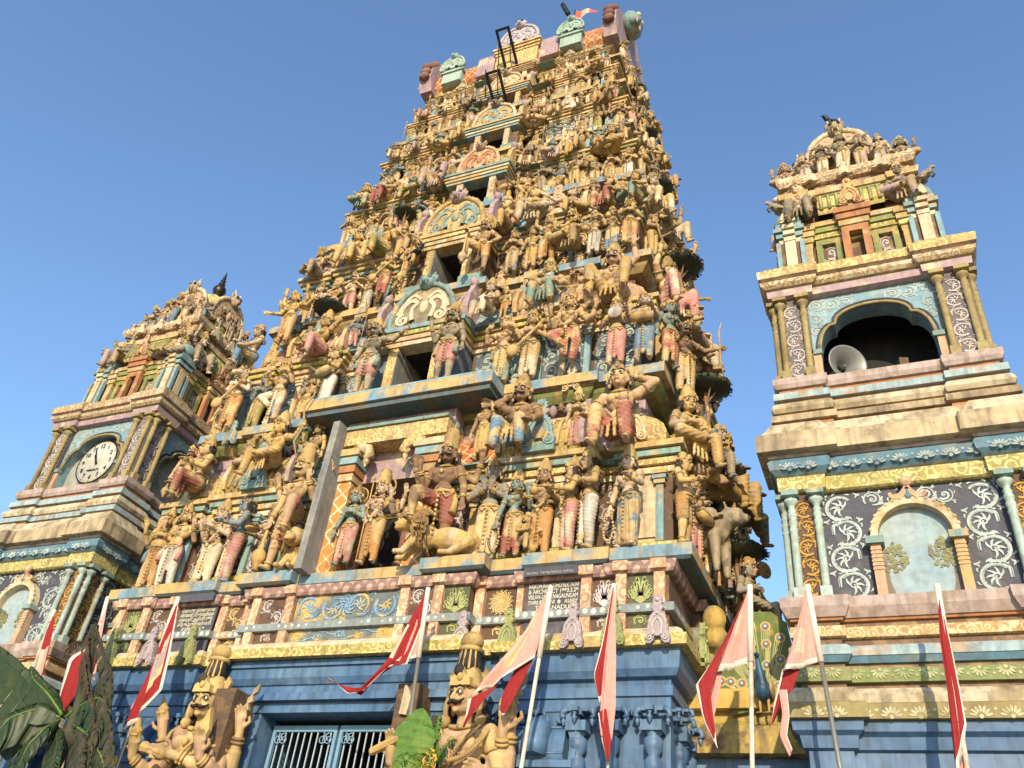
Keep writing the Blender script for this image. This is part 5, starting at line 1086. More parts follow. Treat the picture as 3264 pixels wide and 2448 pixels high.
        mb = MB(); mb.box(CX-1.00,CX-.87,9.62,10.2,z0-.05,z0+2.62); mb.build('concrete_fin', M['concrete'], st)
# ---- crowning vault
roof = empty('roof', (0,0,0)); roof.parent = tower; roof.location = (0,0,22.45)
HR = 2.62; zr = 22.45
mb = MB(); y0 = YM
prof = [(-1.10,.0),(-1.24,.16),(-1.28,.45),(-1.16,.85),(-.90,1.20),(-.55,1.45),(-.2,1.55)]; prof = prof+[(-a,b) for a,b in prof[::-1]]
mb.rings([[(CX+x,y0+a,zr+b) for a,b in prof] for x in (-HR,HR)], mis=[0]); vr = mb.build('vault_roof', M['lattice_o'], roof)
mould(MB(), [(CX-HR,y0-1.05),(CX+HR,y0-1.05),(CX+HR,y0+1.05),(CX-HR,y0+1.05)], [(zr-.18,.0),(zr-.16,.08),(zr-.02,.12),(zr,.06)]).build('roof_eaves', M['ochre_scroll'], roof)
mb = MB(); mb.box(CX-.62,CX+.62,y0-1.35,y0,zr-.05,zr+.62,0)
for k in range(3): mb.box(CX-.66-.03*k,CX+.66+.03*k,y0-1.38-.04*k,y0,zr+.62+.09*k,zr+.69+.09*k,0)
mb.build('roof_block', M['ochre_scroll'], roof)
mb = MB(); kirti(mb, CX, y0-1.28, zr+.86, 1.05, .98, .18); mb.build('horseshoe_gable', [paint('white_lilac',(.58,.52,.53),(.5,.46,.46),.3,4,.25)]*4+[M['dark']], roof)
for u in (-1.95,1.6):
    mb = MB(); mb.box(CX+u-.30,CX+u+.30,y0-1.42,y0-.6,zr+.02,zr+.45,0); mb.box(CX+u-.36,CX+u+.36,y0-1.47,y0-.6,zr+.45,zr+.53,0); kirti(mb, CX+u, y0-1.42, zr+.51, .66, .62, .12); mb.build('side_gable', [paint('mint_plaster',(.40,.52,.43),(.45,.5,.4),.3,4,.3)]*5, roof)
for u in (-.95,.95): 
    mb = MB(); mb.box(CX+u-.26,CX+u+.26,y0-1.32,y0-.7,zr+.02,zr+.85); mb.build('roof_block', M['mauve'], roof)
for e in (-1,1):
    mb = MB(); o = [(-1.25,-.08),(-1.42,.25),(-1.40,.62),(-1.15,1.0),(-.75,1.28),(-.35,1.48),(-.14,1.86),(.0,2.0),(.14,1.86),(.35,1.48),(.75,1.28),(1.15,1.0),(1.40,.62),(1.42,.25),(1.25,-.08)]
    mb.plate([(y0+a,zr+b) for a,b in o], -.16, .16, 0)
    for (a,b),(c,d) in zip(o[1:-2],o[2:-1]):
        for t in (0,.5): mb.ell((y0+(a+(c-a)*t)*1.03,0,zr+(b+(d-b)*t)*1.03),(.105,.15,.105),8,6,1)
    f = .3*e
    mb.ell((y0-.62,f,zr+1.02),(.36,.26,.32),10,8,2); mb.ell((y0-.80,f+.1*e,zr+.90),(.16,.2,.14),8,6,2)
    for s in (-1,1): mb.ell((y0-.66+s*.12,f+.2*e,zr+1.12),.07,8,6,3); mb.cap((y0-.78+s*.1,f+.2*e,zr+.84),.045,(y0-.80+s*.12,f+.22*e,zr+.64),.012,6)
    mb.cap((y0-.45,f*.7,zr+1.1),.22,(y0-.2,f*.5,zr+1.7),.06,8)
    X = CX+e*(HR+.1); mb.xform(lambda p: (X+p.y*1.15, y0+(p.x-y0)*1.12, zr+(p.z-zr)*1.25)); mb.build('yali_end', [M['mauve'],paint('maroon_lobe',(.22,.10,.08),(.3,.16,.1),.4,5,.4),M['bluegreen'],M['cream']], roof)
for k in range(7):
    mb = MB(); mb.lathe([(.11,0),(.05,.05),(.06,.08),(.13,.14),(.15,.22),(.11,.29),(.05,.33),(.07,.36),(.02,.42),(0,.46)],(CX-2.1+.7*k,y0-.1,zr+1.5),10); mb.build('kalasha_finial', M['bronze'], roof)
# ------------------------------------------------------------------ ground, flanking towers, linking wall
mb = MB(); mb.add([(-1500,-1500,0),(1500,-1500,0),(1500,1500,0),(-1500,1500,0)],[(0,1,2,3)])
g = mb.build('ground', paint('dusty_ground',(.30,.25,.18),(.22,.18,.13),.4,.6,.3,var=0,streak=False)); tag(g, kind='structure')
RT = flank_tower(.43, 1.0, 'smaller right tower with an open cusped arch holding a loudspeaker', (0,1,3), False)
LT = flank_tower(-14.42, 1.05, 'smaller left tower with a white clock face under its arch', (0,1,3), True)
# ------------------------------------------------------------------ helpers for placed things
def at(x, y, Y):
    # a point of the photograph (2212 px wide) brought to the plane y = Y
    k = 3264/2212; d = cf+cr*((x*k-1632)/2735)-cu*((y*k-1224)/2735); return Vector((0,0,1.6))+d*(Y/d.y)
def thing(name, loc, label, cat, parts, rz=0., s=1., group=None, rx=0.):
    o = empty(name, loc, label, cat, group); o.rotation_euler = (rx,0,rz); o.scale = (s,s,s)
    for n,m,mats in parts:
        me = m.mesh(n,[mats] if not isinstance(mats,list) else mats) if isinstance(m,MB) else m
        if not isinstance(m,MB):
            me.materials.clear(); [me.materials.append(x) for x in (mats if isinstance(mats,list) else [mats])]
        c = bpy.data.objects.new(n, me); COL.objects.link(c); c.parent = o
    return o
def part(n, m, mats, root):
    me = m.mesh(n, mats if isinstance(mats,list) else [mats]) if isinstance(m,MB) else m
    if not isinstance(m,MB):
        me.materials.clear(); [me.materials.append(x) for x in (mats if isinstance(mats,list) else [mats])]
    c = bpy.data.objects.new(n, me); COL.objects.link(c); c.parent = root; return c
def total(kw):
    l = LEG[kw.get('legs','stand')][0]; return l+.50+{'mukut':.15,'tall':.19,'cone':.12,'bun':.08,'band':.03}[kw.get('crown','mukut')]
FRONTS = {}
def put(tier, u, tot, label, dy=.12, z=None, y=None, **kw):
    q = {k:v for k,v in kw.items() if k in ('skin','cloth','cloth2','prop_m','rz','group','mir','hair_m','crown_m','pitch')}; f = {k:v for k,v in kw.items() if k not in q}
    return statue((CX+u, (TY[tier]+dy) if y is None else y, TZ[tier] if z is None else z), tot/total(f), label, **q, **f)
# ---- lowest ledge
put(0,-4.42,1.62,'elephant headed statue in orange with blue sash, far left of the lowest ledge',legs='stand',hd='ele',fat=.35,L='chest',R='bless',extra=((1,'back'),(-1,'back')),prop='sash',skin='gold',cloth='orange',rz=.25,crown='cone',moust=False)
put(0,-4.0,1.66,'ochre statue in white wrapped skirt holding both palms up',L='bless',R='bless',skin='tan',cloth='white',sway=-.03,crown='cone',cloth2='pink',prop='sash',rz=.15)
put(0,-3.2,1.64,'pale statue in cream trousers with long garland on the left lowest ledge',L='cross',R='bless',skin='pale',cloth='cream',garland=True,extra=((-1,'back'),),crown='mukut')
put(0,-2.68,1.58,'blue grey statue in pink leggings turned toward the pale garlanded statue',L='fwd',R='prayer',skin='blue',cloth='pink',garland=True,rz=-.9,crown='band')
put(0,-2.05,1.42,'statue in bright blue sari behind the left mace bearer',sex='f',garb='sari',L='fwd',R='fwd',prop='tray',skin='brown',cloth='blue',rz=-.7,crown='bun')
put(0,-1.50,2.28,'moustached mace bearer with foot on the front facing lion',y=9.80,z=6.80,legs='lift2',L='bless',R='down',garb='shorts',prop='mace',moust=True,skin='tan',cloth='red',extra=((1,'back'),(-1,'back')),crown='tall',rz=-.15)
put(0,-.42,1.40,'sea green goddess statue in red skirt beside the orange clad god',y=9.95,z=6.84,sex='f',L='chest',R='down',skin='green',cloth='pink',halo=True,crown='cone')
put(0,.02,1.66,'pale god statue in orange robe with flower garland and tall spear',y=9.98,z=6.84,L='bless',R='hip',prop='spear',skin='pale',cloth='orange',garland=True,halo=True,extra=((1,'back'),(-1,'back')),crown='tall')
put(0,.60,1.40,'tan goddess statue half hidden behind the right lion',y=10.1,z=6.84,sex='f',L='chest',R='bless',skin='tan',cloth='red',halo=True,crown='mukut')
put(0,1.22,2.16,'moustached giant in red shorts resting one foot on the roaring lion',y=9.80,z=6.80,legs='lift',L='down',R='bless',garb='shorts',moust=True,skin='brown',cloth='red',extra=((1,'back'),(-1,'back')),prop='sash',cloth2='ochre',crown='tall',rz=.1)
put(0,1.92,1.70,'ash grey god statue with joined hands and white skirt',y=10.02,L='prayer',R='prayer',skin='grey',cloth='cream',crown='bun',rz=.2)
put(0,2.36,1.45,'green faced statue in red leggings holding a hanging flower wreath',y=9.98,L='bless',R='down',skin='green',cloth='red',prop='wreath',sex='f',crown='mukut')
put(0,2.76,1.60,'ochre god statue in orange robe with thick garland between two couples',y=10.02,L='fwd',R='fwd',skin='tan',cloth='orange',garland=True,prop='pot',crown='mukut')
put(0,2.62,.66,'small kneeling ochre statue at the feet of the garlanded god',y=9.90,legs='kneel',L='fwd',R='prayer',skin='gold',cloth='ochre',crown='bun',rz=.9)
put(0,3.22,1.58,'bearded ochre statue in pink leggings turned left with garland',y=10.02,L='fwd',R='fwd',skin='ochre',cloth='pink',garland=True,moust=True,crown='cone',rz=-1.1)
put(0,3.50,1.74,'tall ochre statue in cream skirt turned left pouring water',y=9.98,L='chest',R='fwd',skin='ochre',cloth='white',crown='mukut',rz=-1.0,prop='pot')
put(0,4.06,1.62,'woman statue in long blue sari holding a tray and a wreath',y=9.96,sex='f',garb='sari',L='fwd',R='down',skin='pale',cloth='blue',prop='wreath',crown='mukut',rz=-.35)
put(0,4.80,1.45,'bent statue in orange loincloth at the right corner of the lowest ledge',y=10.05,L='prayer',R='fwd',garb='shorts',skin='gold',cloth='orange',crown='bun',fat=.3,rz=1.5,pitch=0)
# seated giants between the vaults above the lowest ledge
SEAT = dict(legs='hang')
put(0,2.32,1.66,'moustached king statue with blue legs seated between right vault roofs',y=9.88,z=8.25,legs='hang',L='knee',R='head',moust=True,skin='brown',cloth='blue',crown='mukut')
put(0,3.92,1.66,'lady statue in green bodice and red leggings seated near the right corner dome',y=9.88,z=8.05,legs='hang',L='head',R='knee',sex='f',skin='tan',cloth='red',crown='band')
put(0,-3.95,1.5,'lady statue in red striped leggings seated by the left tower',y=9.95,z=8.25,legs='one',L='fwd',R='knee',sex='f',skin='ochre',cloth='red',rz=-.5,crown='cone')
put(0,-2.3,1.5,'archer statue kneeling with bent bow above the blue sari statue',y=9.85,z=8.45,legs='one2',L='out',R='head',skin='gold',cloth='ochre',prop='bow',rz=-.2)
# ---- second ledge
put(1,-3.95,1.45,'horse headed statue playing a lute at the left of the second ledge',y=10.1,hd='horse',L='chest',R='fwd',prop='veena',skin='pale',cloth='orange',crown='band')
put(1,-3.45,1.40,'blue faced woman statue behind the horse headed lute player',y=10.25,sex='f',L='chest',R='bless',skin='blue',cloth='olive',crown='cone')
put(1,-2.9,1.50,'ochre dancer statue blowing a pipe on the left second ledge',y=10.1,legs='dance',L='flute',R='flute',prop='flute',skin='gold',cloth='cream',crown='cone')
put(1,-1.72,1.55,'drummer statue in white skirt beating a green drum left of window',y=10.05,L='fwd',R='fwd',prop='drum',prop_m='green',skin='ochre',cloth='white',crown='cone',rz=-.4)
put(1,-.76,1.80,'ash coloured doorkeeper in pink shorts left of the second window, arm stretched out',y=9.80,z=9.98,L='out',R='down',garb='shorts',moust=True,skin='stone',cloth='pink',crown='cone',prop='sash',cloth2='green')
put(1,.82,1.78,'ash coloured doorkeeper in pink shorts right of the second window, hand raised',y=9.80,z=9.98,L='down',R='bless',garb='shorts',moust=True,skin='stone',cloth='pink',crown='mukut',prop='sash',cloth2='green')
put(1,1.74,1.50,'woman statue in green skirt blowing a conch right of the doorkeeper',y=10.1,L='flute',R='flute',sex='f',skin='tan',cloth='green',crown='bun',prop='sash',cloth2='green')
put(1,2.24,1.55,'statue in cream skirt holding a big ochre lute on the second ledge',y=10.1,L='chest',R='fwd',sex='f',prop='veena',skin='ochre',cloth='cream',crown='cone')
put(1,2.95,1.62,'many armed goddess in red leggings dancing on the second ledge',y=10.0,z=10.1,legs='dance',L='up',R='bless',sex='f',skin='tan',cloth='red',extra=((1,'back'),(-1,'back'),(1,'low')),crown='mukut',garland=True)
put(1,3.74,1.52,'woman statue in pale pink skirt raising a round white tambourine',y=10.1,L='bless',R='chest',sex='f',prop='tamb',prop_m='white',skin='ochre',cloth='pink',crown='mukut')
put(1,4.20,1.38,'woman statue in bright blue trousers beating a small drum',y=10.1,L='fwd',R='fwd',sex='f',prop='drum',skin='pale',cloth='blue',crown='band')
put(1,4.55,1.4,'statue in bright red skirt at the right corner of the second ledge',y=10.35,L='chest',R='down',sex='f',skin='green',cloth='red',crown='bun',rz=.9)
put(1,4.72,1.45,'moustached archer statue with tall bow at the second right corner',y=10.62,z=9.6,L='out',R='fwd',moust=True,prop='bow',skin='brown',cloth='ochre',crown='band',rz=.8)
put(1,2.42,1.42,'woman statue in green skirt seated with arm behind head, right second vaults',y=10.22,z=11.42,legs='hang',L='knee',R='head',sex='f',skin='ochre',cloth='green',crown='cone')
put(1,3.62,1.5,'burly moustached statue seated with a raised arm under the third ledge',y=10.2,z=11.35,legs='squat',L='up',R='knee',moust=True,skin='tan',cloth='ochre',crown='mukut')
put(1,-3.3,1.35,'wide ochre statue with many raised arms at the left third ledge end',y=10.15,z=12.0,legs='stand',L='out',R='low',extra=((1,'up'),(-1,'up'),(1,'back'),(-1,'back')),skin='gold',cloth='orange',crown='band')
put(1,-2.25,1.4,'ochre lady statue seated by the left end of second window vault',y=10.12,z=11.2,legs='one',L='head',R='knee',sex='f',skin='gold',cloth='pink',crown='mukut',rz=-.3)
# ---- third ledge
put(2,-1.35,1.25,'lady statue in cream skirt playing a lute left of third window',y=10.35,sex='f',L='chest',R='fwd',prop='veena',skin='ochre',cloth='red',crown='cone')
put(2,-.78,1.36,'moustached ochre king resting on a staff left of third window',y=10.35,z=13.2,legs='lift2',L='fwd',R='hip',moust=True,prop='mace',skin='gold',cloth='orange',garb='shorts',crown='cone')
put(2,.84,1.50,'moustached king in orange shorts leaning on a club right of third window',y=10.32,z=13.02,legs='lift',L='hip',R='fwd',moust=True,prop='mace',skin='tan',cloth='orange',garb='shorts',crown='cone')
put(2,1.44,1.22,'statue in blue trousers right of the club leaning king',y=10.5,sex='f',L='chest',R='chest',skin='ochre',cloth='blue',crown='cone')
put(2,1.84,1.1,'plain ochre statue between blue trousered woman and the dancer',y=10.5,L='hip',R='down',skin='ochre',cloth='ochre',crown='band')
put(2,2.2,1.35,'ochre dancer with arm over head and green sash, third ledge',y=10.42,legs='walk',L='out',R='up',sex='f',skin='ochre',cloth='orange',prop='sash',cloth2='green',crown='cone')
put(2,2.68,1.25,'enthroned ochre statue with one leg down on third ledge',y=10.45,z=12.95,legs='one',L='knee',R='bless',skin='gold',cloth='ochre',crown='band',moust=True)
put(2,3.1,1.2,'flute playing statue in cream skirt on the right third ledge',y=10.48,L='flute',R='flute',prop='flute',skin='ochre',cloth='white',crown='cone')
put(2,3.45,1.2,'woman statue in star dotted blue skirt on third ledge',y=10.48,sex='f',garb='sari',L='fwd',R='fwd',skin='ochre',cloth='blue',crown='cone',prop='pot')
put(2,3.80,1.3,'woman statue in orange skirt at the right end of third ledge',y=10.42,sex='f',garb='sari',L='prayer',R='chest',skin='gold',cloth='orange',crown='cone',rz=.4)
# ---- the rest: rows of smaller statues, each with its own dress and pose
ORD = ['lowest','second','third','fourth','fifth','sixth','seventh']; NUM = ['first','second','third','fourth','fifth','sixth','seventh','eighth','ninth','tenth','eleventh','twelfth','thirteenth']
POSES = [('with hands joined',dict(L='prayer',R='prayer')),('with one palm raised',dict(L='down',R='bless')),('with arm behind head',dict(L='hip',R='head',sex='f')),('holding a mace',dict(L='bless',R='down',prop='mace',moust=True)),
    ('carrying a shield',dict(L='fwd',R='down',prop='shield',moust=True,garb='shorts')),('playing a flute',dict(L='flute',R='flute',prop='flute')),('carrying a tray',dict(L='fwd',R='fwd',prop='tray',sex='f',garb='sari')),('with hand on hip',dict(L='hip',R='chest',sex='f')),
    ('dancing on one leg',dict(legs='dance',L='up',R='bless')),('holding a spear',dict(L='hip',R='bless',prop='spear')),('stretching one arm out',dict(legs='walk',L='out',R='hip')),('with four arms',dict(L='chest',R='bless',extra=((1,'back'),(-1,'back')))),
    ('beating a drum',dict(L='fwd',R='fwd',prop='drum')),('in a long robe',dict(L='chest',R='down',sex='f',garb='sari')),('with crossed arms',dict(L='cross',R='chest',garland=True)),('playing a lute',dict(L='chest',R='fwd',prop='veena',sex='f'))]
SITS = [('seated, hand on knee',dict(legs='hang',L='knee',R='bless',moust=True)),('seated, arm behind head',dict(legs='hang',L='head',R='knee',sex='f')),('seated, one leg folded',dict(legs='one',L='knee',R='chest')),('squatting',dict(legs='squat',L='knee',R='up',moust=True)),('seated cross legged',dict(legs='cross',L='knee',R='bless',halo=True)),('seated leaning sideways',dict(legs='one2',L='hip',R='out',sex='f'))]
SKW = dict(ochre='ochre',gold='deep yellow',tan='tan',pale='pale',grey='ash grey',green='sea green',blue='blue grey',stone='weathered grey',brown='brown')
r2 = random.Random(21); CRN = ['cone','mukut','bun','band','cone']
SK = ['ochre']*7+['gold']*5+['tan']*5+['pale','pale','grey','green','blue','brown']; CL = ['ochre']*9+['cream']*4+['pink','pink','blue','green','orange','red','mauve','olive','white','stone']
def auto(i, u, tot, where, sit=False, y=None, z=None, rz=None, last=[None,None,None], skins=SK, cloths=CL, grp=None):
    ps = SITS if sit else POSES
    while 1:
        nm, kw = r2.choice(ps); sk = r2.choice(skins); cl = r2.choice(cloths)
        if nm != last[0] and (sk,cl) != (last[1],last[2]): break
    last[:] = [nm,sk,cl]; kw = dict(kw); kw['turn'] = r2.choice((-.45,0,.4)); kw['sway'] = r2.choice((-.035,.02,.05)); kw['crown'] = r2.choice(CRN[:3] if kw.get('prop') == 'spear' else CRN); 
    lab = f"{cl}-clad {SKW[sk].replace(' ','-')} statue {nm}, {where}"
    return put(i, u, tot, lab, y=y, z=z, skin=sk, cloth=cl, rz=r2.uniform(-.5,.5) if rz is None else rz, group=grp, mir=r2.random()<.5, **kw)
def row(i, us, tot, sit=False, zf=None, dy=.12, tag_=''):
    for s in (-1,1):
        c = sorted([u for u in us if u*s > 0], key=abs)
        for k,u in enumerate(c):
            side = 'left' if s < 0 else 'right'
            where = (f"{NUM[k]} {side} of the {ORD[i]} ledge window" if not sit else f"{NUM[k]} {side} of the {ORD[i]} window vault")+tag_
            h = tot*r2.uniform(.88,1.08); pz = TZ[i] if zf is None else TZ[i]+(TZ[i+1]-TZ[i])*zf+r2.uniform(-.06,.06)
            auto(i, u, h, where, sit, TY[i]+dy-(.05 if sit else 0)+r2.uniform(-.05,.08), pz, grp=None)
row(1, [-2.35,-4.32], 1.35)
row(1, [-4.0,1.32], 1.25, True, .47, .05)
row(2, [-1.9,-2.35,-2.8,-3.2,-3.6,-3.95], 1.15)
row(2, [-3.5,-2.55,-1.75,-1.0,1.1,1.75,2.55,3.3,3.85], 1.22, True, .42, .08)
row(3, [-.72,-1.2,-1.6,-2.0,-2.4,-2.8,-3.15,-3.5,.72,1.15,1.55,1.95,2.35,2.75,3.1,3.5], 1.12)
row(3, [-3.2,-2.5,-1.8,-1.1,1.1,1.75,2.4,3.1], 1.05, True, .42, .08)
row(4, [-.68,-1.1,-1.5,-1.9,-2.3,-2.7,-3.1,.66,1.05,1.45,1.85,2.25,2.65,3.1], .98)
row(4, [-2.9,-2.2,-1.55,-.98,1.0,1.6,2.2,2.85], .85, True, .42, .08)
row(5, [-.62,-1.0,-1.38,-1.76,-2.14,-2.5,-2.85,.62,1.0,1.35,1.7,2.05,2.4,2.8], .88)
row(5, [-2.5,-1.85,-1.2,1.2,1.8,2.45], .72, True, .42, .08)
row(6, [-.62,-1.1,-1.6,-2.1,-2.5,.6,1.05,1.5,1.95,2.45], .80)
for i,us,tt in ((0,[1.62,-1.62,-3.05,3.2,-4.45],1.15),(1,[1.55,-1.6,-2.75,3.05],.85),(2,[2.95,-3.05,1.3,2.15,-1.4,-2.15,3.55],.8),(3,[-2.85,-2.15,-1.45,1.4,2.05,2.8,3.4,-3.4,.85],.8),(4,[-2.55,-1.85,-1.25,1.3,1.9,2.5,.8,3.0,-3.0,-.8],.72),(5,[-2.2,-1.5,.9,1.5,2.1,-.9,2.65,-2.75],.62),(6,[-1.9,-1.3,1.25,2.2],.55)):
    for s in (-1,1):
        for k,u in enumerate(sorted([u for u in us if u*s > 0],key=abs)): auto(i, u, tt*r2.uniform(.9,1.1), f"small, {NUM[k]} {'left' if s < 0 else 'right'} of centre on {ORD[i]} cornice", False, TY[i]+.08, TZ[i]+(TZ[i+1]-TZ[i])*.545)
# statues on the flank towards the right tower
def flank(i, ys, tot, sit=False, zf=0., sx=0.):
    for k,y in enumerate(ys):
        h = tot*r2.uniform(.88,1.1); where = f"{NUM[k]} from front on {ORD[i]} right flank {'vaults' if sit else 'ledge'}"
        pz = TZ[i]+(TZ[i+1]-TZ[i])*zf
        auto(i, TH[i]+sx+(.18 if y > 11.6 else 0)+r2.uniform(-.05,.05), h, where, sit, y, pz, rz=PI/2-r2.uniform(.1,.7))
flank(0,[10.6,11.1,11.65,12.2,12.8],1.5,sx=-.12); flank(0,[10.5,11.2,12.0,12.8],1.5,True,.42,-.1)
flank(1,[11.0,11.5,12.05,12.6],1.4,sx=-.08); flank(1,[10.7,11.4,12.1,12.8],1.35,True,.43,-.1)
flank(2,[10.9,11.35,11.8,12.3,12.8],1.25,sx=-.08); flank(2,[11.0,11.7,12.4],1.2,True,.42,-.12)
flank(3,[11.3,11.75,12.2,12.7],1.1,sx=-.08); flank(3,[11.4,12.0,12.6],1.0,True,.42,-.12)
flank(4,[11.6,12.0,12.45,12.9],.95,sx=-.08); flank(4,[11.7,12.4],.85,True,.42,-.12)
flank(5,[11.9,12.3,12.7],.85,sx=-.1); flank(6,[12.0,12.4,12.8],.8,sx=-.15)
# statues on the heads of the two smaller towers
def crown_statues(cx, cy, sc, side, faces):
    y0 = cy-1.16*sc; sk = ['stone','stone','tan','grey','pale']; cl = ['stone','stone','blue','cream','mauve']
    def a(u, dy, z, tot, where, sit, rz=None): auto(0, cx+u-CX, tot, f"{where}, {side} small tower", sit, cy+dy, z, rz, skins=sk, cloths=cl)
    f = 1.0*sc
    a(-.78*f,-1.02*sc,12.36,1.15,'left front vault',True,0.); a(.78*f,-1.02*sc,12.36,1.18,'right front vault',True,0.)
    for k,(u,w) in enumerate(((-.95,'leftmost, dome'),(-.64,'far left on the dome'),(-.32,'left of dome middle'),(0,'middle of the dome front'),(.32,'right of dome middle'),(.64,'far right on the dome'),(.95,'rightmost, dome'))): a(u*f,-.92*sc+.12*abs(u),13.72,[.62,.78,.9,1.05,.95,.8,.62][k],w,k in (0,6),0.)
    if -1 in faces or 1 in faces:
        a(1.02*sc,-.7*sc,12.36,1.1,'near flank vault',True,PI/2); a(1.02*sc,.7*sc,12.36,1.1,'far flank vault',True,PI/2)
        for k,(v,w) in enumerate(((-.4,'front, dome flank'),(0,'middle, dome flank'),(.45,'back, dome flank'))): a(.92*sc,v*sc,13.72,.8,w,False,PI/2)
    else: a(-1.02*sc,-.6*sc,12.36,1.0,'outer flank vault',True,-PI/2)
crown_statues(.43, RT[1], 1.0, 'right', (0,3)); crown_statues(-14.42, LT[1], 1.05, 'left', (0,1))
# ------------------------------------------------------------------ door guardians
KG = dict(L=('g4','g5'),)
def guardian(x, label, L, R, extra, cloth, items, rz, turn):
    h = 2.86; kw = dict(legs='stand',L=L,R=R,extra=extra,moust=True,crown='cone',garb='shorts',vox=.0048,sway=.01,turn=turn,fat=.05,hk=1.06)
    o = statue((x,9.58,2.04), h, label, skin='tan', cloth=cloth, rz=rz, hair_m=flat('guardian_hair',(.03,.022,.016),.7), **kw)
    K = [k for k in PROTO if k[0] == .0048 and k[3] == R and k[2] == L][0]; J = PJ[K]; wood = SKIN['gold']
    for n,it in enumerate(items):
        if not it: continue
        sh,e,w,s,p = J['arm',n]; d = Vector((s*HAND[p][0],HAND[p][1],HAND[p][2])).normalized(); c = w+d*.06; mb = MB()
        if it == 'conch': mb.cap(c-d*.02,.012,c+d*.05,.03,8); mb.cap(c+d*.05,.03,c+d*.11,.006,8); mb.cap(c-d*.02,.012,c-d*.05,.008,8)
        elif it == 'hand_drum': q = c+d*.05; mb.cap(q+Vector((-.05,0,.012)),.03,q+Vector((-.005,0,0)),.018,8); mb.cap(q+Vector((.05,0,-.012)),.03,q+Vector((.005,0,0)),.018,8)
        elif it == 'wavy_dagger': mb.plate([(c.x-.012,c.z),(c.x+.012,c.z),(c.x+.02,c.z+.04),(c.x+.034,c.z+.045),(c.x+.022,c.z+.075),(c.x+.045,c.z+.085),(c.x+.035,c.z+.115),(c.x+.058,c.z+.13),(c.x+.062,c.z+.17),(c.x+.035,c.z+.145),(c.x+.03,c.z+.115),(c.x+.012,c.z+.1),(c.x+.012,c.z+.075),(c.x-.004,c.z+.06)],c.y-.008,c.y+.008)
        elif it == 'bell': mb.lathe([(.01,.05),(.02,.04),(.02,.0),(.035,-.03),(.04,-.05),(0,-.05)],c+Vector((0,0,.03)),10)
        elif it == 'flame': mb.plate([(c.x-.02,c.z),(c.x+.02,c.z),(c.x+.035,c.z+.06),(c.x+.01,c.z+.16),(c.x-.03,c.z+.06)],c.y-.012,c.y+.012)
        elif it == 'club': mb.cap(c-Vector((.09,0,.02)),.018,c+Vector((.06,-.02,.03)),.024,8); mb.ell(c+Vector((.09,-.02,.04)),.04,8,6)
        part(it, mb, wood, o)
    K2 = J; B = MB()          # big ear ornaments, shoulder garland and the upper part of the crown
    hz = .5; hc = Vector((-.0,-.012,.927))
    for s in (-1,1):
        q = hc+Vector((s*.088,.01,-.05)); B.tube([q+Vector((0,.02*math.sin(t),.055*math.cos(t))) for t in [2*PI*i/14 for i in range(15)]],.014,6); B.ell(q+Vector((s*.005,-.01,-.05)),(.03,.025,.03),8,6)
    B.xform(lambda p: hc+(p-hc)*.92); part('ear_ornament', B, GOLD, o); B = MB()
    for i in range(40):
        t = i/39*PI; B.ell((.135*math.cos(t), -.078*math.sin(t)**.6-.01, .80-.14*math.sin(t)), .011, 6, 4)
    for i in range(30):
        t = i/29; B.ell((.11-.2*t, -.06-.035*math.sin(t*PI), .80-.25*t), .009, 6, 4)
    B.tube([(.095*math.sin(a),.0-.078*math.cos(a),.585) for a in [2*PI*i/20 for i in range(21)]],.014,6)
    part('pearl_necklace', B, GOLD, o); B = MB()
    cc = (-.008,0.0,.96); B.lathe([(.060,.09),(.056,.14),(.050,.17),(.048,.19)],cc,14,1); B.lathe([(.050,.185),(.058,.19),(.058,.205),(.050,.21)],cc,14,0); B.lathe([(.045,.21),(.052,.225),(.055,.245),(.045,.27),(.02,.285),(0,.29)],cc,14,0); [B.cap((cc[0]+.052*math.cos(t*.52),cc[1]-.0+.052*math.sin(t*.52),cc[2]+.10),.010,(cc[0]+.046*math.cos(t*.52),cc[1]+.046*math.sin(t*.52),cc[2]+.185),.006,5) for t in range(7,12)]; 
    for s in (-1,1): B.plate([(s*(.05+x),cc[2]+.03+z) for x,z in ((0,0),(.04,.01),(.055,.05),(.03,.085),(.02,.06),(0,.06))][::s],.0,.02,0)
    B.ell((cc[0],-.088,cc[2]+.075),(.026,.012,.03),10,6,1); B.xform(lambda p: Vector((hc.x+(p.x-hc.x)*.95,hc.y+(p.y-hc.y)*.95,hc.z+(p.z-hc.z)*.92))); part('crown_top', B, [GOLD,HAIR], o)
    return o
guardian(-8.90,'huge moustached guardian statue with six arms left of the blue gate','g6','g2',((-1,'g1'),(-1,'g3'),(1,'g4'),(1,'g5')),'ochre',['conch','hand_drum','conch','bell','wavy_dagger','flame'],.05,.08)
guardian(-4.90,'huge moustached guardian statue holding a club right of the blue gate','g7','g2',((1,'g4'),(1,'g1')),'orange',['club',None,'wavy_dagger','flame'],-.05,-.32)
for s,x in ((-1,-8.96),(1,-4.9)):
    mb = MB(); mb.box(-.42,.42,-.38,.3,0,1.6); mb.box(-.5,.5,-.46,.34,1.6,1.75); mb.box(-.40,.40,-.36,.3,1.75,2.03)
    thing('pedestal',(x,9.58,0),f"ochre stone pedestal under the {'left' if s < 0 else 'right'} gate guardian statue",'pedestal',[('base',mb,M['ochre'])])
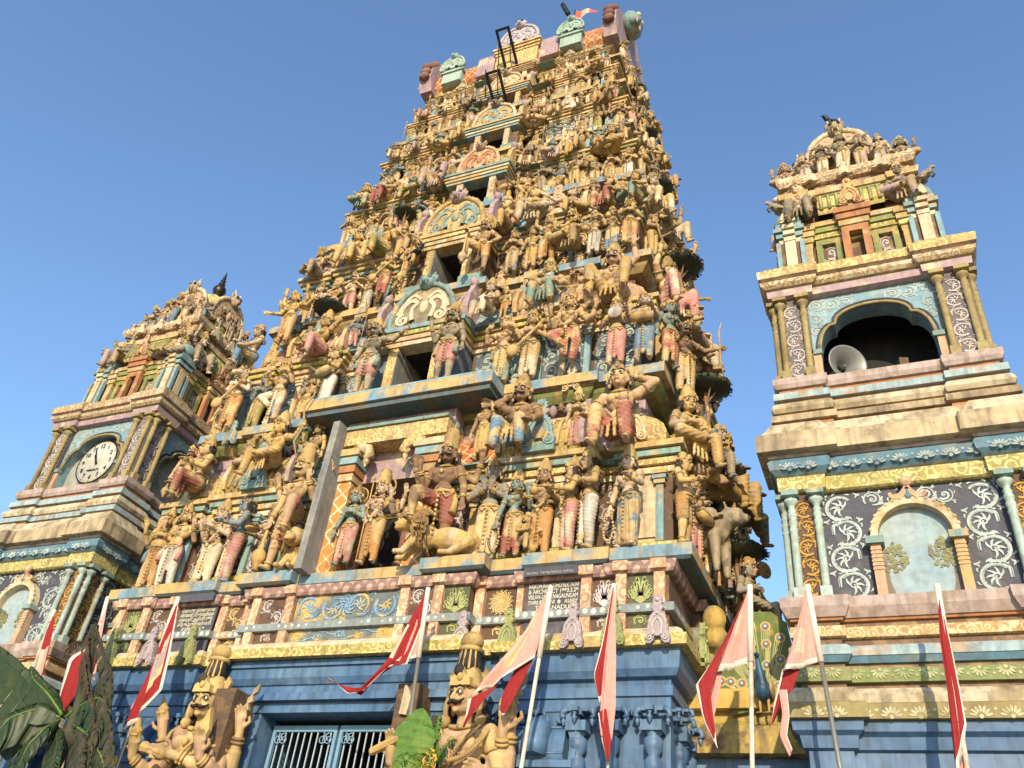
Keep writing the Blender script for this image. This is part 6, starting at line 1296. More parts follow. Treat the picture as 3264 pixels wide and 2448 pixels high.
# ------------------------------------------------------------------ gate, jamb posts
for s,lab in ((-1,'left leaf of the blue barred gate with scroll ironwork'),(1,'right leaf of the blue barred gate with scroll ironwork')):
    x0, x1 = sorted((CX+s*.02,CX+s*1.08)); y = 10.25; m = M['metal_blue']; mb = MB()
    for a,b,c,d in ((x0,x1,4.50,4.58),(x0,x1,1.2,1.28),(x0,x0+.05,1.28,4.5),(x1-.05,x1,1.28,4.5)): mb.box(a,b,y-.025,y+.025,c,d)
    o = thing('gate_leaf',(0,0,0),lab,'gate',[('frame',mb,m)]); mb = MB()
    for k in range(9): x = x0+.05+(x1-x0-.1)*(k+.5)/9; mb.box(x-.008,x+.008,y-.008,y+.008,1.28,4.5)
    part('bars', mb, flat('pale_bar',(.40,.46,.48),.4), o); mb = MB()
    for cx_,cz in ((x0+.16,4.40),(x1-.16,4.40),(x0+.13,3.72),(x1-.13,3.72),(x0+.3,3.55),(x1-.3,3.55)):
        for d in (-1,1): mb.tube([(px,y-.03,pz) for px,pz in spiral(cx_+d*.05,cz,.085,PI/2,1.5,d,16)],.009,5)
    for d in (-1,1): mb.tube([((x0+x1)/2+d*.42,y-.03,3.95),((x0+x1)/2+d*.35,y-.03,3.7),((x0+x1)/2+d*.1,y-.03,3.5),((x0+x1)/2,y-.03,3.3)],.009,5)
    part('scrollwork', mb, m, o)
mb = MB(); mb.prism([(-.18,-.30),(.16,-.30),(.16,.28),(-.18,.28)],0,4.86,0)
thing('timber_post',(CX-1.42,9.75,0),'tall weathered timber post left of the blue gate beside the guardian','post',[('post',mb,M['stone_wood'])],rx=0)
mb = MB(); mb.box(-.16,.16,-.24,.2,0,4.9); o = thing('timber_post',(CX+1.38,9.80,0),'short weathered timber post right of the blue gate behind banana leaves','post',[('post',mb,M['stone_wood'])])
mb = MB(); ribbon(mb,[(0,4.5),(.02,4.7),(-.02,4.86)],[.05,.06,.01],-.30,-.22); part('trident_carving', mb, M['cream'], o)
# ------------------------------------------------------------------ lions, peacock, bull, birds
def beast_body(parts, vox, smooth=1):
    B = MB()
    for p in parts:
        if len(p) == 2: B.ell(p[0],p[1],12,8)
        else: B.cap(*p,10)
    return remesh(B, vox, smooth)
def lion(loc, rz, label, side):
    # facing -y; for the side-on lion the body lies along +y behind the head
    P = [((0,.55,.34),(.20,.34,.20)),((0,.15,.36),(.20,.22,.22)),((0,.86,.30),(.17,.20,.20)),((0,-.13,.61),(.17,.15,.18)),((0,-.25,.55),(.11,.12,.095)),((0,-.30,.49),(.08,.08,.045)),((-.09,.05,.35),.09,(-.12,-.15,.05),.055),((.09,.05,.35),.09,(.12,-.15,.05),.055),((-.12,-.15,.04),.055,(-.12,-.27,.035),.045),((.12,-.15,.04),.055,(.12,-.27,.035),.045),
        ((-.14,.85,.25),.13,(-.19,.62,.06),.06),((.14,.85,.25),.13,(.19,.62,.06),.06),((-.19,.62,.05),.05,(-.19,.45,.04),.045),((.19,.62,.05),.05,(.19,.45,.04),.045),((0,1.02,.28),.04,(.12,1.2,.1),.03),((-.1,-.1,.72),(.045,.03,.05)),((.1,-.1,.72),(.045,.03,.05)),((0,-.36,.57),(.04,.03,.03))]
    b = beast_body(P, .016); o = thing('lion_statue', loc, label, 'statue', [('body',b,SKIN['gold'])], rz, .92)
    mb = MB()
    for k in range(210):
        a = r2.uniform(0,2*PI); t = r2.random(); rr = .17+.10*t; c = Vector((rr*math.cos(a),-.08+.26*t,.58+rr*1.05*math.sin(a)-.04*t))
        if c.z < .2: continue
        d = Vector((math.cos(a)*.6,.35,math.sin(a)*.5-.75)).normalized(); mb.cap(c,.036,c+d*.19,.008,6)
    part('mane', mb, spaint('mane_paint',(.30,.18,.07),(.5,.32,.1),.4,.5), o); mb = MB()
    mb.ell((0,-.335,.475),(.05,.03,.028),8,6,0); 
    for s in (-1,1): mb.ell((s*.052,-.345+.03,.615),(.022,.014,.014),8,5,1); mb.ell((s*.052,-.334,.615),(.010,.008,.010),6,4,2); mb.cap((s*.03,-.345,.515),.008,(s*.03,-.355,.47),.004,5)
    part('mouth_and_eyes', mb, [FIXED['lip'],FIXED['eyewhite'],FIXED['eyeblack']], o); return o
lion((CX-1.27,9.86,6.74),.12,'ochre lion statue facing front at the left mace bearer\'s feet',0)
lion((CX+.98,9.70,6.74),-1.25,'roaring ochre lion statue lying sideways under the giant in red shorts',1)
b = beast_body([((0,.0,.62),(.22,.45,.26)),((0,-.5,.78),(.12,.16,.13)),((0,-.62,.70),(.085,.14,.08)),((0,-.3,.7),.2,(0,-.5,.78),.13),((0,.35,.66),(.24,.26,.25)),((-.13,-.28,.5),.10,(-.13,-.3,.02),.05),((.13,-.28,.5),.10,(.13,-.3,.02),.05),((-.14,.42,.5),.12,(-.14,.45,.02),.05),((.14,.42,.5),.12,(.14,.45,.02),.05),((0,-.12,.92),(.12,.14,.10)),((-.1,-.45,.9),.03,(-.16,-.42,1.05),.01),((.1,-.45,.9),.03,(.16,-.42,1.05),.01)],.03)
thing('bull_statue',(CX+4.82,11.05,6.74),'pale grey bull statue behind the bent man at the right corner','statue',[('body',b,SKIN['stone'])],PI/2-.35,1.05)
bl = beast_body([((0,.12,.22),(.22,.40,.20)),((0,-.2,.34),(.14,.16,.16)),((0,-.36,.46),(.09,.13,.10)),((0,-.46,.40),(.06,.07,.06)),((0,0,.42),(.11,.14,.10)),((-.16,-.25,.08),.07,(-.05,-.42,.05),.045),((.16,-.25,.08),.07,(.05,-.42,.05),.045),((-.22,.3,.1),.1,(-.2,.05,.06),.05),((.22,.3,.1),.1,(.2,.05,.06),.05),((-.07,-.3,.54),.025,(-.11,-.3,.64),.01),((.07,-.3,.54),.025,(.11,-.3,.64),.01)],.03)
for x_,y_,z_,r_,l_ in ((.43-1.14,RT[1]-1.14,12.98,-.6,'grey bull statue on the left corner shrine of the right tower'),(.43+1.14,RT[1]-1.14,12.98,.6,'grey bull statue on the right corner shrine of the right tower'),(-14.42-1.2,LT[1]-1.2,12.98,-.6,'grey bull statue on the outer corner shrine of the left tower'),(-14.42+1.2,LT[1]-1.2,12.98,.6,'grey bull statue on the inner corner shrine of the left tower')): thing('bull_statue',(x_,y_,z_-.12),l_,'statue',[('body',bl.copy(),SKIN['stone'])],r_*1.7,.36)
# linking wall with rocks and a peacock, between the tower and the right tower
wy = 10.95; xa, xb = CX+HW+.0, -.94
mb = MB(); mb.box(xa,xb,wy,wy+.5,0,4.38); o = thing('linking_wall',(0,0,0),'low blue and yellow wall joining the big tower to the right tower','wall',[('blue_wall',mb,M['wallblue'])])
mb = MB(); mb.rings([[(x,y,z) for x,y in ((xa,wy-g),(xb,wy-g),(xb,wy+.5),(xa,wy+.5))] for z,g in ((4.382,.12),(4.39,.2),(4.50,.2),(4.72,.14),(4.80,.03),(4.92,.02))]); part('moulding', mb, paint('gold_weathered',(.50,.36,.10),(.17,.09,.055),.38,2.6,.7), o)
mb = MB(); mb.rings([[(x,y,z) for x,y in ((xa,wy-g),(xb,wy-g),(xb,wy+.5),(xa,wy+.5))] for z,g in ((4.922,.16),(5.08,.18),(5.16,.14),(5.2,.04))]); part('coping', mb, paint('gold_coping',(.62,.40,.10),(.30,.27,.15),.36,2.2,.5), o)
B = MB()
for k in range(16): B.ell((r2.uniform(xa+.1,xb-.1),wy+r2.uniform(-.02,.25),5.2+r2.uniform(-.05,.12)),(r2.uniform(.12,.25),.15,r2.uniform(.08,.2)),8,6)
for k in range(12): B.ell((xa+r2.uniform(-.05,.55),wy+r2.uniform(.0,.3),5.4+r2.uniform(0,.75)),(r2.uniform(.12,.22),.16,r2.uniform(.1,.2)),8,6)
B.box(xa+.02,xb-.02,wy+.15,wy+.45,5.15,5.35); me = remesh(B,.03,1); part('rockwork', me, paint('ochre_rock',(.52,.35,.09),(.24,.23,.14),.48,2.2,.6,bump=.5), o)
# peacock with its fan
fan = MB(); pc = at(1655,1520,10.85)
out = [at(x,y,10.86) for x,y in ((1585,1545),(1556,1505),(1560,1450),(1575,1395),(1592,1350),(1625,1322),(1665,1322),(1698,1345),(1712,1400),(1706,1470),(1690,1520),(1650,1530))]
fan.plate([(p.x-pc.x,p.z-pc.z) for p in out],.0,.09,0); 
fx0 = (0,-.0)
for ring,(f,n) in enumerate(((.45,4),(.70,6),(.92,8))):
    for k in range(n):
        a = PI*.92-(k+.5)/n*PI*1.0+.2; d = Vector((math.cos(a)*.52*f-.06, math.sin(a)*1.02*f+.05)); 
        for q,(r,mi) in enumerate(((.066,2),(.050,1),(.032,3),(.020,4))): disc(fan, d.x, d.y, r, -.008-.005*q, .01, mi, 12)
        for j in range(-2,3): ribbon(fan,[(d.x*.45+j*.015,d.y*.45),(d.x*.75+j*.02,d.y*.75),(d.x+j*.028,d.y+.03)],[.004,.005,.003],-.006,.0,2)
pk = thing('peacock_statue',tuple(pc),'blue peacock statue with green eyed tail fan on the linking wall','statue',[('tail_fan',fan,[paint('peacock_green',(.15,.19,.045),(.50,.34,.09),.22,3.,.4),flat('eye_orange',(.40,.17,.04)),flat('eye_rim',(.42,.40,.17)),flat('eye_dark',(.06,.10,.14)),flat('eye_pale',(.30,.50,.58))])])
b = beast_body([((0,-.16,.10),(.10,.15,.13)),((0,-.22,.15),.09,(-.02,-.26,.36),.04),((-.02,-.26,.36),.04,(-.03,-.27,.46),.032),((-.03,-.30,.49),(.035,.05,.035)),((-.03,-.35,.485),.014,(-.035,-.41,.47),.004)],.012)
part('body', b, paint('peacock_blue',(.04,.13,.22),(.03,.07,.11),.4,4,.2,rough=.45), pk); mb = MB(); mb.ell((.10,-.12,.12),(.03,.16,.11),10,7); part('wing', mb, SKIN['ochre'], pk)
for s in (-.05,.05): mb = MB(); mb.cap((s,-.16,.0),.02,(s+.01,-.2,-.16),.012,6); [mb.cap((s+.01,-.2,-.16),.01,(s+.01+.04*j,-.26,-.18),.007,5) for j in (-1,0,1)]; part('leg', mb, SKIN['gold'], pk)
def bird(loc, rz, s, label, pit):
    b = beast_body([((0,.02,.17),(.07,.13,.075)),((0,-.10,.24),.055,(0,-.13,.29),.045),((0,-.14,.30),(.042,.05,.042)),((0,-.18,.295),.018,(0,-.25,.285),.004),((0,.1,.15),.05,(0,.33,.08),.03)],.010)
    o = thing('crow', loc, label, 'bird', [('body',b,flat('crow_black',(.012,.012,.016),.45))], rz, s)
    for a in (-1,1): mb = MB(); mb.ell((a*.065,.07,.175),(.018,.15,.055),8,6); part('wing', mb, MATS['crow_black'], o); mb = MB(); mb.cap((a*.03,0,.12),.01,(a*.03,-.0,0),.007,5); part('leg', mb, MATS['crow_black'], o)
    return o
bird((.43,RT[1]-.05,15.99),-.9,1.05,'black crow perched on the finial of the right small tower',0)
bird((CX-.50,10.12,13.62),1.2,.85,'black crow perched beside the third window gable',0)
# stone canopy trees on the flank
lf = spaint('stone_leaf_green',(.055,.075,.05),(.16,.14,.06),.35,.5)
def canopy(loc, r, label, rx):
    mb = MB(); mb.tube([(0,0,-.95),(.05*r,0,-.5),(-.04*r,0,-.2),(0,0,0)],[.12*r,.09*r,.08*r,.10*r],7)
    for a in (-.9,.3,1.5,2.7): mb.cap((0,0,-.3),.05*r,(.5*r*math.cos(a),.5*r*math.sin(a),.02),.03*r,6)
    o = thing('tree_statue',loc,label,'statue',[('trunk',mb,SKIN['brown'])],0,1); mb = MB()
    mb.ell((0,0,.03*r),(r*.98,r*.98,.24*r),18,8)
    for k in range(620):
        a = r2.uniform(0,2*PI); q = math.sqrt(r2.random()); z = .24*r*(1-q*q)+.02*r+r2.uniform(-.03,.02); c = Vector((r*q*math.cos(a),r*q*math.sin(a),z))
        n = Vector((math.cos(a)*q,math.sin(a)*q,.9*(1-q)+.15)).normalized(); t = n.orthogonal().normalized(); t2 = n.cross(t); g = r2.uniform(.035,.07)*r/.5
        t, t2 = t*math.cos(k)+t2*math.sin(k), t2*math.cos(k)-t*math.sin(k)
        dn = Vector((n.x,n.y,-.35)).normalized(); t2 = n.cross(dn).normalized(); mb.add([c+n*.015, c+dn*g*.5+t2*g*.4+n*.012, c+dn*g*1.1+n*.004, c+dn*g*.5-t2*g*.4+n*.012],[(0,1,2,3)])
        if k%3 == 0: mb.ell(c-n*.02,(g*.7,g*.7,g*.5),5,4)
    for k in range(5): a = r2.uniform(0,6); mb.ell((r*.8*math.cos(a),r*.8*math.sin(a),.1*r),.03,6,4,1)
    part('crown', mb, [lf,CLOTH['orange']], o)
canopy((-1.86,11.45,7.28),.42,'dark green stone canopy tree over the grey seated figure, right flank',0)
canopy((-2.16,11.2,10.1),.40,'stone canopy tree with scaly leaves on the second right flank ledge',0)
canopy((-2.58,11.35,13.1),.40,'broad brown stone canopy tree on the third right flank ledge',0)
canopy((-3.05,11.6,15.75),.30,'small stone canopy tree on the fourth right flank ledge',0)
canopy((-3.42,11.9,18.05),.24,'tiny dark canopy tree on the fifth right flank ledge',0)
canopy((-3.72,12.1,20.2),.20,'tiny dark canopy tree on the sixth right flank ledge',0)
canopy((CX-2.6,10.45,13.0),.36,'stone canopy tree on the left third ledge',0)
canopy((CX-1.75,11.0,16.25),.26,'small stone canopy tree left of the fourth window',0)
statue((-1.70,11.35,6.02),1.35,'grey ascetic statue seated on the rocks under the stone canopy tree',skin='grey',cloth='stone',rz=1.15,legs='one',L='knee',R='chest',crown='bun')
statue((-1.98,11.1,8.15),1.35,'grey statue seated under the second canopy tree with raised knee',skin='blue',cloth='stone',rz=1.1,legs='one2',L='knee',R='bless',crown='bun')
# loudspeaker in the right arch, lamp, frames and flag on the roof
mb = MB(); pr = [(.05,-.30),(.055,-.26),(.04,-.24),(.05,-.2),(.07,-.1),(.11,0),(.19,.09),(.27,.14),(.285,.145),(.28,.16),(.26,.15),(.17,.10),(.09,.0),(.05,-.08),(.0,-.1)]
mb.lathe(pr,(0,0,0),28); mb.cap((0,0,-.1),.03,(0,0,.06),.02,8)
o = thing('loudspeaker',(.43-.50,RT[3]+.16,9.42),'grey horn loudspeaker standing in the right tower arch','loudspeaker',[('horn',mb,flat('horn_grey',(.22,.22,.20),.42,.3))]); o.rotation_euler = Vector((.50,-.78,-.12)).to_track_quat('Z','Y').to_euler()
mb = MB(); mb.box(-.05,.05,-.02,.02,-.5,.0); part('bracket', mb, M['iron'], o)
mb = MB(); mb.box(-.06,.06,-.05,.05,0,.30); thing('timber_offcut',(.43+.28,RT[3]+.25,9.18),'short broken timber leaning inside the right tower arch','timber',[('wood',mb,M['stone_wood'])],.3,1,None,.0)
for k,(px,py,z0) in enumerate(((1,1,0),(2,2,0))):
    z = (22.45,20.55)[k]; y0 = (11.75,11.45)[k]; w = .17; Lf = (.92,.62)[k]; m = M['iron']; mb = MB(); r = .032
    for s in (-1,1): mb.box(s*w-r,s*w+r,-Lf,.2,-r,r)
    mb.box(-w-r,w+r,-Lf-2*r,-Lf,-r,r); o = thing('lamp_frame',(CX-.12,y0,z),['black iron frame jutting out below the crowning gable','black iron frame jutting out of the sixth window'][k],'frame',[('frame',mb,m)],rx=-.62); mb = MB(); mb.tube([(w,-.75,0),(w,-.05,-.55)],.015,5); mb.tube([(-w,-.75,0),(-w,-.05,-.55)],.015,5); part('strut', mb, m, o)
a = at(1246,62,12.6); b = at(1219,16,12.6); mb = MB(); mb.tube([(0,0,-.5),(0,0,0),tuple((b-a)*.75)],.03,6)
o = thing('roof_lamp',tuple(a),'black street lamp on a thin arm above the roof','lamp',[('arm',mb,M['iron'])]); mb = MB(); d = b-a; mb.cap(d*.72,.085,d*1.12,.075,10); mb.ell(d*.95+Vector((0,-.05,-.04)),(.06,.05,.12),8,6); part('lamp_head', mb, M['iron'], o)
# ------------------------------------------------------------------ flags on poles
RED = flat('flag_red',(.27,.026,.026),.8); PINK = flat('flag_faded_pink',(.62,.30,.25),.85); WHT = flat('flag_white_hem',(.68,.58,.48),.85); ORG = flat('flag_print_ochre',(.62,.42,.22),.85); GRY = flat('flag_print_grey',(.36,.28,.24),.85); CRM = flat('flag_print_cream',(.60,.42,.30),.85)
for m_ in (RED,PINK,WHT,CRM,ORG): m_.node_tree.nodes['Principled BSDF'].inputs['Specular IOR Level'].default_value = .1
FY = 9.22
def cloth(mb, A, B, o, mi, hem=(), dy=.0, rip=.03, n=14, m=10, ph=0., blob=None):
    # sheet between two edges given as photo points (x, y, depth offset); hem: sides that carry a white band
    def ev(L, t):
        f = t*(len(L)-1); i = min(int(f),len(L)-2); f -= i; a,b = L[i],L[i+1]; return [a[k]*(1-f)+b[k]*f for k in range(3)]
    V = []; 
    for i in range(n+1):
        a, b = ev(A,i/n), ev(B,i/n)
        for j in range(m+1):
            s = j/m; x,y,d = [a[k]*(1-s)+b[k]*s for k in range(3)]
            p = at(x,y,FY+d+dy)-o; amp = rip*math.sin(PI*min(1,s*1.4+.05))*(i/n*.8+.3); p.y += amp*(math.sin(s*11+i*.22+ph)+.5*math.sin(s*23-i*.3+ph)); V.append(p)
    F = []; k0 = len(mb.v); mb.v += [tuple(p) for p in V]
    for i in range(n):
        for j in range(m):
            q = mi
            if ('e' in hem and i == n-1) or ('s' in hem and i == 0) or ('r' in hem and j == m-1) or ('l' in hem and j == 0): q = 2
            elif blob:
                for (u0,u1,v0,v1,c) in blob:
                    if u0 <= (i+.5)/n <= u1 and v0 <= (j+.5)/m <= v1: q = c
            mb.f.append([k0+i*(m+1)+j,k0+i*(m+1)+j+1,k0+(i+1)*(m+1)+j+1,k0+(i+1)*(m+1)+j]); mb.m.append(q); mb.sm.append(True)
FM = [RED,PINK,WHT,ORG,GRY,CRM]
def flag(tip, foot, sleeve, label, sheets, metal=True):
    a, b = at(*tip,FY), at(*foot,FY); d = (b-a); t0 = Vector((a.x,FY,a.z)); L = max(.2,(a.z-.0)); g = Vector((b.x+(b.x-a.x)*.0,FY,b.z))
    dirv = (g-t0); k = (t0.z-.0)/max(.1,t0.z-g.z); base = t0+dirv*k; base.z = 0
    o = empty('flag_pole',tuple(base),label,'flag'); mb = MB(); mb.tube([(0,0,0),tuple(t0-base)],.024,10); part('pole', mb, M['steel'] if metal else M['pvc'], o)
    s = at(*sleeve,FY); sl = t0+(t0-base).normalized()*-((t0-s).length); mb = MB(); mb.tube([tuple(sl-base),tuple(t0-base)],[.034,.031],10); part('sleeve', mb, WHT, o)
    mb = MB()
    for q in sheets: cloth(mb, *q[:2], base, *q[2:3], **(q[3] if len(q) > 3 else {}))
    c = part('cloth', mb, FM, o); sd = c.modifiers.new('t','SOLIDIFY'); sd.thickness = .004
    return o
E_ = lambda *p: [(x,y,d) for x,y,d in p]
flag((1620,1264),(1625,1659),(1619,1430),'pink and red flag on a white pole in front of the peacock',[
    (E_((1618,1270,0),(1560,1395,-.05),(1503,1480,-.08),(1520,1560,-.1),(1551,1617,-.1)),E_((1618,1272,0),(1592,1330,-.02),(1551,1440,-.05),(1535,1500,-.08),(1549,1612,-.1)),0,dict(hem='el',rip=.02)),
    (E_((1618,1272,0),(1590,1340,.02),(1546,1456,.04)),E_((1617,1268,0),(1616,1340,0),(1614,1434,0)),1,dict(hem='e',rip=.05,blob=[(.45,.65,.2,.4,5)])),
    (E_((1546,1440,.05),(1537,1500,.06),(1530,1560,.05)),E_((1560,1450,.06),(1556,1490,.08),(1540,1560,.06)),1,dict(hem='l',rip=.01))],False)
flag((1744,1264),(1815,1659),(1779,1430),'pink and red flag hanging from a steel pole before the right tower',[
    (E_((1743,1268,0),(1728,1330,-.02),(1708,1400,-.03),(1690,1452,-.05)),E_((1744,1268,0),(1752,1320,0),(1764,1375,0),(1776,1428,0)),1,dict(hem='er',rip=.06,blob=[(.5,.75,.25,.45,5)])),
    (E_((1690,1445,.03),(1672,1520,0),(1664,1575,0)),E_((1730,1440,.04),(1712,1490,0),(1686,1520,0)),0,dict(hem='l',rip=.03)),
    (E_((1682,1490,-.04),(1690,1540,-.03),(1684,1590,-.03),(1706,1636,-.03)),E_((1700,1490,-.04),(1706,1545,-.03),(1700,1590,-.03),(1712,1618,-.03)),1,dict(hem='r',rip=.02))])
flag((2024,1262),(2096,1700),(2072,1560),'narrow wrapped red flag on the rightmost pole',[
    (E_((2024,1268,-.01),(2030,1380,-.05),(2048,1500,-.06),(2068,1690,-.05)),E_((2030,1290,-.02),(2056,1400,-.03),(2076,1500,-.03),(2088,1565,-.03)),0,dict(hem='er',rip=.035)),
    (E_((2062,1555,.02),(2066,1640,.02),(2072,1700,.02)),E_((2086,1560,.03),(2084,1620,.03),(2082,1690,.03)),1,dict(hem='r',rip=.02))],False)
flag((1326,1262),(1313,1659),(1322,1540),'slim red and pink flag hugging the pole under the builder sign',[
    (E_((1324,1268,-.02),(1300,1390,-.05),(1282,1458,-.06),(1296,1520,-.06)),E_((1326,1272,-.03),(1318,1390,-.05),(1308,1460,-.06),(1300,1510,-.06)),0,dict(hem='le',rip=.03)),
    (E_((1325,1275,-.05),(1306,1420,-.07),(1294,1560,-.07),(1298,1590,-.07)),E_((1328,1280,-.05),(1331,1420,-.06),(1330,1530,-.06),(1322,1600,-.06)),1,dict(rip=.04)),
    (E_((1292,1540,-.10),(1300,1600,-.08),(1312,1645,-.08)),E_((1310,1530,-.10),(1320,1600,-.08),(1316,1640,-.08)),0,dict(hem='l',rip=.02))])
flag((1190,1266),(1126,1659),(1157,1420),'faded pink flag blowing left across the right guardian',[
    (E_((1188,1268,0),(1130,1370,-.04),(1060,1450,-.08),(1012,1510,-.1)),E_((1188,1270,0),(1178,1330,0),(1165,1380,-.02),(1155,1420,-.02)),1,dict(hem='e',rip=.06,n=18,blob=[(.25,.6,.15,.5,5),(.6,.8,.35,.6,3)])),
    (E_((1012,1510,-.11),(1006,1545,-.11),(1000,1572,-.11)),E_((1075,1480,-.08),(1046,1512,-.1),(1003,1566,-.11)),0,dict(hem='l',rip=.02)),
    (E_((1120,1430,.02),(1085,1500,.03),(1080,1530,.03),(1085,1545,.03)),E_((1152,1424,.02),(1125,1480,.03),(1102,1525,.03),(1088,1545,.03)),0,dict(hem='e',rip=.02))],False)
flag((925,1270),(868,1680),(903,1422),'bright red flag blowing far left over the gate lintel',[
    (E_((923,1275,0),(890,1330,-.03),(840,1420,-.06),(790,1480,-.08),(768,1500,-.09)),E_((924,1275,0),(917,1340,0),(880,1435,-.02),(842,1436,-.05),(786,1492,-.08)),0,dict(hem='r',rip=.05,n=20,blob=[(.30,.5,.0,.28,5)])),
    (E_((905,1310,.01),(890,1370,0),(868,1420,0),(852,1432,0)),E_((924,1285,0),(917,1335,0),(910,1380,0),(903,1420,0)),1,dict(hem='e',rip=.05)),
    (E_((770,1496,-.09),(750,1498,-.10),(725,1475,-.1),(708,1465,-.1)),E_((795,1484,-.09),(770,1486,-.12),(740,1482,-.1),(710,1470,-.1)),0,dict(hem='l',rip=.01))])
flag((386,1290),(252,1659),(345,1400),'long red flag with pale print beside the left guardian',[
    (E_((384,1296,0),(345,1400,-.03),(300,1500,-.05),(260,1588,-.06)),E_((386,1298,0),(378,1350,-.02),(366,1420,-.03),(350,1490,-.03)),0,dict(hem='er',rip=.05,n=20,blob=[(.36,.46,.45,.8,5),(.46,.66,.35,.8,4),(.66,.74,.3,.75,3)])),
    (E_((338,1440,.03),(300,1500,.03),(282,1530,.03)),E_((352,1480,.03),(325,1520,.03),(290,1540,.03)),1,dict(rip=.02))])
flag((233,1290),(160,1560),(214,1345),'pink and red flag behind the withered banana leaves',[
    (E_((231,1294,0),(215,1340,0),(196,1395,0),(172,1450,0)),E_((234,1296,0),(226,1340,0),(215,1400,0),(205,1470,0)),1,dict(hem='e',rip=.04)),
    (E_((196,1395,-.05),(150,1420,-.05),(128,1500,-.05),(130,1545,-.05)),E_((212,1400,-.04),(200,1450,-.04),(172,1490,-.05),(150,1520,-.05)),0,dict(hem='l',rip=.04))],False)
flag((118,1318),(52,1500),(108,1345),'small red flag with printed figure before the left tower',[
    (E_((116,1322,0),(98,1370,-.02),(75,1450,-.03),(55,1490,-.03)),E_((119,1324,0),(114,1365,0),(102,1420,0),(84,1490,0)),0,dict(rip=.04,n=16,blob=[(.5,.78,0,.5,5),(.5,1,.5,.9,4),(.78,1,.0,.5,3)]))],False)
a = at(1240,45,12.9); mb = MB(); mb.tube([(0,0,-.5),(0,0,.62)],.02,6); o = thing('roof_flag',tuple(a),'small red flag with pale print on the tower roof','flag',[('pole',mb,M['iron'])])
mb = MB(); V = [(i/8*.78-.0, .05*math.sin(i*1.1), (.32+.28*(1-i/8)*(1 if t else -1.0)-.12*i/8)) for i in range(9) for t in (0,1)]
mb.add(V,[(2*i,2*i+2,2*i+3,2*i+1) for i in range(8)]); [mb.m.__setitem__(i,1 if 2 <= i <= 4 else 0) for i in range(8)]; c = part('cloth', mb, [flat('roof_flag_red',(.55,.10,.07),.8),CRM], o); c.modifiers.new('t','SOLIDIFY').thickness = .006
# ------------------------------------------------------------------ banana plants tied by the gate
BG = paint('banana_green',(.026,.048,.013),(.055,.065,.02),.3,3.,.25,rough=.45,bump=.1,grime=(.08,.05,.02)); BD = paint('banana_dry',(.06,.042,.026),(.11,.075,.042),.4,5.,.5,rough=.9,grime=(.03,.02,.015)); BL = paint('banana_fresh',(.10,.20,.03),(.16,.24,.04),.4,3.,.15,rough=.4,bump=.1); BM = paint('banana_dull',(.035,.045,.022),(.07,.058,.03),.42,4.,.4,rough=.7)
def leafblade(mb, rib, wl, wr, o, droop=.5, tear=.5, mi=0, seed=0, nrm=None):
    # midrib through photo points (x, y, depth); halves hang from it, torn into strips
    rn = random.Random(seed); n = 26; P = []
    for i in range(n+1):
        f = i/n*(len(rib)-1); k = min(int(f),len(rib)-2); f -= k; a,b = at(*rib[k][:2],rib[k][2]),at(*rib[k+1][:2],rib[k+1][2]); P.append(a*(1-f)+b*f-o)
    for _ in range(3): P = [P[0]]+[(P[i-1]+P[i]*2+P[i+1])/4 for i in range(1,n)]+[P[-1]]
    mb.tube(P, [.022*(1-.85*i/n) for i in range(n+1)], 6, 2)
    for s,w in ((-1,wl),(1,wr)):
        i = 0
        while i < n:
            L = rn.randint(1,3) if rn.random() < tear else rn.randint(4,9); j = min(n,i+L); dv = rn.uniform(.7,1.1) if rn.random() < tear else 1.; dd = droop+rn.uniform(-.15,.25)*tear
            V = []
            for k in range(i,j+1):
                t = k/n; prof = w*min(1,(t*5+.12))**.7*min(1,((1-t)*3.2+.02))**.6; T = (P[min(k+1,n)]-P[max(k-1,0)]).normalized(); side = T.cross(Vector(nrm or (0,-1,0))); 
                side = side.normalized()*s if side.length > .05 else Vector((s,0,0)); sh = .03*(1 if k == i else -1 if k == j else 0)*tear
                for q in range(4):
                    u = q/3; d = side*(prof*dv*u*math.cos(dd*u))+Vector((0,0,-1))*(prof*dv*u*math.sin(dd*u)*1.0)+T*(prof*.25*u+sh*u); V.append(P[k]+d+Vector((0,.01*math.sin(k*2.1+q),0)))
            mb.add(V,[(4*a+q,4*a+q+1,4*a+q+5,4*a+q+4) for a in range(j-i) for q in range(3)],mi); i = j
def banana(loc, label, leaves, trunk):
    o = empty('banana_plant',loc,label,'banana plant'); ol = Vector(loc); mb = MB(); mb.tube([p-ol for p in trunk],[.11,.10,.09,.06],10); part('trunk', mb, BM, o)
    for n,(rib,wl,wr,kw,mats) in enumerate(leaves):
        mb = MB(); mb.smooth = True; leafblade(mb, rib, wl, wr, ol, seed=n*7+3, **kw); part('leaf', mb, mats, o)
    return o
yb = 8.7; c0 = at(132,1540,yb); lv = []
lv.append(([(132,1545,yb),(90,1500,yb-.1),(40,1440,yb-.25),(-40,1370,yb-.4)],.62,.30,dict(droop=.9,tear=.25),[BG,BG,BL]))
lv.append(([(130,1550,yb),(80,1530,yb-.2),(20,1550,yb-.35),(-30,1610,yb-.45)],.34,.46,dict(droop=1.1,tear=.35),[BG,BG,BL]))
lv.append(([(135,1545,yb),(105,1500,yb-.15),(70,1465,yb-.2),(66,1440,yb-.2)],.20,.30,dict(droop=.7,tear=.3),[BG,BG,BL]))
lv.append(([(130,1555,yb),(100,1570,yb-.3),(60,1610,yb-.4),(30,1680,yb-.4)],.30,.40,dict(droop=1.2,tear=.6),[BG,BG,BL]))
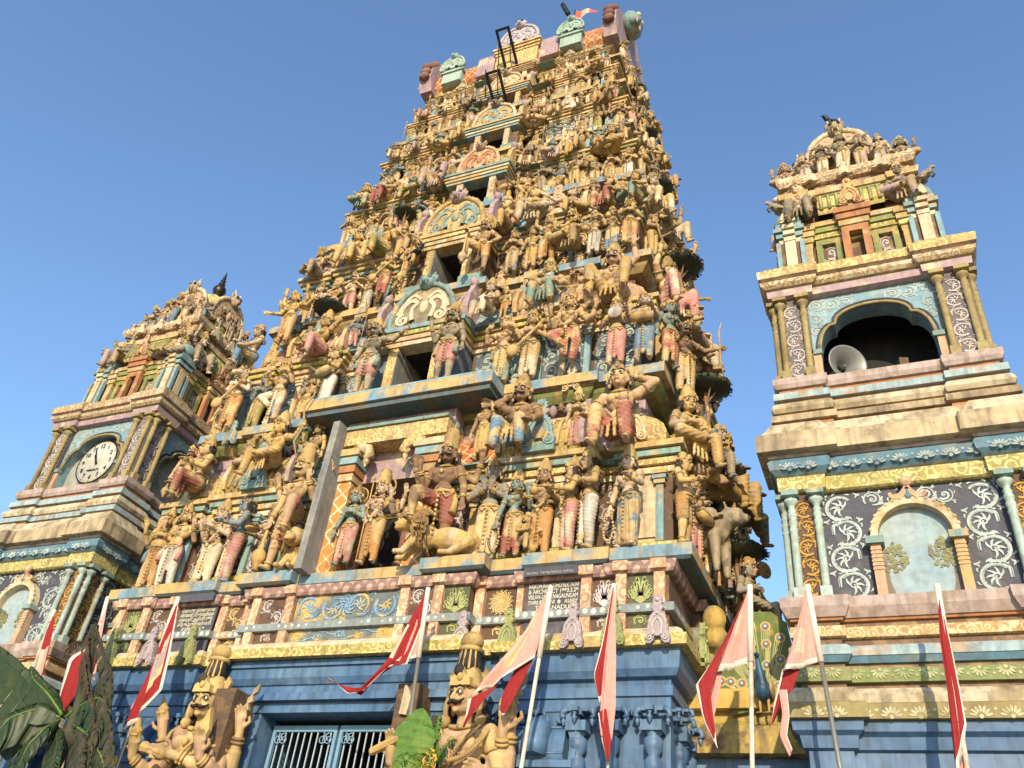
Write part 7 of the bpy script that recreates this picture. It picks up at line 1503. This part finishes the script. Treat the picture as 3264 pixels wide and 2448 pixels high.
lv.append(([(140,1550,yb),(180,1520,yb-.1),(215,1505,yb-.15),(240,1540,yb-.2)],.26,.30,dict(droop=1.2,tear=.7),[BG,BG,BL]))
lv.append(([(150,1560,yb),(195,1590,yb-.2),(222,1640,yb-.2),(230,1700,yb-.2)],.30,.30,dict(droop=1.3,tear=.8),[BM,BG,BL]))
lv.append(([(120,1560,yb),(125,1610,yb-.3),(110,1660,yb-.35),(100,1720,yb-.35)],.42,.42,dict(droop=1.2,tear=.7),[BG,BG,BM]))
lv.append(([(160,1570,yb),(175,1610,yb-.25),(170,1660,yb-.3),(165,1720,yb-.3)],.42,.40,dict(droop=1.25,tear=.8),[BM,BG,BM]))
# the tall withered stalk with its hanging dead leaves
for n,rib in enumerate([[(205,1350,yb),(222,1400,yb-.1),(236,1480,yb-.12),(235,1570,yb-.12)],[(200,1352,yb),(188,1380,yb-.1),(190,1450,yb-.15),(205,1540,yb-.15)],[(195,1390,yb),(165,1385,yb-.12),(150,1400,yb-.15),(140,1420,yb-.15)],[(190,1395,yb),(182,1430,yb-.18),(186,1470,yb-.2),(192,1500,yb-.2)],[(225,1420,yb),(240,1450,yb-.15),(238,1500,yb-.15),(228,1580,yb-.15)],[(215,1450,yb),(226,1520,yb-.2),(240,1600,yb-.2),(238,1690,yb-.2)],[(210,1480,yb),(200,1540,yb-.2),(205,1600,yb-.2),(215,1680,yb-.2)],[(222,1500,yb),(215,1560,yb-.25),(190,1620,yb-.25),(190,1690,yb-.25)]]):
    lv.append((rib,[.12,.13,.12,.12,.16,.22,.22,.22][n],[.14,.12,.10,.13,.12,.2,.2,.2][n],dict(droop=1.1,tear=.9),[[BM,BD,BD,BD,BM,BM,BG,BM][n],BD,BD]))
banana((c0.x,yb,0),'banana plant with drooping green and withered leaves at the lower left',lv,[Vector((c0.x+.05,yb,0)),Vector((c0.x+.1,yb,2.2)),at(170,1540,yb),at(205,1352,yb)])
yb = 8.85; c1 = at(915,1659,yb); lv = [([(905,1690,yb),(880,1640,yb-.1),(890,1590,yb-.12),(912,1530,yb-.12)],.26,.30,dict(droop=.25,tear=.1),[BL,BL,BL]),
    ([(930,1680,yb),(940,1610,yb-.05),(945,1570,yb-.08),(950,1540,yb-.08)],.10,.12,dict(droop=.9,tear=.8),[BL,BG,BL]),([(925,1690,yb),(900,1650,yb-.15),(875,1640,yb-.2),(855,1660,yb-.2)],.2,.2,dict(droop=.6,tear=.4),[BL,BL,BL]),
    ([(930,1670,yb),(955,1620,yb-.1),(972,1600,yb-.1),(985,1598,yb-.1)],.07,.09,dict(droop=.9,tear=.8),[BG,BG,BL]),([(928,1690,yb),(930,1650,yb-.2),(928,1630,yb-.2),(935,1615,yb-.2)],.14,.14,dict(droop=1.0,tear=.9),[flat('banana_yellow',(.50,.33,.05),.6),BL,BL]),([(940,1560,yb),(936,1600,yb-.1),(932,1640,yb-.1),(930,1690,yb-.1)],.10,.12,dict(droop=1.2,tear=.9),[BG,BG,BL])]
banana((c1.x,yb,0),'small fresh banana plant tied beside the right guardian',lv,[Vector((c1.x,yb,0)),Vector((c1.x,yb,2.5)),at(925,1640,yb),at(944,1548,yb)])
# clock on the left tower
lx, ly = -14.42, LT[3]+.07+.18; mb = MB(); mb.lathe([(0,-.03),(.485,-.03),(.50,-.01),(.50,.04),(0,.04)],(0,0,0),40); mb.xform(lambda p: (p.x,p.z,p.y))
cl = thing('wall_clock',(lx,ly-.04,9.86),'round white clock with black numerals in the left tower arch','clock',[('dial',mb,M['white'])])
mb = MB(); mb.tube([(.498*math.cos(t),-.03,.498*math.sin(t)) for t in [2*PI*i/40 for i in range(41)]],.014,6); part('rim', mb, M['iron'], cl)
for k in range(12):
    t = PI/2-(k+1)*PI/6; text(str(k+1), lx+.365*math.cos(t), ly-.076, 9.86+.365*math.sin(t), .135, M['black'], 'numeral', cl)
mb = MB()
for k in range(60): t = k*PI/30; disc(mb, .455*math.cos(t), .455*math.sin(t), .013 if k%5 == 0 else .006, -.036, -.03, 0, 8)
part('minute_dots', mb, M['black'], cl)
text('WADSCO', lx+.0, ly-.076, 9.66, .075, M['black'], 'maker_name', cl)
for L,w,hh,n in ((.20,.026,10+56/60,'hour_hand'),(.36,.016,56/5,'minute_hand')):
    t = PI/2-hh*PI/6; c,s = math.cos(t),math.sin(t); mb = MB(); mb.plate([(-.08*c+w*s,-.08*s-w*c),(L*c+w*.5*s,L*s-w*.5*c),(L*c-w*.5*s,L*s+w*.5*c),(-.08*c-w*s,-.08*s+w*c)],-.055-.006*(n[0]=='m'),-.05); part(n, mb, M['black'], cl)
# ------------------------------------------------------------------ groups of repeats
GRP = dict(flag_pole='flags on poles in front of the temple', tree_statue='stone canopy trees on the tower', bull_statue='stone bulls on the towers', lion_statue='lions on the lowest ledge', crow='crows perched on the towers', flanking_tower='smaller towers flanking the gateway', gate_leaf='leaves of the blue gate', pedestal='pedestals of the gate guardians', timber_post='timber posts beside the gate', lamp_frame='iron frames on the upper tower', banana_plant='banana plants tied before the gate')
for o in list(bpy.data.objects):
    if o.parent or 'label' not in o: continue
    k = o.name.split('.')[0]
    if k in GRP: o['group'] = GRP[k]
    elif k == 'statue':
        l = o['label']; o['group'] = 'gate guardian statues' if 'guardian' in l else 'statues on the small tower tops' if 'small tower' in l else 'statues on the right flank of the big tower' if 'flank' in l else 'painted statues on the front of the big tower'
